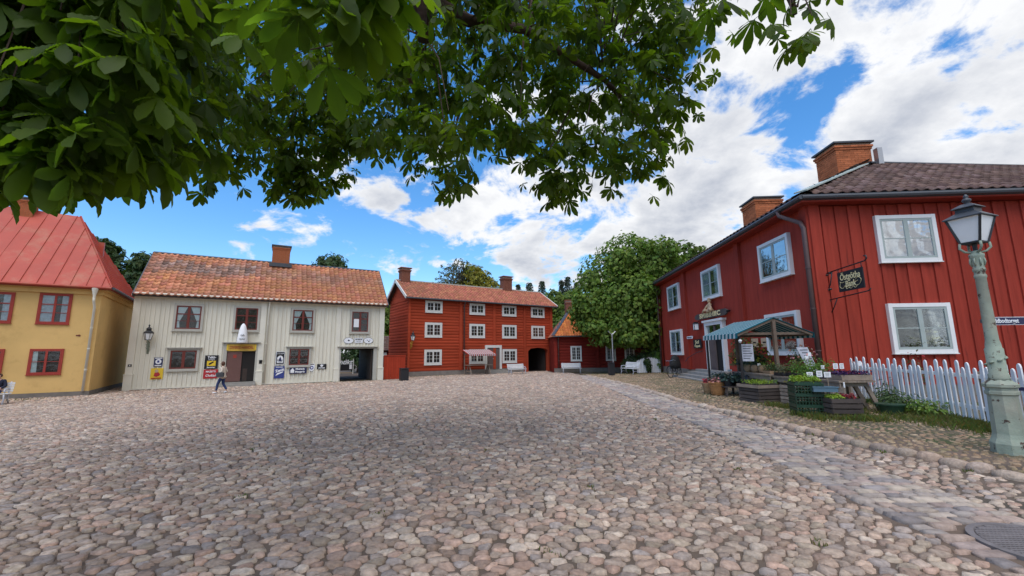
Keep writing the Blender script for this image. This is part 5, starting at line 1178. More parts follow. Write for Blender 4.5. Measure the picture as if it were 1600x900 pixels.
# ---- leafy plants
def leaf_np(name, P, Nn, size, m, asp=.5, fan=1, tint=(.7, 1.3), droop=.0, seed=1, fold=.15):
    """kite-shaped leaves at P, facing Nn; fan > 1 gives palmate sprays"""
    r = np.random.default_rng(seed); n = len(P); size = np.broadcast_to(np.asarray(size, float), (n,))
    Nn = Nn/np.maximum(np.linalg.norm(Nn, axis=1, keepdims=True), 1e-6)
    a = r.normal(size=(n, 3)); T = a-(a*Nn).sum(1, keepdims=True)*Nn; T /= np.maximum(np.linalg.norm(T, axis=1, keepdims=True), 1e-6)
    B = np.cross(Nn, T); Vs = []; c = r.uniform(tint[0], tint[1], (n, 1))*np.stack([r.uniform(.85, 1.2, n), np.ones(n), r.uniform(.7, 1.2, n)], -1); C = []
    for f in range(fan):
        th = 0 if fan == 1 else (f-(fan-1)/2)*(2.1/(fan-1)); d = T*math.cos(th)+B*math.sin(th); e = -T*math.sin(th)+B*math.cos(th)
        s = (size*(1-.25*abs(th)/1.1))[:, None]; up = Nn*s*fold; dz = np.array([0, 0, -1.])*s*droop
        Vs.append(np.stack([P, P+d*s*.55+e*s*asp*.5+up+dz*.4, P+d*s+dz, P+d*s*.55-e*s*asp*.5+up+dz*.4], 1)); C.append(np.repeat(c[:, None], 4, 1))
    V = np.concatenate(Vs, 1); C = np.concatenate(C, 1); k = np.arange(n)[:, None, None]*(4*fan)
    T3 = np.concatenate([np.array([[0, 1, 2], [0, 2, 3]])+4*f for f in range(fan)])[None]+k
    return mesh_np(name, V.reshape(-1, 3), [], T3.reshape(-1, 3), m, C.reshape(-1, 3), smooth=False)
SEED = [100]
def tuft(parent, name, c, r, n, size, m, up=.5, asp=.5, shell=.5, fan=1):
    SEED[0] += 1; g = np.random.default_rng(SEED[0]); d = g.normal(size=(n, 3)); d[:, 2] = np.abs(d[:, 2])*.9+.02; d /= np.linalg.norm(d, axis=1, keepdims=True)
    rad = g.uniform(shell, 1, (n, 1)); P = d*rad*np.array(r)+np.array(c); Nn = d+np.array([0, 0, up])+g.normal(0, .35, (n, 3))
    return link(name, leaf_np(name, P, Nn, g.uniform(.7, 1.3, n)*size, M[m], asp=asp, seed=SEED[0], fan=fan), parent)
def stems(parent, c, r, n, h, m='herb'):
    mb = MB(); 
    for k in range(n):
        a = rnd.uniform(0, 6.28); q = rnd.uniform(0, 1)**.5; mb.tube([(c[0]+r[0]*.4*q*math.cos(a), c[1]+r[1]*.4*q*math.sin(a), c[2]-.02), (c[0]+r[0]*q*.8*math.cos(a), c[1]+r[1]*q*.8*math.sin(a), c[2]+h*rnd.uniform(.5, .95))], .004, 3, caps=False)
    return link('stems', const_tint(mb.mesh('stems', M[m])), parent)
def plant_tray(name, label, x, y, z, w, d, h, fol, n, size, hh, rz=0., tray='black_plastic', group=None, cat='plant tray', extra=None, asp=.5):
    t = thing(name, label, cat, (x, y, z), rz, group)
    part('tray', MB().prism([(-w/2+.02, 0), (w/2-.02, 0), (w/2, h), (-w/2, h)], -d/2, d/2), M[tray], t); part('soil', MB().box(-w/2+.015, w/2-.015, -d/2+.01, d/2-.01, h, h+.008), M['soil'], t)
    nx = max(1, round(w/.16)); ny = max(1, round(d/.16))
    cs = [((i+.5)/nx*w-w/2, (j+.5)/ny*d-d/2) for i in range(nx) for j in range(ny)]; SEED[0] += 1; g = np.random.default_rng(SEED[0]); P = []; Nn = []
    for a, b in cs:
        k = max(4, n//len(cs)); q = g.normal(size=(k, 3)); q[:, 2] = np.abs(q[:, 2])*1.2; q /= np.linalg.norm(q, axis=1, keepdims=True); s = g.uniform(.8, 1.25)
        P.append(q*g.uniform(.4, 1, (k, 1))*np.array([w/nx*.62, d/ny*.62, hh*s])+np.array([a, b, h])); Nn.append(q+g.normal(0, .4, (k, 3)))
    P = np.concatenate(P); Nn = np.concatenate(Nn)
    link('foliage', leaf_np('foliage', P, Nn, g.uniform(.7, 1.3, len(P))*size, M[fol], asp=asp, seed=SEED[0]), t)
    if extra:
        k = g.choice(len(P), max(4, len(P)//9), replace=False); link('blossoms', leaf_np('blossoms', P[k]+np.array([0, 0, .025]), Nn[k]*.3+np.array([0, 0, 1.]), size*.9, M[extra], asp=.9, seed=SEED[0]+5), t)
    return t
TZ = AZ+.825
plant_tray('herb_tray', 'tray of tall fresh green herbs in the middle of the herb table', 8.75, 12.45, AZ+.80, .95, .80, .09, 'herb', 1100, .065, .42)
plant_tray('herb_tray', 'tray of grey green herbs beside the awning post', 8.55, 13.1, AZ+.80, .75, .45, .09, 'leaf_grey', 700, .06, .36)
plant_tray('herb_tray', 'tray of dark green seedlings on the corner of the first table', 8.45, 13.75, TZ, .5, .4, .10, 'leaf_dark', 420, .06, .28, tray='burlap')
plant_tray('herb_tray', 'tray of mixed green and reddish seedlings toward the fence', 8.75, 11.78, AZ+.80, .7, .38, .08, 'leaf_grey', 260, .045, .15, extra='petal_pink')
plant_tray('pansy_box', 'wooden box of dark purple pansies on the table end by the fence', 8.72, 11.05, AZ+.81, .80, .55, .13, 'petal_purple', 420, .05, .12, tray='wood', cat='flower box', extra='petal_red', asp=.8)
for i, (y, lb) in enumerate(((15.0, 'burlap wrapped pot, farthest of three on the first table'), (14.65, 'burlap wrapped pot in the middle of the three on the first table'), (14.3, 'burlap wrapped pot nearest of the three on the first table'))):
    t = thing('burlap_pot', lb, 'plant pot', (8.35+.05*i, y, TZ), 0, 'burlap pots on the first table')
    part('pot', MB().lathe([(.11, 0), (.15, .06), (.16, .18), (.13, .22), (.15, .25)], 10), M['burlap'], t, smooth=True); tuft(t, 'foliage', (0, 0, .22), (.18, .18, .14), 60, .06, ('leaf_grey', 'kale', 'herb')[i])
# shrub-like plants
def shrub(name, label, x, y, z, r, h, n, size, m, pot=None, flower=None, cat='plant', group=None, nf=40):
    t = thing(name, label, cat, (x, y, z), 0, group); ph = 0
    if pot: part('pot', MB().lathe([(pot*.7, 0), (pot, pot*1.5), (pot*1.08, pot*1.5), (pot*1.08, pot*1.7), (pot*.9, pot*1.7)], 12), M['black_plastic'], t); ph = pot*1.5
    stems(t, (0, 0, ph), (r, r), 14, h*.9, 'leaf_dark'); tuft(t, 'foliage', (0, 0, ph+h*.30), (r, r, h*.72), n, size, m, up=.2, shell=.25)
    if flower: tuft(t, 'blossoms', (0, 0, ph+h*.40), (r*1.02, r*1.02, h*.68), nf, size*1.1, flower, asp=.95, shell=.85)
    return t
shrub('rose_bush', 'dark leaved rose bush with pale pink flowers under the awning', 9.5, 13.9, TZ, .42, .72, 320, .07, 'leaf_dark', .12, 'petal_pink', 'flowering plant', nf=34)
shrub('potted_shrub', 'tall slender green shrub standing beside the open bank door', 9.45, 17.3, AZ+.1, .48, 2.1, 1300, .11, 'leaf_dark', .16)
shrub('potted_shrub', 'bushy potted plant with yellow tips below the awning edge', 9.25, 16.2, AZ+.3, .60, 1.3, 1000, .11, 'leaf_dark', .18, 'leaf_yellow', nf=50)
shrub('potted_shrub', 'round grey green lavender pot left of the first table', 8.6, 15.75, TZ-.05, .30, .42, 240, .06, 'kale', .10)
shrub('leafy_weed', 'dark green weeds growing at the foot of the fence behind the table leg', 9.75, 10.95, .05, .55, .55, 420, .10, 'leaf_dark'); shrub('leafy_weed', 'lighter weeds sprawling along the middle of the picket fence', 9.75, 10.15, .05, .42, .42, 300, .09, 'leaf_mid')
shrub('leafy_weed', 'thin straggly weed poking through the far fence pickets', 10.35, 11.9, .05, .3, .8, 160, .08, 'leaf_dark')
shrub('dry_plant', 'brown seed head plant behind the fence below the lower bank window', 12.9, 13.6, .1, .35, 1.5, 140, .09, 'leaf_grey', None, 'brick_old' if False else 'petal_red', nf=14)
for u_, h_ in ((2.75, .32), (3.05, .22), (3.55, .30), (3.85, .36)): tuft(SOUTH_WINDOW[0], 'window_plant', (u_, -.098, 1.72), (.20, .010, h_*1.3), 60, .07, 'leaf_grey', shell=.1)
# ---- crates
def crate(name, label, x, y, z, w, d, h, ns, m, rz=0., cat='crate', group=None):
    t = thing(name, label, cat, (x, y, z), rz, group); sh = h/ns
    for s in (-1, 1):
        for k in range(ns):
            part('slat', MB().box(-w/2, w/2, s*d/2-.009, s*d/2+.009, k*sh+.012, (k+1)*sh-.010), M[m], t); part('slat', MB().box(s*w/2-.009, s*w/2+.009, -d/2+.0095, d/2-.0095, k*sh+.012, (k+1)*sh-.010), M[m], t)
    for sx in (-1, 1):
        for sy in (-1, 1): part('corner_post', MB().box(sx*(w/2-.03)-.02, sx*(w/2-.03)+.02, sy*(d/2-.03)-.02, sy*(d/2-.03)+.02, 0, h), M[m], t)
    part('bottom', MB().box(-w/2+.01, w/2-.01, -d/2+.01, d/2-.01, .0, .018), M[m], t); return t
crate('wooden_crate', 'low slatted wooden crate holding small yellow green plants under the first table', 7.72, 13.35, AZ, .86, .80, .44, 4, 'wood_dark', .22)
t = thing('crate_rim', 'grey wooden frame lying on top of the low slatted crate', 'tray', (7.72, 13.35, AZ+.445), .22); 
for s in (-1, 1): part('side', MB().box(-.47, .47, s*.42-.02, s*.42+.02, 0, .09), M['wood'], t); part('end', MB().box(s*.45-.02, s*.45+.02, -.399, .399, 0, .09), M['wood'], t)
plant_tray('seedling_tray', 'tray of small yellow green plants set in the low slatted crate', 7.72, 13.35, AZ+.45, .80, .72, .10, 'lettuce', 520, .05, .13, rz=.22)
for k, (z, lb) in enumerate(((0, 'slatted crate at the bottom of the narrow stack between low crate and green crates'), (.31, 'slatted crate at the top of the narrow stack between low crate and green crates'))):
    crate('wooden_crate', lb, 7.95, 12.0, AZ+z, .50, .60, .30, 3, 'wood', .15)
plant_tray('seedling_tray', 'tray of yellowish seedlings on top of the narrow crate stack', 7.95, 12.0, AZ+.62, .44, .54, .04, 'leaf_yellow', 200, .04, .06, rz=.15)
def plastic_crate(label, x, y, z, w, d, h, rz):
    t = thing('plastic_crate', label, 'crate', (x, y, z), rz, 'green plastic crates stacked at the pavement edge'); 
    part('rim', MB().box(-w/2, w/2, -d/2, -d/2+.03, h-.05, h).box(-w/2, w/2, d/2-.03, d/2, h-.05, h).box(-w/2, -w/2+.03, -d/2+.031, d/2-.031, h-.05, h).box(w/2-.03, w/2, -d/2+.031, d/2-.031, h-.05, h).box(-w/2+.01, w/2-.01, -d/2+.01, d/2-.01, 0, .02), M['green_plastic'], t)
    mb = MB(); n = 9
    for k in range(n+1):
        X = -w/2+.012+(w-.024)*k/n
        for s in (-1, 1): mb.box(X-.008, X+.008, s*(d/2-.012)-.006, s*(d/2-.012)+.006, .02, h-.05)
        Y = -d/2+.012+(d-.024)*k/n
        for s in (-1, 1): mb.box(s*(w/2-.012)-.006, s*(w/2-.012)+.006, Y-.008, Y+.008, .02, h-.05)
    for zz in (h*.35, h*.62):
        for s in (-1, 1): mb.box(-w/2+.004, w/2-.004, s*(d/2-.010)-.004, s*(d/2-.010)+.004, zz-.008, zz+.008); mb.box(s*(w/2-.010)-.004, s*(w/2-.010)+.004, -d/2+.004, d/2-.004, zz-.008, zz+.008)
    part('lattice', mb, M['green_plastic'], t); tuft(t, 'foliage', (0, 0, .03), (w*.40, d*.40, h*.75), 150, .07, 'leaf_dark', shell=.2); return t
for k in range(3): plastic_crate(('lowest of the stacked dark green plastic crates', 'middle one of the stacked dark green plastic crates', 'topmost dark green plastic crate filled with bright lettuce')[k], 7.22, 10.55, AZ+k*.262, .62, .52, .26, -.28)
plant_tray('lettuce_tray', 'tray of bright yellow green lettuce on top of the green crates', 7.22, 10.55, AZ+.74, .56, .46, .08, 'lettuce', 620, .065, .13, rz=-.28, tray='green_plastic')
t = thing('plastic_tray', 'blue grey plastic tray hooked in front of the lettuce crates', 'tray', (7.42, 10.22, AZ+.60), -.28); part('tray', MB().box(-.24, .26, -.12, .10, 0, .012).box(-.24, .26, -.12, -.108, .012, .12).box(-.24, .26, .09, .10, .012, .12), M['blue_plastic'], t); part('rim', MB().box(-.26, .28, -.135, -.121, .10, .125), M['blue_plastic'], t)
for k, (z, lb) in enumerate(((0, 'dark slatted crate lowest of the stack nearest the camera'), (.235, 'dark slatted crate with red flowers and lettuce on the stack nearest the camera'))):
    crate('wooden_crate', lb, 7.72, 10.12, AZ+z, .66, .46, .23, 2, 'wood_dark', -.10)
plant_tray('lettuce_tray', 'small tray of lettuce in the dark crate beside the red flowers', 7.55, 10.12, AZ+.40, .26, .38, .06, 'lettuce', 220, .06, .10, rz=-.1, tray='green_plastic')
plant_tray('flower_tray', 'small tray of red flowers with a white plant label in the dark crate', 7.88, 10.12, AZ+.40, .28, .38, .06, 'petal_red', 160, .06, .09, rz=-.1, extra='petal_pink')
t = thing('green_tub', 'dark green tub half hidden in weeds at the fence foot', 'tub', (9.25, 10.55, .05)); part('tub', MB().lathe([(.22, 0), (.28, .22), (.30, .22), (.30, .25), (.27, .25)], 14), M['green_plastic'], t); part('handle', MB().tube([(-.29, 0, .23), (-.34, 0, .2), (-.29, 0, .17)], .012, 5), M['green_plastic'], t)
# ---- baskets and the dark kale stand
for x, y, s, mm, lb, pm in ((7.28, 15.2, 1.0, 'basket', 'tan woven basket with pale pink cloth flowers, nearer of the two', 'petal_pink'), (7.28, 15.85, .85, 'basket2', 'paler woven basket with dark red leaves, farther of the two', 'petal_red')):
    t = thing('woven_basket', lb, 'basket', (x, y, gzf(x, y)), .3, 'baskets by the bank steps')
    part('basket', MB().lathe([(.20*s, 0), (.24*s, .18*s), (.285*s, .42*s), (.30*s, .43*s), (.30*s, .455*s), (.26*s, .44*s)], 18), M[mm], t, smooth=True)
    rb = MB()
    for k in range(7): rb.lathe([((.205+.012*k)*s, .035*s+.058*s*k), ((.222+.012*k)*s, .05*s+.058*s*k), ((.212+.012*k)*s, .066*s+.058*s*k)], 18, caps=False)
    part('weave', rb, M[mm], t, smooth=True); tuft(t, 'blossoms', (0, 0, .42*s), (.24*s, .24*s, .22*s), 110, .10*s, pm, asp=.8); tuft(t, 'foliage', (.05, .05, .45*s), (.2*s, .2*s, .3*s), 60, .09*s, 'leaf_grey')
t = thing('plant_stand', 'low dark bench carrying black pots in front of the first table', 'plant stand', (7.72, 15.2, gzf(7.7, 15.2))); part('board', MB().box(-.42, .42, -.55, .55, .30, .34), M['wood_dark'], t)
for sx in (-1, 1):
    for sy in (-1, 1): part('leg', MB().box(sx*.36-.03, sx*.36+.03, sy*.48-.03, sy*.48+.03, 0, .30), M['wood_dark'], t)
for k, (x, y) in enumerate(((7.5, 14.85), (7.5, 15.2), (7.5, 15.55), (7.9, 14.9), (7.9, 15.3))):
    lbs = ('blue green kale in the near front pot of the dark bench', 'blue green kale in the middle front pot of the dark bench', 'blue green kale in the far front pot of the dark bench', 'blue green kale in the near back pot of the dark bench', 'blue green kale in the far back pot of the dark bench')
    t = thing('kale_pot', lbs[k], 'potted plant', (x, y, gzf(x, y)+.34), 0, 'black pots of kale on the dark bench'); part('pot', MB().lathe([(.11, 0), (.15, .20), (.16, .20), (.16, .23), (.13, .23)], 12), M['black_plastic'], t); tuft(t, 'foliage', (0, 0, .20), (.23, .23, .26), 130, .10, 'kale', asp=.7)
t = thing('folded_cover', 'black plastic bag hanging over the leg of the first table', 'bag', (8.0, 14.55, AZ+.10)); part('bag', MB().lathe([(.13, 0), (.19, .12), (.2, .32), (.12, .50), (.05, .56), (.08, .60)], 9, sx=.8, sy=1.3), M['black_plastic'], t, smooth=True); part('knot', MB().lathe([(.04, .59), (.06, .62), (.02, .66)], 7), M['black_plastic'], t)
# ---- price cards
cards = [((7.42, 10.62, AZ+1.0), .18, .17, 'white price card at the left above the lettuce'), ((7.66, 10.62, AZ+1.02), .18, .2, 'white price card in the middle above the lettuce'), ((7.86, 10.62, AZ+1.0), .2, .17, 'white price card at the right above the lettuce'), ((8.95, 11.75, AZ+1.16), .15, .19, 'left one of a pair of large white price cards behind the herb trays'), ((9.12, 11.75, AZ+1.16), .15, .19, 'right one of a pair of large white price cards behind the herb trays'), ((8.35, 14.35, TZ+.30), .13, .11, 'small white price card over the burlap pots'), ((9.1, 11.1, AZ+1.25), .10, .16, 'white plant label above the purple pansies'), ((8.85, 12.1, AZ+1.12), .12, .13, 'white plant label stuck among the tall herbs'), ((9.05, 13.0, AZ+1.38), .12, .14, 'white plant label beside the awning post'), ((8.95, 12.72, AZ+1.48), .11, .14, 'round cornered plant label highest over the herbs'), ((8.05, 15.75, AZ+.88), .22, .10, 'white price card on the corner of the first table'), ((7.62, 15.95, AZ+.70), .20, .14, 'white price card at the back of the dark bench'), ((7.92, 10.2, AZ+.78), .045, .16, 'narrow white plant label over the red flowers')]
for (x, y, z), w, h, lb in cards:
    w *= .78; h *= .78; z -= .03
    t = thing('price_card', lb, 'price card', (x, y, z), rnd.uniform(-.25, .1)); part('card', MB().box(-w/2, w/2, -.004, .004, -h/2, h/2), M['card'], t); part('stick', MB().box(-.006, .006, .005, .012, -h/2-.26, h*.3), M['wood_light'], t)
    if w > .1:
        mb = MB(); 
        for k in range(3): mb.box(-w*.32, w*.3-.04*w*k, -.0055, -.0042, h*.22-k*h*.24, h*.22-k*h*.24+h*.06)
        part('writing', mb, M['ink'], t)
# ---- posters round the stall
t = thing('hanging_poster', 'grey printed poster hanging from the black awning post', 'poster', (7.62, 13.98, 1.55), -.5); part('sheet', MB().box(-.02, .32, -.004, .004, -.28, .28), M['lace'], t); mb = MB()
for k in range(6): mb.box(.02, .28-.03*(k % 3), -.0055, -.0042, .2-k*.08, .22-k*.08)
part('writing', mb, M['ink'], t)
for dx, lb, mm in ((0, 'left tan card pinned on the red wall under the awning', 'card_tan'), (.85, 'right tan card pinned on the red wall under the awning', 'card_tan')):
    t = west_thing('pinned_card', lb, 'card', 14.9+dx, -.10, 1.95); part('sheet', MB().box(-.3, .3, -.006, 0, -.2, .2), M[mm], t); part('print', MB().box(-.16, .10, -.009, -.0065, -.02, .04), M['petal_red'], t); const_tint(t.children[-1].data)
t = thing('menu_board', 'pale lined board leaning behind the rose bush under the awning', 'board', (9.35, 13.55, TZ+.42), -.25); part('sheet', MB().prism([(-.2, .42), (.12, .42), (.34, -.30), (.10, -.36)], -.012, .0), M['lace'], t); mb = MB()
for k in range(7): mb.box(-.10+.05*k, .12+.03*k, -.0145, -.0125, .32-k*.09, .345-k*.09)
part('writing', mb, M['ink'], t)
# ---- bicycles
def bicycle(name, label, x, y, rz, z=None, col='black', basket=True):
    t = thing(name, label, 'bicycle', (x, y, gzf(x, y) if z is None else z), rz, None)
    R = .34
    for wx in (-.53, .53):
        w = MB(); w.tube([(wx+R*math.cos(a*math.pi/12), 0, R+R*math.sin(a*math.pi/12)) for a in range(25)], .022, 6); wh = part('wheel', w, M['rubber'], t)
        s = MB()
        for k in range(12): a = k*math.pi/6; s.beam((wx, 0, R), (wx+.32*math.cos(a), 0, R+.32*math.sin(a)), .006, .006)
        s.lathe([(.03, -.04), (.03, .04)], 8, (wx, 0, R)); part('spokes', s, M['chrome'], wh)
        part('mudguard', MB().tube([(wx+.385*math.cos(a), 0, R+.385*math.sin(a)) for a in np.linspace(.1, 3.0, 10)], .018, 5), M[col], t)
    part('frame', MB().tube([(-.53, 0, R), (-.06, 0, .30), (.40, 0, .78), (.53, 0, R)], .018, 6).tube([(-.06, 0, .30), (-.20, 0, .86)], .018, 6).tube([(-.18, 0, .74), (.38, 0, .72)], .018, 6).tube([(-.53, 0, R), (-.18, 0, .76)], .014, 6).tube([(.40, 0, .78), (.36, 0, 1.0)], .016, 6), M[col], t)
    part('handlebar', MB().tube([(.18, -.28, 1.0), (.34, -.24, 1.04), (.36, 0, 1.0), (.34, .24, 1.04), (.18, .28, 1.0)], .014, 6), M['chrome'], t)
    part('saddle', MB().lathe([(.02, .86), (.11, .90), (.10, .95), (.03, .96)], 8, (-.22, 0, 0), sx=1.2, sy=.8), M['rubber'], t, smooth=True)
    part('pedals', MB().lathe([(.09, -.01), (.09, .01)], 12, (-.06, 0, .30)).beam((-.06, -.08, .16), (-.06, .08, .16), .08, .02).beam((-.06, -.05, .30), (-.06, -.05, .16), .02, .02), M['chrome'], t)
    if basket: part('luggage_rack', MB().box(-.80, -.28, -.07, .07, .74, .76).beam((-.78, .06, .75), (-.53, .06, R), .012, .012).beam((-.78, -.06, .75), (-.53, -.06, R), .012, .012), M[col], t)
    return t
b0 = bicycle('bicycle', 'dark bicycle leaning on the far corner of the bank, seen end on', 9.9, 25.9, math.radians(-138)); b0.rotation_euler.x = .12
t = thing('bicycle_cover', 'black rain cover draped over the bicycle by the bank', 'cover', (10.12, 26.35, gzf(10.1, 26.3)), math.radians(-138)); part('cover', MB().lathe([(.40, .52), (.42, .75), (.36, 1.0), (.27, 1.22), (.12, 1.34), (.01, 1.36)], 12, sx=1.15, sy=.7), M['rubber'], t, smooth=True); part('strap', MB().tube([(0, -.24, .7), (0, -.3, .9), (0, -.2, 1.3)], .012, 5), M['black'], t)
def pass_pt(px_, y): return px_
for u, dd, lb in ((12.35, 10.2, 'black bicycle parked in the courtyard, left of the two seen through the passage'), (13.9, 10.9, 'black bicycle parked in the courtyard, right of the two seen through the passage')):
    x, y = FW.w(u-1.55, dd, 0)[:2]; bicycle('bicycle', lb, x, y, FW.ang+.1, gzf(x, y), 'black', False)
# ---- the courtyard behind the passage
x, y = FW.w(9.2, 12.0, 0)[:2]; t = thing('courtyard_fence', 'red plank fence in the courtyard seen through the passage', 'fence', (x, y, -.38), FW.ang)
for k in range(12): part('plank', MB().box(k*.2+.005, k*.2+.195, 0, .03, 0, 1.35), M['red_gate'], t)
part('rail', MB().box(0, 2.4, .031, .07, 1.0, 1.1), M['red_gate'], t)
x, y = FW.w(11.9, 12.1, 0)[:2]; t = thing('courtyard_shed', 'dark grey cupboard with pale edge in the courtyard behind the passage', 'shed', (x, y, -.38), FW.ang); part('body', MB().box(0, .95, 0, .7, 0, 1.35), M['wood_dark'], t); part('roof', MB().box(-.06, 1.02, -.08, .76, 1.351, 1.40), M['white_far'], t); part('edge_post', MB().box(-.10, -.01, -.02, .05, 0, 1.34), M['white_far'], t)
x, y = FW.w(13.9, 12.0, 0)[:2]; t = thing('courtyard_sign', 'dark board with white script lettering in the courtyard behind the passage', 'sign', (x, y, -.38), FW.ang); part('board', MB().box(-.9, .9, 0, .05, .35, .98), M['ink'], t); letters(t, 'Antikt', .62, M['print_white'], -.05, -.02, 1.18, shear=.3, bold=.012, sx=1.05); part('post', MB().box(-.95, -.88, -.01, .06, 0, 1.45).box(.88, .95, -.01, .06, 0, 1.5), M['white_far'], t); part('notice', MB().box(.55, .80, -.012, -.001, .5, .95), M['card'], t); part('rail', MB().box(-.9, .9, .0, .04, .1, .2), M['wood_light'], t)
# ---- small shed roof beyond the plank gate
t = thing('small_shed', 'small shed with weathered tile roof seen above the red plank gate', 'shed', (-13.6, 44.6, -.38), .25); part('wall', MB().box(-1.4, 1.6, .1, 3, 0, 2.35), M['red_dark'], t); part('window', MB().box(-.1, .25, .05, .1, 1.75, 2.15), M['white_far'], t)
rf = part('roof', MB().slab([(-1.6, -.2, 2.30), (1.8, -.2, 2.30), (1.8, 1.6, 3.85), (-1.6, 1.6, 3.85)], .08), M['wood_dark'], t); tile_roof(rf, [(-1.6, -.2, 2.33), (1.8, -.2, 2.33), (1.8, 1.6, 3.88), (-1.6, 1.6, 3.88)], 'tile_dark', .25, .3, 0, 0, amp=.04)
# ---- the small white gate and fence stub by the tree
t = thing('small_white_gate', 'small blue white picket gate overgrown with leaves beyond the bench', 'gate', (10.15, 34.4, gzf(10.2, 34.4)), .12)
for k in range(15): part('picket', MB().prism([(-.06, .05), (.06, .05), (.06, .95+.25*math.sin(k*.21)), (0, 1.05+.25*math.sin(k*.21)), (-.06, .95+.25*math.sin(k*.21))], 0, .025), M['fence_white'], t).location = (k*.135, 0, 0)
part('rail', MB().box(-.05, 1.95, .026, .06, .25, .33).box(-.05, 1.95, .026, .06, .75, .83), M['fence_white'], t)
# ================================================================ PEOPLE
def skin(name, verts, edges, radii, m, parent, sub=2):
    me = bpy.data.meshes.new(name); me.from_pydata(verts, edges, []); me.materials.append(m); o = link(name, me, parent)
    md = o.modifiers.new('Skin', 'SKIN'); md.use_smooth_shade = True
    for i, r in enumerate(radii):
        v = me.skin_vertices[0].data[i]; v.radius = (r, r) if not isinstance(r, tuple) else r; v.use_root = (i == 0)
    s = o.modifiers.new('Subdivision', 'SUBSURF'); s.levels = sub; s.render_levels = sub; return o
class Sk:
    def __init__(s): s.v = []; s.e = []; s.r = []
    def chain(s, pts, start=None):
        p = start
        for q in pts:
            s.v.append(tuple(q[:3])); s.r.append(q[3]); i = len(s.v)-1
            if p is not None: s.e.append((p, i))
            p = i
        return p
def hand(s, w, d, side, spread):
    """palm and five fingers from wrist vertex w; d = pointing direction, spread = across the palm"""
    W0 = Vector(s.v[w]); d = Vector(d).normalized(); sp = (Vector(spread)-d*Vector(spread).dot(d)).normalized(); n = d.cross(sp)*side
    pm = s.chain([(*(W0+d*.055), .026)], w); bs = [-.028, -.010, .010, .027]; ls = [.062, .075, .072, .055]
    for b, l in zip(bs, ls):
        a = W0+d*.085+sp*b; s.chain([(*a, .010), (*(a+d*l*.55+n*.010), .0088), (*(a+d*l*.9+n*.032), .0075)], pm)
    a = W0+d*.035-sp*.032; s.chain([(*a, .011), (*(a+d*.03-sp*.02+n*.008), .010), (*(a+d*.055-sp*.02+n*.02), .0085)], pm)
def head_parts(t, c, f, hairm='hair', bob=True):
    """eyes, nose, mouth, ears and hair round head centre c, facing f"""
    c = Vector(c); f = Vector(f).normalized(); s_ = Vector((0, 0, 1)).cross(f)
    fm = MB()
    for k in (-1, 1): q = c+f*.092+s_*k*.032+Vector((0, 0, .004)); fm.lathe([(.003, -.010), (.010, -.004), (.010, .004), (.003, .010)], 8, q)
    part('eyes', fm, M['ink'], t, smooth=True)
    part('nose', MB().tube([c+f*.090+Vector((0, 0, .005)), c+f*.112+Vector((0, 0, -.030)), c+f*.092+Vector((0, 0, -.036))], [.008, .014, .010], 6), M['skin'], t, smooth=True)
    part('mouth', MB().tube([c+f*.088-s_*.022+Vector((0, 0, -.066)), c+f*.095+Vector((0, 0, -.064)), c+f*.088+s_*.022+Vector((0, 0, -.066))], [.004, .008, .004], 6), M['petal_pink'], t, smooth=True); const_tint(t.children[-1].data)
    er = MB()
    for k in (-1, 1): er.lathe([(.008, -.03), (.016, -.01), (.018, .015), (.008, .03)], 8, c+s_*k*.082-f*.005, sx=1, sy=.6)
    part('ears', er, M['skin'], t, smooth=True)
    V = []; F = []; nu, nv = 14, 8
    for i in range(nv+1):
        ph = math.pi*.5*(1-i/nv*1.95)
        for k in range(nu):
            a = 2*math.pi*k/nu; d = f*math.cos(a)*math.cos(ph)+s_*math.sin(a)*math.cos(ph)+Vector((0, 0, math.sin(ph))); fr = max(0, math.cos(a)); low = max(0., -math.sin(ph))
            r = Vector((0, 0, 0)); rr = .108+.010*math.sin(5*a)+(.018 if bob else 0)*low
            if fr > .35 and ph < .55: rr = .070
            V.append(tuple(c-f*.012+Vector((d.x*rr, d.y*rr, d.z*(.118 if ph > 0 else (.14 if bob else .06))))))
    for i in range(nv):
        for k in range(nu): F.append((i*nu+k, i*nu+(k+1) % nu, (i+1)*nu+(k+1) % nu, (i+1)*nu+k))
    part('hair', MB().add(V, F), M[hairm], t, smooth=True)
# the walking woman: local x is her walking direction (towards the left along the cream house, half turned to it)
px_, py_ = -15.68, 22.9
t = thing('person', 'woman with brown bob in beige coat and jeans walking past the cream house', 'person', (px_, py_, gzf(px_, py_)+.005), FW.ang+math.pi-.35)
s = Sk(); p = s.chain([(0, 0, .92, .135)]); tr = s.chain([(.0, 0, 1.06, .115), (.01, 0, 1.24, .13), (.015, 0, 1.38, .10), (.025, 0, 1.44, .052), (.035, 0, 1.50, .055), (.045, 0, 1.56, .082), (.04, 0, 1.62, .07)], p)
ch = 2
for sd, el, wr, hd in ((1, (-.06, .25, 1.14), (.12, .24, 1.05), (.9, -.1, -.3)), (-1, (-.10, -.24, 1.13), (.10, -.20, 1.06), (.9, .1, -.2))):
    w = s.chain([(.01, .155*sd, 1.37, .058), (*el, .043), (*wr, .026)], 3); hand(s, w, hd, sd, (0, sd, .3))
for sd, kn, an, to in ((1, (.16, .09, .50), (.20, .09, .09), (.36, .09, .035)), (-1, (-.02, -.09, .50), (-.24, -.09, .13), (-.13, -.10, .035))):
    s.chain([(.0, .095*sd, .86, .088), (*kn, .058), (*an, .038), (*to, .03)], p)
skin('body', s.v, s.e, s.r, M['skin'], t)
c = Sk(); p = c.chain([(0, 0, 1.0, .155)]); c.chain([(.0, 0, .86, .17), (-.01, 0, .74, .165)], p); c.chain([(.01, 0, 1.22, .15), (.015, 0, 1.37, .125), (.02, 0, 1.43, .065)], p)
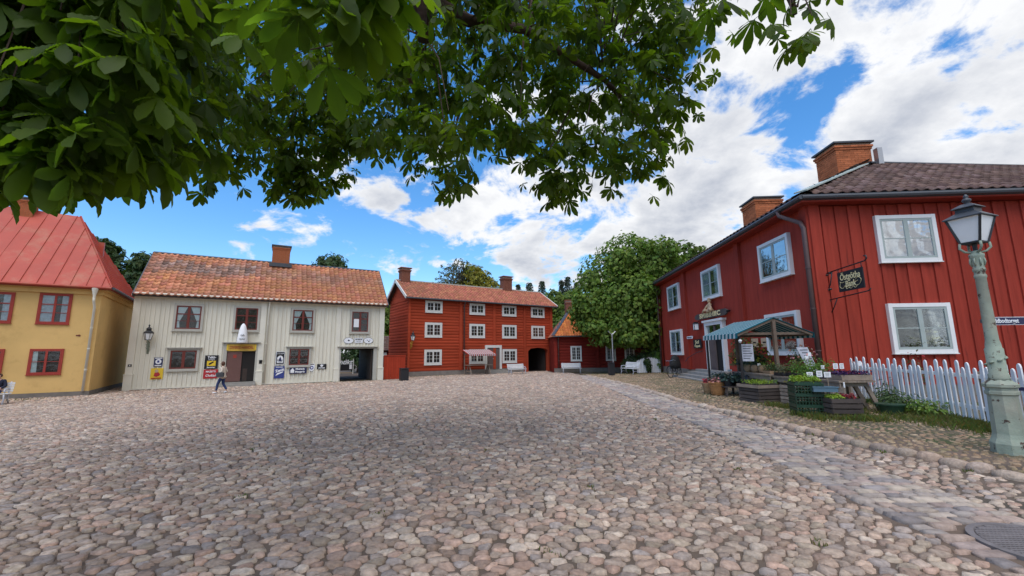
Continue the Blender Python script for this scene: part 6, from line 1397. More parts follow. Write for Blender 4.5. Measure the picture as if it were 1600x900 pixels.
for sd, el, wr in ((1, (-.06, .255, 1.14), (.08, .245, 1.07)), (-1, (-.10, -.245, 1.13), (.06, -.212, 1.075))): c.chain([(.01, .16*sd, 1.36, .072), (*el, .058), (*wr, .046)], 4)
skin('coat', c.v, c.e, c.r, M['coat'], t)
for sd, hp, kn, an in ((1, (.01, .095, .84), (.16, .09, .50), (.205, .09, .13)), (-1, (-.01, -.095, .84), (-.02, -.09, .50), (-.225, -.09, .17))):
    j = Sk(); j.chain([(*hp, .098), (*kn, .068), (*an, .052)]); skin('trouser_leg', j.v, j.e, j.r, M['jeans'], t)
for sd, an, to in ((1, (.20, .09, .06), (.38, .09, .035)), (-1, (-.23, -.09, .10), (-.09, -.10, .03))):
    j = Sk(); j.chain([((an[0]-.03), an[1], an[2]-.01, .045), (an[0]+.06, an[1], an[2]*.6+.01, .048), (*to, .034)]); skin('shoe', j.v, j.e, j.r, M['shoe'], t)
head_parts(t, (.045, 0, 1.57), (1, 0, 0))
part('shoulder_strap', MB().tube([(.02, .16, 1.44), (-.02, .24, 1.25), (-.06, .30, 1.08)], .014, 6), M['bag'], t)
px_b = FW.w(0, 0, 0)
t2 = thing('shoulder_bag', 'dark grey shoulder bag carried at the hip of the walking woman', 'bag', (px_, py_, gzf(px_, py_)+.005), FW.ang+math.pi-.35); part('bag_body', MB().prism([(-.20, .88), (.12, .86), (.16, 1.06), (.08, 1.12), (-.20, 1.10)], .27, .40), M['bag'], t2); part('bag_flap', MB().prism([(-.19, 1.0), (.13, .98), (.15, 1.07), (.08, 1.125), (-.19, 1.105)], .401, .412), M['bag'], t2)
# the person on the bench at the left edge (mostly outside the picture)
sx_, sy_ = -22.62, 18.66
t = thing('person', 'person in dark jacket sitting on the white bench by the yellow house', 'person', (sx_, sy_, gzf(sx_, sy_)), FY.ang-math.pi/2)
s = Sk(); p = s.chain([(0, 0, .56, .14)]); s.chain([(-.03, 0, .72, .125), (-.05, 0, .90, .135), (-.04, 0, 1.03, .10), (-.02, 0, 1.09, .055), (0, 0, 1.15, .056), (.02, 0, 1.21, .083), (.015, 0, 1.27, .07)], p)
for sd in (1, -1):
    w = s.chain([(-.04, .17*sd, 1.02, .06), (.04, .25*sd, .78, .045), (.26, .14*sd, .68, .027)], 3); hand(s, w, (1, -.2*sd, -.2), sd, (0, sd, .2))
    s.chain([(.02, .10*sd, .54, .092), (.44, .11*sd, .53, .062), (.46, .11*sd, .10, .04), (.60, .12*sd, .04, .032)], p)
skin('body', s.v, s.e, s.r, M['skin'], t)
c = Sk(); p = c.chain([(0, 0, .60, .155)]); c.chain([(-.04, 0, .80, .15), (-.05, 0, .98, .13), (-.03, 0, 1.06, .07)], p)
for sd in (1, -1): c.chain([(-.04, .175*sd, 1.01, .075), (.04, .255*sd, .78, .06), (.22, .16*sd, .69, .048)], 2)
skin('jacket', c.v, c.e, c.r, M['sleeve'], t)
for sd in (1, -1):
    j = Sk(); j.chain([(.03, .10*sd, .55, .10), (.44, .11*sd, .54, .075), (.46, .11*sd, .14, .055)]); skin('trouser_leg', j.v, j.e, j.r, M['jeans'], t); j = Sk(); j.chain([(.44, .11*sd, .055, .045), (.52, .11*sd, .045, .046), (.62, .12*sd, .035, .034)]); skin('shoe', j.v, j.e, j.r, M['rubber'], t)
head_parts(t, (.02, 0, 1.22), (1, 0, 0), bob=False)

# ================================================================ TREES
def crown_mesh(ells, n, size, m, seed, fan=3, droop=.3, asp=.55, shell=(.62, 1.12), tint=(.6, 1.35), down=.0):
    g = np.random.default_rng(seed); ells = np.array(ells, float); A = (ells[:, 3]*ells[:, 4]+ells[:, 3]*ells[:, 5]+ells[:, 4]*ells[:, 5]); k = g.choice(len(ells), n, p=A/A.sum())
    d = g.normal(size=(n, 3)); d /= np.linalg.norm(d, axis=1, keepdims=True); rad = g.uniform(shell[0], shell[1], (n, 1))
    lump = 1+.16*np.sin(d[:, :1]*5+k[:, None]*1.7)*np.sin(d[:, 2:]*6+k[:, None]) ; P = ells[k, :3]+d*rad*lump*ells[k, 3:]
    Nn = d*.9+g.normal(0, .45, (n, 3))+np.array([0, 0, .35])
    return leaf_np('crown', P, Nn, g.uniform(.7, 1.35, n)*size, M[m], asp=asp, fan=fan, tint=tint, droop=droop, seed=seed+1)
def broad_tree(name, label, x, y, h, rt, ells, n, size, m, seed, bark='bark', group=None, trunk_h=None, fan=3, m2=None, split=None, twigs=0, cat='tree', zb=None, droop=.3):
    z = (gzf(x, y) if zb is None else zb)-.05; t = thing(name, label, cat, (x, y, z), 0, group); th = trunk_h or h*.3
    part('trunk', MB().tube([(0, 0, -.1), (rt*.1, 0, th*.4), (-rt*.2, rt*.2, th), (0, 0, min(h*.72, th*2))], [rt*1.25, rt, rt*.75, rt*.3], 10), M[bark], t, smooth=True)
    for e in ells[:14]:
        a = Vector((0, 0, th*rnd.uniform(.7, 1.1))); b = Vector(e[:3]); md = (a+b)/2+Vector((0, 0, -.08*(b-a).length)); part('limb', MB().tube([a, md, b], [rt*.4, rt*.25, rt*.06], 6), M[bark], t, smooth=True)
    if twigs:
        mb = MB(); g = random.Random(seed)
        for e in ells:
            for k in range(twigs):
                d = Vector((g.gauss(0, 1), g.gauss(0, 1), g.gauss(.35, 1))).normalized(); c = Vector(e[:3]); q = c+Vector((d.x*e[3], d.y*e[4], d.z*e[5]))*g.uniform(.85, 1.2); o = Vector((0, 0, e[2]*.55)).lerp(c, .6); mb.tube([o, o.lerp(q, .5)+Vector((0, 0, .2)), q], [.06, .035, .012], 4, caps=False)
        part('twigs', mb, M[bark], t)
    if split:
        i = [e for e in ells if e[0] < split]; j = [e for e in ells if e[0] >= split]
        link('crown', crown_mesh(i, int(n*.22), size, m, seed, fan, droop), t); link('crown', crown_mesh(j, int(n*.78), size, m2, seed+3, fan, droop), t)
    else: link('crown', crown_mesh(ells, n, size, m, seed, fan, droop), t)
    return t
def blob(h0, h1, R, n, seed, rr=(.3, .5), flat=.8, top=.5):
    g = random.Random(seed); out = []
    for k in range(n):
        f = (k+.5)/n; zz = h0+(h1-h0)*f; rad = R*math.sin(math.pi*min(1, .18+.82*(f**top)))**.6*.62 if f < .97 else 0; a = k*2.4+g.uniform(-.4, .4); q = g.uniform(.55, 1.05); r = R*g.uniform(*rr)
        out.append((rad*q*math.cos(a), rad*q*math.sin(a), zz, r, r, r*flat))
    return out
# the chestnut at the end of the bank: two joined crowns reaching nearly to the ground
ce = [(-1.1, 0, 10.2, 2.4, 2.3, 1.7), (-2.9, .2, 8.2, 2.5, 2.4, 2.0), (.9, -.4, 9.0, 2.6, 2.5, 2.2), (-4.2, -.2, 5.6, 2.2, 2.2, 1.9), (-1.9, -1.3, 6.0, 2.7, 2.4, 2.3), (.9, -1.5, 6.0, 2.7, 2.3, 2.2), (2.6, -.6, 5.0, 2.3, 2.2, 2.2), (-3.3, -1., 3.7, 2.2, 2., 1.5), (-.9, -1.9, 3.7, 2.4, 1.9, 1.6), (1.4, -1.7, 3.4, 2.2, 1.9, 1.4), (-4.8, .6, 4.6, 1.5, 1.6, 1.4), (2.3, 1., 8.0, 2.3, 2.2, 2.2), (-.3, 2, 7, 3, 2.5, 2.8), (-2.2, 2.0, 5, 2.6, 2.3, 2.4)]
ce += [(e[0]+e[3]*.8*math.cos(q), e[1]-abs(e[4]*.8*math.sin(q)), e[2]+e[5]*.55*math.sin(q*1.7), e[3]*.42, e[4]*.42, e[5]*.42) for k, e in enumerate(ce[:12]) for q in (k*1.3, k*1.3+2.2)]
ce = [tuple(v*1.055 for v in e) for e in ce]
broad_tree('chestnut_tree', 'large round horse chestnut tree at the far end of the red bank house', 12.05, 37.6, 12, .42, ce, 32000, .23, 'leaf_mid', 11, trunk_h=2.4, fan=5, droop=.35)
ce2 = [(0, 0, 10.2, 2.0, 2.2, 1.9), (-1.6, 0, 9.0, 1.9, 2, 1.8), (1.6, .3, 9.2, 2.0, 2, 1.8), (0, -.6, 7.6, 2.4, 2.2, 2.1), (2.2, 0, 7, 2.2, 2.2, 2.2), (-1.5, .4, 6, 2.3, 2.2, 2.4)]
broad_tree('chestnut_tree', 'second chestnut tree just behind the eaves of the bank house', 16.9, 39.2, 12, .4, ce2, 8000, .28, 'leaf_mid', 23, trunk_h=3, fan=5, droop=.35)
# under the tree: hedge and climber
def bush(name, label, x, y, ells, n, size, m, seed, cat='bush'):
    t = thing(name, label, cat, (x, y, gzf(x, y)-.03)); mb = MB()
    for e in ells: mb.tube([(e[0]*.4, e[1]*.4, 0), (e[0], e[1], e[2])], [.05, .015], 5)
    part('stems', mb, M['bark'], t); link('foliage', crown_mesh(ells, n, size, m, seed, 3, .3), t); return t
bush('garden_bush', 'dark green bush spilling over the white bench end', 10.3, 35.6, [(0, 0, .95, .8, .7, .6), (.9, .1, 1.25, .9, .8, .6), (-.6, 0, .7, .5, .5, .5), (1.7, .1, 1.5, .8, .8, .6)], 1500, .17, 'leaf_dark', 31)
bush('garden_bush', 'yellow green bush between the small gate and the bank corner', 12.0, 35.0, [(0, 0, .7, .5, .5, .7), (.3, .1, 1.5, .6, .5, .6), (-.1, .2, 1.2, .6, .5, .6)], 800, .15, 'herb', 32)
bush('climbing_plant', 'dark climber growing over the pickets of the small white gate', 11.0, 34.3, [(0, 0, .6, .22, .18, .5), (-.1, .05, .95, .25, .2, .3)], 260, .14, 'leaf_dark', 33)
# trees beyond the roofs
broad_tree('maple_tree', 'thin crowned tree with a yellow green right half behind the tall red house', -6.6, 60, 15.6, .5, [(-3.4, 0, 11.6, 1.7, 1.6, 1.6), (-2.3, 0, 13.2, 1.8, 1.7, 1.7), (-.9, .2, 14.2, 1.7, 1.6, 1.5), (-1.6, 0, 11.0, 2., 1.8, 1.6), (.9, 0, 13.6, 1.5, 1.5, 1.2), (1.7, 0, 12.4, 1.9, 1.8, 1.6), (3.2, 0, 11.4, 1.8, 1.6, 1.4), (.6, 0, 10.8, 2.2, 2, 1.6)], 3600, .34, 'leaf_grey', 41, bark='bark_grey', m2='leaf_yellow', split=.2, twigs=34, trunk_h=6)
broad_tree('leafy_tree', 'rounded dark green treetop behind the ridge of the cream house', -24.6, 55, 15.4, .5, blob(10.8, 14.2, 3.4, 9, 51, (.36, .5)), 3200, .42, 'leaf_dark', 52, trunk_h=7)
broad_tree('leafy_tree', 'green tree filling the gap between the cream and the tall red house', -15.6, 50.5, 9.4, .35, blob(2.2, 8.0, 2.6, 10, 53, (.4, .55)), 2600, .36, 'leaf_mid', 54, trunk_h=2.5)
broad_tree('leafy_tree', 'dark tree in the courtyard behind the passage of the cream house', -16.9, 46.5, 6, .25, blob(.9, 4.6, 2.6, 12, 57, (.4, .55)), 2600, .30, 'leaf_dark', 58, trunk_h=1.2)
broad_tree('leafy_tree', 'dark dense tree right behind the red metal roof', -59.0, 59, 19.2, .6, blob(9, 18, 3.6, 13, 61, (.34, .5), 1.0, .7), 3400, .6, 'leaf_dark', 62, trunk_h=8)
broad_tree('leafy_tree', 'smaller dark tree next to the verge of the cream house', -54.3, 60, 17.2, .5, blob(8, 16, 2.5, 11, 63, (.4, .55), 1.1, .9), 2600, .55, 'leaf_dark', 64, trunk_h=8)
broad_tree('leafy_tree', 'rounded green tree behind the right end of the tall red house', 7.6, 72, 13, .5, blob(5, 11.8, 3.4, 10, 65, (.36, .5)), 2600, .5, 'leaf_mid', 66, trunk_h=4)
broad_tree('leafy_tree', 'green tree behind the chimney of the low red house', 12.0, 78, 13.5, .5, blob(5, 12.5, 4, 10, 67, (.36, .5)), 2400, .5, 'leaf_mid', 68, trunk_h=4)
def spruce(label, x, y, h, r, seed, h0=.25, pine=False):
    z = -.4; t = thing('spruce_tree', label, 'conifer', (x, y, z), 0, 'conifers on the skyline behind the red houses'); part('trunk', MB().tube([(0, 0, 0), (0, 0, h)], [h*.018, .03], 7), M['bark'], t)
    g = np.random.default_rng(seed); n = 2200; f = g.random(n)**.7; zz = h*(h0+(1-h0)*f); wh = np.round(f*16)/16; R = r*1.5*(1.04-f)**.7*(.8+.3*np.sin(wh*40))*(1 if not pine else .6+.6*np.sin(f*3.1)); a = g.uniform(0, 6.28, n); q = g.random(n)**.5
    P = np.stack([np.cos(a)*R*q, np.sin(a)*R*q, zz-R*q*.35], -1); Nn = np.stack([np.cos(a)*.3, np.sin(a)*.3, np.ones(n)], -1)+g.normal(0, .3, (n, 3))
    link('crown', leaf_np('crown', P, Nn, g.uniform(.6, 1.3, n)*(.8-.25*f), M['needle'], asp=.35, droop=.3, seed=seed), t)
for i, (x, h, r, lb) in enumerate(((1.6, 19.6, 1.6, 'slim spruce, leftmost above the ridge of the tall red house'), (4.6, 20.3, 3.4, 'broad spruce second from the left above the tall red house'), (8.0, 20.8, 2.8, 'pointed spruce in the middle of the conifer skyline'), (13.4, 21.2, 2.2, 'spruce fourth from the left on the conifer skyline'), (15.2, 22.3, 2.8, 'tallest spruce left of the chestnut crown'), (17.8, 21.0, 3.0, 'spruce almost touching the chestnut crown'))): spruce(lb, x, 108+i, h, r, 80+i)
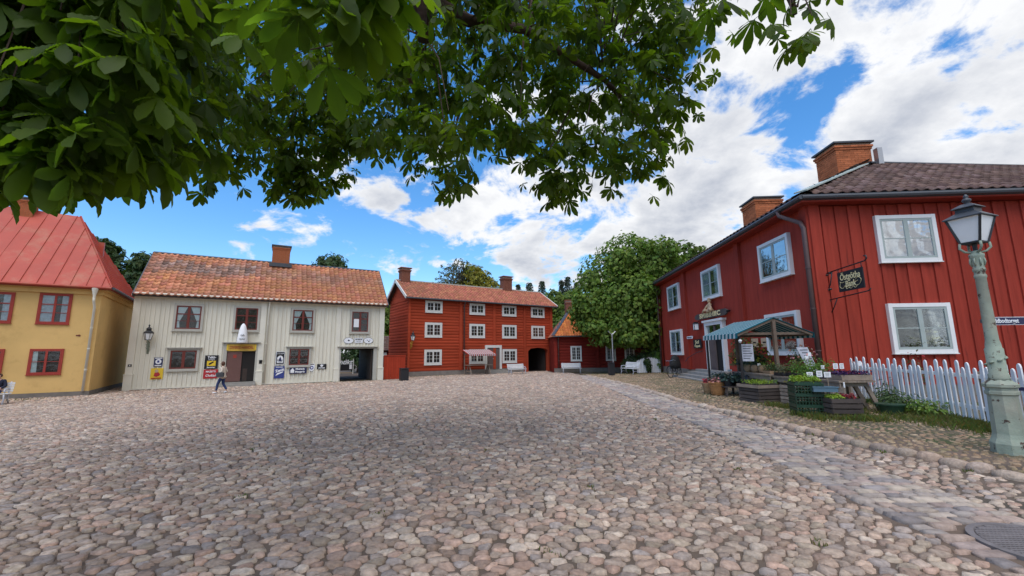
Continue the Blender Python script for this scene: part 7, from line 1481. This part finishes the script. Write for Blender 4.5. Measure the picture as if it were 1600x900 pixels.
# ---------------------------------------------------------------- the chestnut overhead
CAN = [tuple(float(a) for a in s.split(',')) for s in """-3.64,2.29,4.22,0.14,5;-3.49,2.21,4.21,0.13,4;-3.55,2.37,4.28,0.14,5;-3.53,2.52,4.45,0.15,7;-3.18,2.38,4.37,0.14,5;-3.14,2.49,4.55,0.15,5;-2.48,2.11,4.01,0.13,5;-2.62,2.39,4.46,0.15,4;-2.18,2.09,4.05,0.13,4;-2.64,2.76,4.84,0.17,8;-2.86,3.17,5.19,0.19,9;-3.41,4.21,6.44,0.26,8;-3.16,4.02,6.09,0.24,9;-3.84,5.54,7.76,0.34,18;-1.25,2.04,4.01,0.12,2;-0.95,1.78,3.68,0.11,2;-0.99,2,3.89,0.12,2;-0.71,1.86,3.8,0.11,2;-0.67,1.99,3.87,0.12,2;-1.11,4.91,7.13,0.3,11;-0.71,4.13,6.21,0.25,9;-0.48,4.18,6.23,0.25,8;-0.35,4.66,6.94,0.28,13;0.31,5.56,8,0.34,14;0.6,4.95,7.36,0.3,10;0.9,4.68,6.81,0.28,11;1.19,5.26,7.58,0.32,12;1.75,5.19,7.58,0.32,11;1.79,5.06,7.45,0.31,15;2.57,5.34,7.65,0.32,16;3.22,5.84,8.28,0.35,17;-3.66,2.3,4.06,0.14,5;-3.05,2,3.86,0.12,3;-2.98,2.01,3.84,0.12,3;-3.04,2.21,3.94,0.13,4;-3.27,2.47,4.25,0.15,7;-2.76,2.2,3.96,0.13,5;-2.74,2.31,4.04,0.14,5;-2.53,2.29,4.11,0.14,4;-2.43,2.28,4.06,0.14,6;-2.28,2.29,4.07,0.14,5;-3.18,3.63,5.48,0.22,12;-3.37,4.13,6.09,0.25,9;-3.86,5.04,6.79,0.3,15;-3.72,5.37,7.34,0.32,12;-1.36,2.13,3.93,0.13,2;-0.9,1.72,3.49,0.1,1;-0.9,1.97,3.72,0.12,2;-0.89,2.16,3.93,0.13,2;-0.56,1.78,3.55,0.11,1;-0.53,1.88,3.57,0.11,2;-0.91,4.17,6.16,0.25,8;-0.53,4.93,6.64,0.29,11;-0.15,4.2,5.92,0.25,10;0.09,4.65,6.43,0.28,11;0.54,5.46,7.52,0.33,17;0.97,5.8,7.76,0.35,16;1.34,5.09,7,0.31,12;1.38,4.9,6.84,0.29,10;1.8,4.7,6.57,0.28,10;2.52,5.26,7.27,0.32,16;2.94,5.92,7.85,0.36,14;-3.92,2.44,3.98,0.14,5;-3.88,2.55,4.21,0.15,7;-3.13,2.12,3.74,0.13,4;-2.89,2.13,3.71,0.13,4;-3.18,2.43,4.06,0.14,6;-2.55,2.05,3.67,0.12,4;-2.68,2.36,3.96,0.14,5;-2.37,2.18,3.74,0.13,4;-2.6,2.6,4.2,0.15,5;-2.89,3.08,4.67,0.18,10;-2.81,3.1,4.68,0.18,8;-3.68,4.63,6.2,0.28,8;-4.1,5.78,7.1,0.34,14;-3.69,5.55,7.18,0.33,12;-1.13,1.79,3.44,0.11,2;-0.94,1.71,3.28,0.1,1;-1.05,2.14,3.67,0.13,2;-0.67,1.84,3.47,0.11,2;-0.65,1.9,3.43,0.11,2;-1.27,5.07,6.65,0.3,15;-0.84,4.7,6.34,0.28,12;-0.48,4.19,5.66,0.25,8;-0.21,4.8,6.44,0.29,10;0.05,5.03,6.37,0.3,11;0.62,5.77,7.02,0.34,18;0.83,5.36,6.79,0.32,12;1.32,5.35,6.8,0.32,15;1.69,6.03,7.58,0.36,16;1.85,5.13,6.75,0.31,13;2.13,5.11,6.64,0.3,11;3.28,6.19,7.39,0.37,18;-3.76,2.35,3.81,0.14,5;-3.85,2.6,3.96,0.15,6;-3.74,2.59,3.92,0.15,5;-3.51,2.55,3.93,0.15,7;-3.03,2.29,3.77,0.14,5;-2.84,2.36,3.77,0.14,5;-3,2.62,4,0.15,5;-2.47,2.23,3.69,0.13,4;-2.63,2.55,3.91,0.15,5;-2.79,3.02,4.46,0.18,8;-3.13,3.97,5.29,0.23,8;-3.95,5.23,6.18,0.31,15;-3.82,5.69,6.64,0.33,15;-1.29,2.07,3.57,0.12,2;-1.01,2.03,3.45,0.12,2;-0.87,1.83,3.35,0.11,2;-0.87,2.11,3.56,0.12,2;-0.66,2,3.47,0.12,2;-0.58,2.14,3.51,0.13,2;-0.71,3.96,5.17,0.23,8;-0.38,4.59,5.66,0.27,10;-0.09,4.43,5.74,0.26,11;0.17,5.09,6.06,0.3,10;0.45,4.67,5.76,0.27,10;0.89,4.67,5.93,0.28,9;1.19,4.9,5.86,0.29,13;1.65,5.8,6.77,0.34,14;1.95,5.3,6.2,0.31,15;2.36,5.43,6.28,0.32,16;2.44,5.06,6.18,0.3,12;-3.61,2.31,3.61,0.14,5;-3.7,2.5,3.76,0.15,6;-3.07,2.16,3.45,0.13,5;-3.58,2.63,3.87,0.15,6;-3.09,2.38,3.63,0.14,5;-2.52,2.07,3.33,0.12,4;-2.67,2.33,3.58,0.14,4;-2.23,2.11,3.4,0.12,4;-2.13,2.12,3.41,0.12,5;-2.7,3.11,4.17,0.18,9;-2.84,3.54,4.57,0.21,9;-3.58,4.91,5.69,0.29,10;-4.3,6.43,6.84,0.37,21;-1.25,2,3.31,0.12,2;-3.09,5.97,6.41,0.35,14;-2.41,5.67,6.25,0.33,14;-1.85,5.14,5.66,0.3,12;-1.89,5.49,6.03,0.32,13;-1.22,5.34,5.98,0.31,15;-1.04,5.06,5.86,0.29,10;-0.66,4.87,5.47,0.28,10;-0.23,4.28,5.26,0.25,7;0.13,4.6,5.34,0.27,11;0.51,5.53,6.09,0.32,13;0.96,5.37,6.03,0.31,12;1.23,5.73,6.3,0.33,15;1.61,5.36,5.89,0.31,11;1.8,4.89,5.45,0.28,11;2.23,5.03,5.71,0.29,12;2.58,5.39,6.15,0.31,12;-3.4,2.22,3.26,0.13,5;-3.56,2.41,3.41,0.14,6;-2.99,2.18,3.24,0.13,5;-2.86,2.11,3.2,0.12,4;-2.93,2.28,3.34,0.13,5;-3.22,2.65,3.65,0.15,6;-3.06,2.71,3.64,0.16,6;-2.36,2.17,3.31,0.13,4;-2.1,2.15,3.22,0.12,3;-2.23,2.39,3.38,0.14,5;-3.14,3.61,4.33,0.21,11;-3.2,4.09,4.63,0.23,8;-3.17,4.25,4.88,0.25,7;-3.1,5.35,5.52,0.31,12;-2.98,5.8,5.82,0.33,13;-2.9,6.02,6.31,0.35,20;-1.97,4.88,5.16,0.28,12;-1.57,5.17,5.48,0.3,11;-1,4.49,5.03,0.26,10;-0.81,4.59,5.03,0.26,8;-0.65,4.79,5.03,0.27,11;-0.18,4.42,4.98,0.25,9;-0.03,4.77,5.31,0.28,11;0.6,5.1,5.41,0.29,14;0.78,5.37,5.6,0.31,11;1.19,5.86,6.14,0.34,15;1.69,5.55,5.73,0.32,16;2.08,5.83,6.08,0.34,13;2.39,5.56,5.76,0.32,16;-3.12,2.08,3.01,0.12,3;-3.16,2.13,3.1,0.12,3;-3.61,2.59,3.42,0.15,6;-3.35,2.55,3.46,0.15,6;-3.22,2.5,3.37,0.14,5;-2.92,2.51,3.27,0.14,6;-2.92,2.66,3.37,0.15,6;-2.8,2.68,3.53,0.15,5;-2.27,2.27,3.17,0.13,4;-2.82,3.05,3.67,0.17,9;-2.72,3.23,3.78,0.18,10;-3.74,4.91,5.06,0.28,12;-3.42,4.62,4.71,0.26,9;-3.67,5.94,5.6,0.34,18;-3.92,6.65,6.26,0.38,17;-2.8,5.73,5.3,0.33,12;-2.75,6.11,5.71,0.35,20;-2.49,6.27,6.03,0.36,14;-1.64,5.77,5.35,0.33,14;-1.33,5.04,4.97,0.29,12;-1.03,5.22,5.13,0.3,13;-0.37,4.3,4.43,0.24,9;-0.32,4.95,5.07,0.28,9;-0.02,4.62,4.75,0.26,10;0.41,5.42,5.33,0.31,13;1.08,6.14,5.58,0.35,14;1.05,5.38,5.11,0.31,11;1.51,5.17,5.12,0.29,13;2.2,5.92,5.64,0.34,14;2.56,5.71,5.45,0.33,14;-3.61,2.4,3.12,0.14,5;-2.82,1.95,2.88,0.11,3;-2.96,2.19,3.03,0.12,4;-2.98,2.23,2.98,0.13,4;-2.63,2.16,2.93,0.12,5;-2.44,2.12,2.9,0.12,4;-2.64,2.32,3.08,0.13,4;-2.58,2.52,3.16,0.14,5;-2.87,2.97,3.5,0.17,8;-3.17,3.6,3.71,0.2,10;-3.16,3.87,3.89,0.22,10;-3.2,4.27,4.29,0.24,8;-3.59,5.21,4.84,0.29,13;-3.98,6.23,5.35,0.35,19;-3.2,5.71,5.14,0.32,17;-2.71,5.54,4.93,0.31,16;-2.69,5.9,5.17,0.33,17;-1.87,5.12,4.63,0.29,11;-1.74,5.88,5.11,0.33,13;-0.99,4.61,4.38,0.26,8;-1.05,5.19,4.56,0.29,14;-0.4,4.39,4.27,0.25,9;-0.3,4.96,4.69,0.28,11;0.23,4.65,4.3,0.26,8;0.56,6.19,5.21,0.35,17;0.83,5.41,5,0.31,15;1.7,5.37,4.97,0.3,11;2.06,5.41,4.72,0.3,12;2.27,5.25,4.99,0.3,11;-3.23,2.2,2.8,0.12,4;-3.3,2.32,2.86,0.13,5;-3.42,2.45,3.01,0.14,5;-2.95,2.3,2.94,0.13,4;-2.65,2.11,2.84,0.12,3;-2.86,2.41,2.91,0.13,5;-2.41,2.24,2.92,0.13,5;-2.33,2.28,2.84,0.13,4;-2.83,3,3.28,0.17,8;-3.13,3.45,3.43,0.19,9;-2.81,3.31,3.42,0.19,9;-3.55,4.71,4.03,0.26,10;-4.12,6.06,4.96,0.34,15;-3.48,5.69,4.75,0.32,12;-3.27,5.71,4.58,0.32,16;-2.95,6.03,4.9,0.34,17;-2.78,6.03,4.76,0.34,18;-2.22,5.73,4.78,0.32,16;-1.62,4.9,4.3,0.27,12;-1.24,5.46,4.64,0.31,13;-0.93,4.52,4.13,0.25,7;-0.55,4.21,3.96,0.24,7;-0.27,5.35,4.57,0.3,10;0.22,4.65,4.19,0.26,10;0.48,5.2,4.26,0.29,14;1.09,6.26,5.07,0.35,19;1.46,6.11,4.82,0.34,19;1.6,5.23,4.42,0.29,13;1.97,5.72,4.47,0.32,12;-3.01,2.06,2.73,0.11,3;-2.82,1.98,2.7,0.11,3;-2.99,2.21,2.8,0.12,4;-2.88,2.22,2.8,0.12,4;-2.71,2.27,2.76,0.13,5;-2.5,2.12,2.69,0.12,4;-2.85,2.77,3.08,0.15,6;-2.42,2.52,2.88,0.14,6;-2.79,3.05,3.15,0.17,7;-2.97,3.44,3.47,0.19,8;-3.35,4.83,4.07,0.27,9;-3.44,5.65,4.37,0.31,13;-3.33,5.66,4.28,0.31,15;-3.14,6.55,4.54,0.36,21;-3.04,6.52,4.72,0.36,18;-1.07,5.46,4.27,0.3,11;-0.63,4.55,3.82,0.25,9;0.1,5.21,4.36,0.29,11;0.54,5.47,3.98,0.3,12;0.76,6.07,4.31,0.33,16;1.06,5.24,4.24,0.29,14;1.53,5.68,4.28,0.31,16;2.08,6.2,4.54,0.34,19;-3.01,2.65,2.88,0.15,7;-3.78,5.02,3.91,0.28,9;-3.32,5.96,4.27,0.33,17;-3.12,5.93,4.11,0.33,18;-0.75,4.75,3.73,0.26,8;0.53,5.34,3.89,0.29,13;0.69,5.53,4.09,0.31,11;-8.98,5.48,7.84,0.39,22;-7.1,4.74,6.99,0.34,17;-6.51,4.4,6.81,0.32,15;-6.71,5,7.4,0.36,19;-6.66,5.15,7.71,0.37,20;-5.42,4.38,6.61,0.31,14;-5.39,4.95,7.25,0.35,18;-4.78,4.46,6.83,0.32,15;-4.61,4.97,7.31,0.36,18;-4.66,5.3,7.76,0.38,21;-6.12,7.69,10.37,0.55,19;-5.63,8,10.96,0.57,21;-5.25,8.04,10.75,0.57,21;-3.8,7.4,10.14,0.53,18;-3.26,7.15,9.92,0.51,17;-2.91,7.74,10.61,0.55,19;-2.17,8.14,11.2,0.58,22;-1.6,7.34,9.78,0.52,17;-0.96,6.9,9.69,0.49,16;-0.66,7.61,10.22,0.54,19;0.17,8.15,10.58,0.58,21;0.63,6.8,9.41,0.49,15;1.34,7.8,10.33,0.56,20;2.2,7.17,9.71,0.51,17;2.86,7.34,10.17,0.53,18;2.98,7.05,9.44,0.5,16;4.01,8.17,10.52,0.58,21;-7.24,4.6,6.63,0.33,15;-7.72,5.06,7.01,0.36,19;-7.86,5.59,7.31,0.39,22;-6.1,4.57,6.46,0.32,15;-7.46,6.01,8.01,0.43,26;-5.13,4.36,6.28,0.31,14;-5.67,5.19,7.01,0.37,19;-6.07,5.9,7.93,0.42,25;-5.38,5.7,7.42,0.4,23;-3.59,4.21,6.17,0.3,13;-5.38,6.8,8.5,0.48,14;-5.13,6.96,9.08,0.49,15;-4.84,7.83,10.05,0.56,20;-4.27,7.99,9.9,0.56,20;-3.46,7.38,9.06,0.52,17;-2.65,7.22,8.98,0.51,16;-2.05,7.44,9.65,0.53,18;-1.62,7.51,9.69,0.53,18;-0.72,7.12,8.92,0.5,16;-0.37,7.88,9.63,0.55,19;0.32,7.28,9,0.51,17;0.9,7.16,9.05,0.5,16;1.44,7.86,9.47,0.55,19;2.07,7.72,9.32,0.54,19;2.6,7.31,9.1,0.51,17;2.79,6.98,8.88,0.49,15;3.67,6.78,8.49,0.48,14;-9.15,5.68,7.32,0.4,23;-6.44,4.33,5.87,0.3,13;-6.12,4.27,5.72,0.3,13;-8.46,6.16,7.66,0.43,27;-7.74,6.04,7.36,0.42,26;-5.75,5.01,6.38,0.35,18;-5.21,4.83,6.13,0.34,16;-4.05,4,5.46,0.28,11;-3.73,4.48,6.03,0.31,14;-5.36,6.88,8.32,0.48,15;-5.05,6.89,8.39,0.48,15;-4.14,6.75,7.85,0.47,14;-3.77,6.67,7.74,0.46,14;-3.66,7.69,8.8,0.53,18;-2.6,6.85,7.9,0.48,14;-2.37,8.24,9.22,0.57,21;-1.71,7.05,8.28,0.49,15;-0.98,6.75,8.24,0.47,14;-0.16,7.44,8.76,0.52,17;0.31,8.14,9.06,0.56,20;0.81,7.13,8.12,0.49,15;1.65,7.89,9.33,0.55,19;2.21,7.8,8.86,0.54,19;2.85,7.48,8.86,0.52,17;3.29,7.98,9.15,0.56,20;-8.63,5.41,6.5,0.37,20;-7.16,4.88,5.79,0.34,16;-7.93,5.67,6.68,0.39,22;-8.09,5.99,6.9,0.41,25;-6.29,5.11,6.08,0.35,18;-7.13,5.96,7.02,0.41,25;-4.97,4.5,5.52,0.31,14;-4.51,4.63,5.64,0.32,15;-4.1,4.46,5.56,0.31,14;-5.41,6.19,7.09,0.43,27;-5.77,7.49,8.16,0.52,17;-5.63,7.87,8.21,0.54,18;-5.1,8.24,8.8,0.57,20;-3.64,6.95,7.71,0.48,15;-3.31,7.94,8.43,0.55,19;-2.68,7.1,7.82,0.49,15;-1.98,6.8,7.3,0.47,14;-1.47,7,7.61,0.48,15;-1.23,7.48,8.02,0.51,17;-0.28,7.4,7.93,0.51,16;0.23,7.24,7.76,0.5,16;0.66,7.7,7.99,0.53,18;1.24,7.41,7.74,0.51,16;1.73,7.2,7.93,0.5,16;2.99,8.34,8.88,0.58,21;3.14,7.98,8.47,0.55,19;-6.4,4.11,4.93,0.28,11;-8.27,5.54,6.15,0.38,21;-8.21,5.76,6.36,0.39,23;-5.58,4.17,4.88,0.28,12;-5.86,4.77,5.2,0.32,15;-6.53,5.84,6.16,0.4,23;-5.29,4.87,5.42,0.33,16;-6.43,6.34,6.39,0.43,27;-3.61,4.37,5.18,0.3,13;-6.7,8.48,8.15,0.58,21;-5.24,7.7,7.87,0.53,18;-4.33,7.42,7.58,0.51,16;-4.53,8.56,8.33,0.58,22;-3,6.95,6.96,0.47,14;-2.95,7.69,7.65,0.52,17;-2.32,8.04,7.86,0.55,19;-1.5,6.98,7.06,0.47,14;-0.65,7.87,7.82,0.54,18;0.26,8.4,8.39,0.57,21;0.73,8.36,7.8,0.57,20;1.64,7.86,7.84,0.54,18;1.97,8.29,7.86,0.56,20;2.61,6.88,6.66,0.47,14;-7.57,4.91,5.19,0.33,16;-6.92,4.83,4.88,0.32,15;-6.21,4.52,4.8,0.3,13;-6.39,4.84,4.95,0.33,15;-5.64,4.52,4.84,0.3,13;-6.43,5.55,5.62,0.37,20;-6.19,5.76,5.72,0.39,22;-5.78,5.86,5.64,0.39,22;-5.43,5.81,5.54,0.39,22;-4.5,5.61,5.52,0.38,21;-5.39,6.98,6.57,0.47,14;-4.21,6.86,6.5,0.46,14;-4.53,8.24,7.03,0.55,19;-3.32,7.27,6.81,0.49,15;-3.02,7.95,7.39,0.54,18;-2.52,8.42,7.64,0.57,20;-1.57,8.29,7.28,0.56,20;-1.13,8.63,7.73,0.58,21;-0.37,7.07,6.7,0.48,14;0.11,8.48,7.26,0.57,20;1.12,8.5,7.32,0.57,21;2.11,7.39,6.67,0.5,16;2.39,7.27,6.6,0.49,15;-6.31,4.16,4.34,0.28,11;-8.48,5.93,5.38,0.4,23;-7.23,5.38,5.01,0.36,19;-6.3,4.92,4.57,0.33,16;-6.21,5.27,4.79,0.35,18;-7,6.15,5.37,0.41,24;-4.01,4.19,4.28,0.28,11;-5.66,6.31,5.68,0.42,26;-3.44,4.18,4.22,0.28,11;-5.93,8,6.39,0.53,18;-5.24,8.25,6.49,0.55,19;-4.74,7.97,6.47,0.53,18;-3.47,7.2,5.81,0.48,14;-3.46,7.51,6.05,0.5,16;-2.6,7.01,6.03,0.47,14;-1.66,8.29,6.64,0.55,19;-0.84,7.01,6,0.47,14;-0.69,7.96,6.68,0.53,18;0.52,7.66,6.15,0.51,16;2.35,8.78,6.81,0.58,22;2.74,7.87,6.6,0.52,17;-6.04,4.86,4.37,0.32,15;-3.91,7.74,5.68,0.51,16;-1.17,7.42,5.55,0.49,15;1.08,7.6,5.79,0.5,16;1.68,3.12,4.56,0.1,2;1.9,3.23,4.59,0.1,2;2.16,3.34,4.89,0.1,2;2.15,3.14,4.55,0.1,2;2.43,3.39,4.44,0.1,2;2.52,3.39,4.7,0.1,2;2.53,3.34,4.28,0.1,2;2.82,3.53,4.55,0.1,2;2.7,3.33,4.26,0.1,1;2.78,3.29,4.51,0.1,2;2.76,3.47,4.8,0.1,2;2.61,3.44,5.01,0.1,3;3,3.52,4.94,0.1,1""".split(';')]
def leaflet(L, W_, ang, tilt, fine=False):
    """one obovate leaflet as a midrib strip with two halves, folded and drooping; fine adds side veins and teeth"""
    V = []; T = []; kt = [0, .36, .64, .84, .94, 1.0]; kw = [.08, .50, .98, .90, .55, .06]
    ts = [0, .36, .64, .86, 1.0] if not fine else [i/14 for i in range(15)]
    ca, sa = math.cos(ang), math.sin(ang)
    for i, t in enumerate(ts):
        w = float(np.interp(t, kt, kw)); x = L*t; z = -tilt*x - .35*x*x/L; hw = W_*w*.5; zv = 0
        if fine and 0 < i < 14: hw *= 1.025 if i % 2 else .98; zv = .0035*(1 if i % 2 else -1)
        bk = .05*L*w if fine else 0              # side veins run forward
        for s, zz in ((-1, .10*hw*2+zv), (0, 0), (1, .10*hw*2+zv)):
            V.append(((x+(bk if s else 0))*ca - s*hw*sa, (x+(bk if s else 0))*sa + s*hw*ca, z+zz))
    for i in range(len(ts)-1):
        for s in (0, 1): a = i*3+s; T += [(a, a+1, a+4), (a, a+4, a+3)]
    return V, T
def leaf_variant(k, fine=False):
    g = random.Random(200+k); V = []; T = []; n = 7 if k % 3 else 5; R = .24
    for i in range(n):
        f = i/(n-1)*2-1; L = R*(1-.42*f*f)*g.uniform(.92, 1.08); v, t = leaflet(L, L*.46, f*2.1+g.uniform(-.08, .08), g.uniform(.25, .75), fine); o = len(V); V += v; T += [tuple(a+o for a in q) for q in t]
    o = len(V); pet = [(0, 0, 0), (-.06, 0, .015), (-.13, .01, .045)]      # leaf stalk
    for p in pet: V += [(p[0], p[1]-.003, p[2]), (p[0], p[1]+.003, p[2]), (p[0], p[1], p[2]+.005)]
    for i in range(2):
        for a in range(3): b = (a+1) % 3; T += [(o+i*3+a, o+i*3+b, o+i*3+3+b), (o+i*3+a, o+i*3+3+b, o+i*3+3+a)]
    return np.array(V), np.array(T)
def overhead():
    tx, ty = -6.0, -1.6
    t = thing('horse_chestnut', 'horse chestnut whose leafy branches hang over the whole top of the view', 'tree', (tx, ty, -.05))
    off = Vector((tx, ty, -.05))
    part('trunk', MB().tube([(0, 0, -.1), (.05, 0, 1.2), (0, .05, 2.6), (.1, .2, 4.2), (.2, .4, 6.5), (.2, .4, 9.5)], [.52, .42, .38, .34, .24, .08], 14), M['bark'], t, smooth=True)
    limbs = [[(-5.9, -1.3, 3.6), (-4.2, .8, 5.4), (-2.4, 3.2, 6.3), (-1.1, 4.5, 6.0), (-1.02, 4.55, 5.45)], [(-1.1, 4.5, 6.0), (-.5, 4.6, 5.72), (.2, 4.9, 5.85), (1.4, 5.6, 5.6), (2.6, 6.4, 4.9)], [(-5.9, -1.3, 4.0), (-6.2, 1.0, 5.9), (-5.9, 3.6, 6.9), (-5.4, 5.8, 6.6)], [(-2.4, 3.2, 6.3), (-1.9, 5.6, 6.4), (-1.2, 7.6, 5.6)], [(-5.8, -1.2, 5.2), (-2.4, .2, 6.9), (.8, 2.4, 6.6), (2.4, 3.2, 5.4), (2.55, 3.3, 4.6)], [(-5.9, -1.3, 3.4), (-5.2, .4, 4.9), (-4.1, 1.6, 5.3), (-3.0, 2.5, 5.0)], [(-5.9, -1.3, 4.6), (-8.4, .2, 6.0), (-9.8, 2.4, 6.0)], [(-5.9, -1.3, 4.4), (-6.6, -3.6, 6.2), (-7, -5.2, 6.4)], [(-5.9, -1.3, 5), (-3.6, -2.8, 6.8), (-1.4, -3.4, 6.6)]]
    rr = [[.24, .20, .16, .13, .12], [.09, .075, .06, .04, .02], [.16, .12, .09, .03], [.11, .07, .03], [.2, .15, .09, .05, .02], [.12, .09, .06, .02], [.16, .1, .05], [.16, .1, .05], [.16, .1, .05]]
    for L_, r in zip(limbs, rr): part('limb', MB().tube([Vector(p)-off for p in L_], r, 9), M['bark'], t, smooth=True)
    pts_l = [Vector(p) for L_ in limbs for p in L_]
    leaves = []; tw = MB(); g = random.Random(17)
    extra = []
    for k in range(46):      # the rest of the crown, above and behind the camera
        a = g.uniform(0, 6.28); q = g.random()**.5*7.5; x, y = tx+q*math.cos(a), ty+q*math.sin(a); z = g.uniform(5.2, 10.5)*(1-.02*q)
        if y > -.8 or (x > -4 and y > -3): continue
        extra.append((x, y, z, .7, 9))
    for ci, (x, y, z, r, n) in enumerate(CAN+extra):
        c = Vector((x, y, z)); hub = c+Vector((-.1, -.15, .22)); near = min(pts_l, key=lambda p: (p-c).length)
        if (near-c).length < 2.6 and ci < len(CAN) and ci % 2 == 0:
            mid = near.lerp(hub, .6)+Vector((0, 0, .25)); tw.tube([near.lerp(mid, .3)-off, mid-off, hub-off], [.014, .009, .004], 4, caps=False)
        for k in range(int(n) if y < 3.2 else int(n*1.3)):
            d = Vector((g.gauss(0, .55), g.gauss(0, .55), g.gauss(0, .42)))*r*1.15; p = c+d
            yaw = g.uniform(0, 6.28) if d.length < .01 else math.atan2(d.y, d.x)+g.gauss(0, .9)
            rot = Euler((g.gauss(0, .38), .35+g.gauss(0, .35), yaw), 'XYZ').to_matrix(); leaves.append((p, rot, g.uniform(.62, 1.0)*(1 if (ci < len(CAN) and y < 3.2) else .74), g.randrange(6)))
    var = [leaf_variant(k) for k in range(6)]
    def big(l): p = l[0]; d = (p-Vector((0, 0, CAMH))).length; return d if p.y > .5 and abs(p.x) < 1.3*p.y+.3 else 99
    leaves.sort(key=big)
    mv = []
    for V, T in [leaf_variant(k, True) for k in range(6)]:
        for c in ((1, 1, 1), (1.15, 1.1, .8)): me = mesh_np('leaf', V, [], T, M['leaf'], np.tile(c, (len(V), 1))); mv.append(me)
    Vs = []; Ts = []; Cs = []; o = 0
    for i, (p, rot, s, k) in enumerate(leaves):
        if i < 300: link('leaf', mv[k*2+(i % 2)], t).matrix_local = Matrix.Translation(p-off) @ rot.to_4x4() @ Matrix.Scale(s, 4)
        else:
            V, T = var[k]; R = np.array(rot)*s; Vs.append(V @ R.T+np.array(p-off)); Ts.append(T+o); o += len(V); b = g.uniform(.75, 1.3); Cs.append(np.tile((b*g.uniform(.9, 1.2), b, b*g.uniform(.7, 1.1)), (len(V), 1)))
    link('leaves', mesh_np('leaves', np.concatenate(Vs), [], np.concatenate(Ts), M['leaf'], np.concatenate(Cs)), t, kind='stuff')
    link('twigs', tw.mesh('twigs', M['bark']), t, kind='stuff')
overhead()
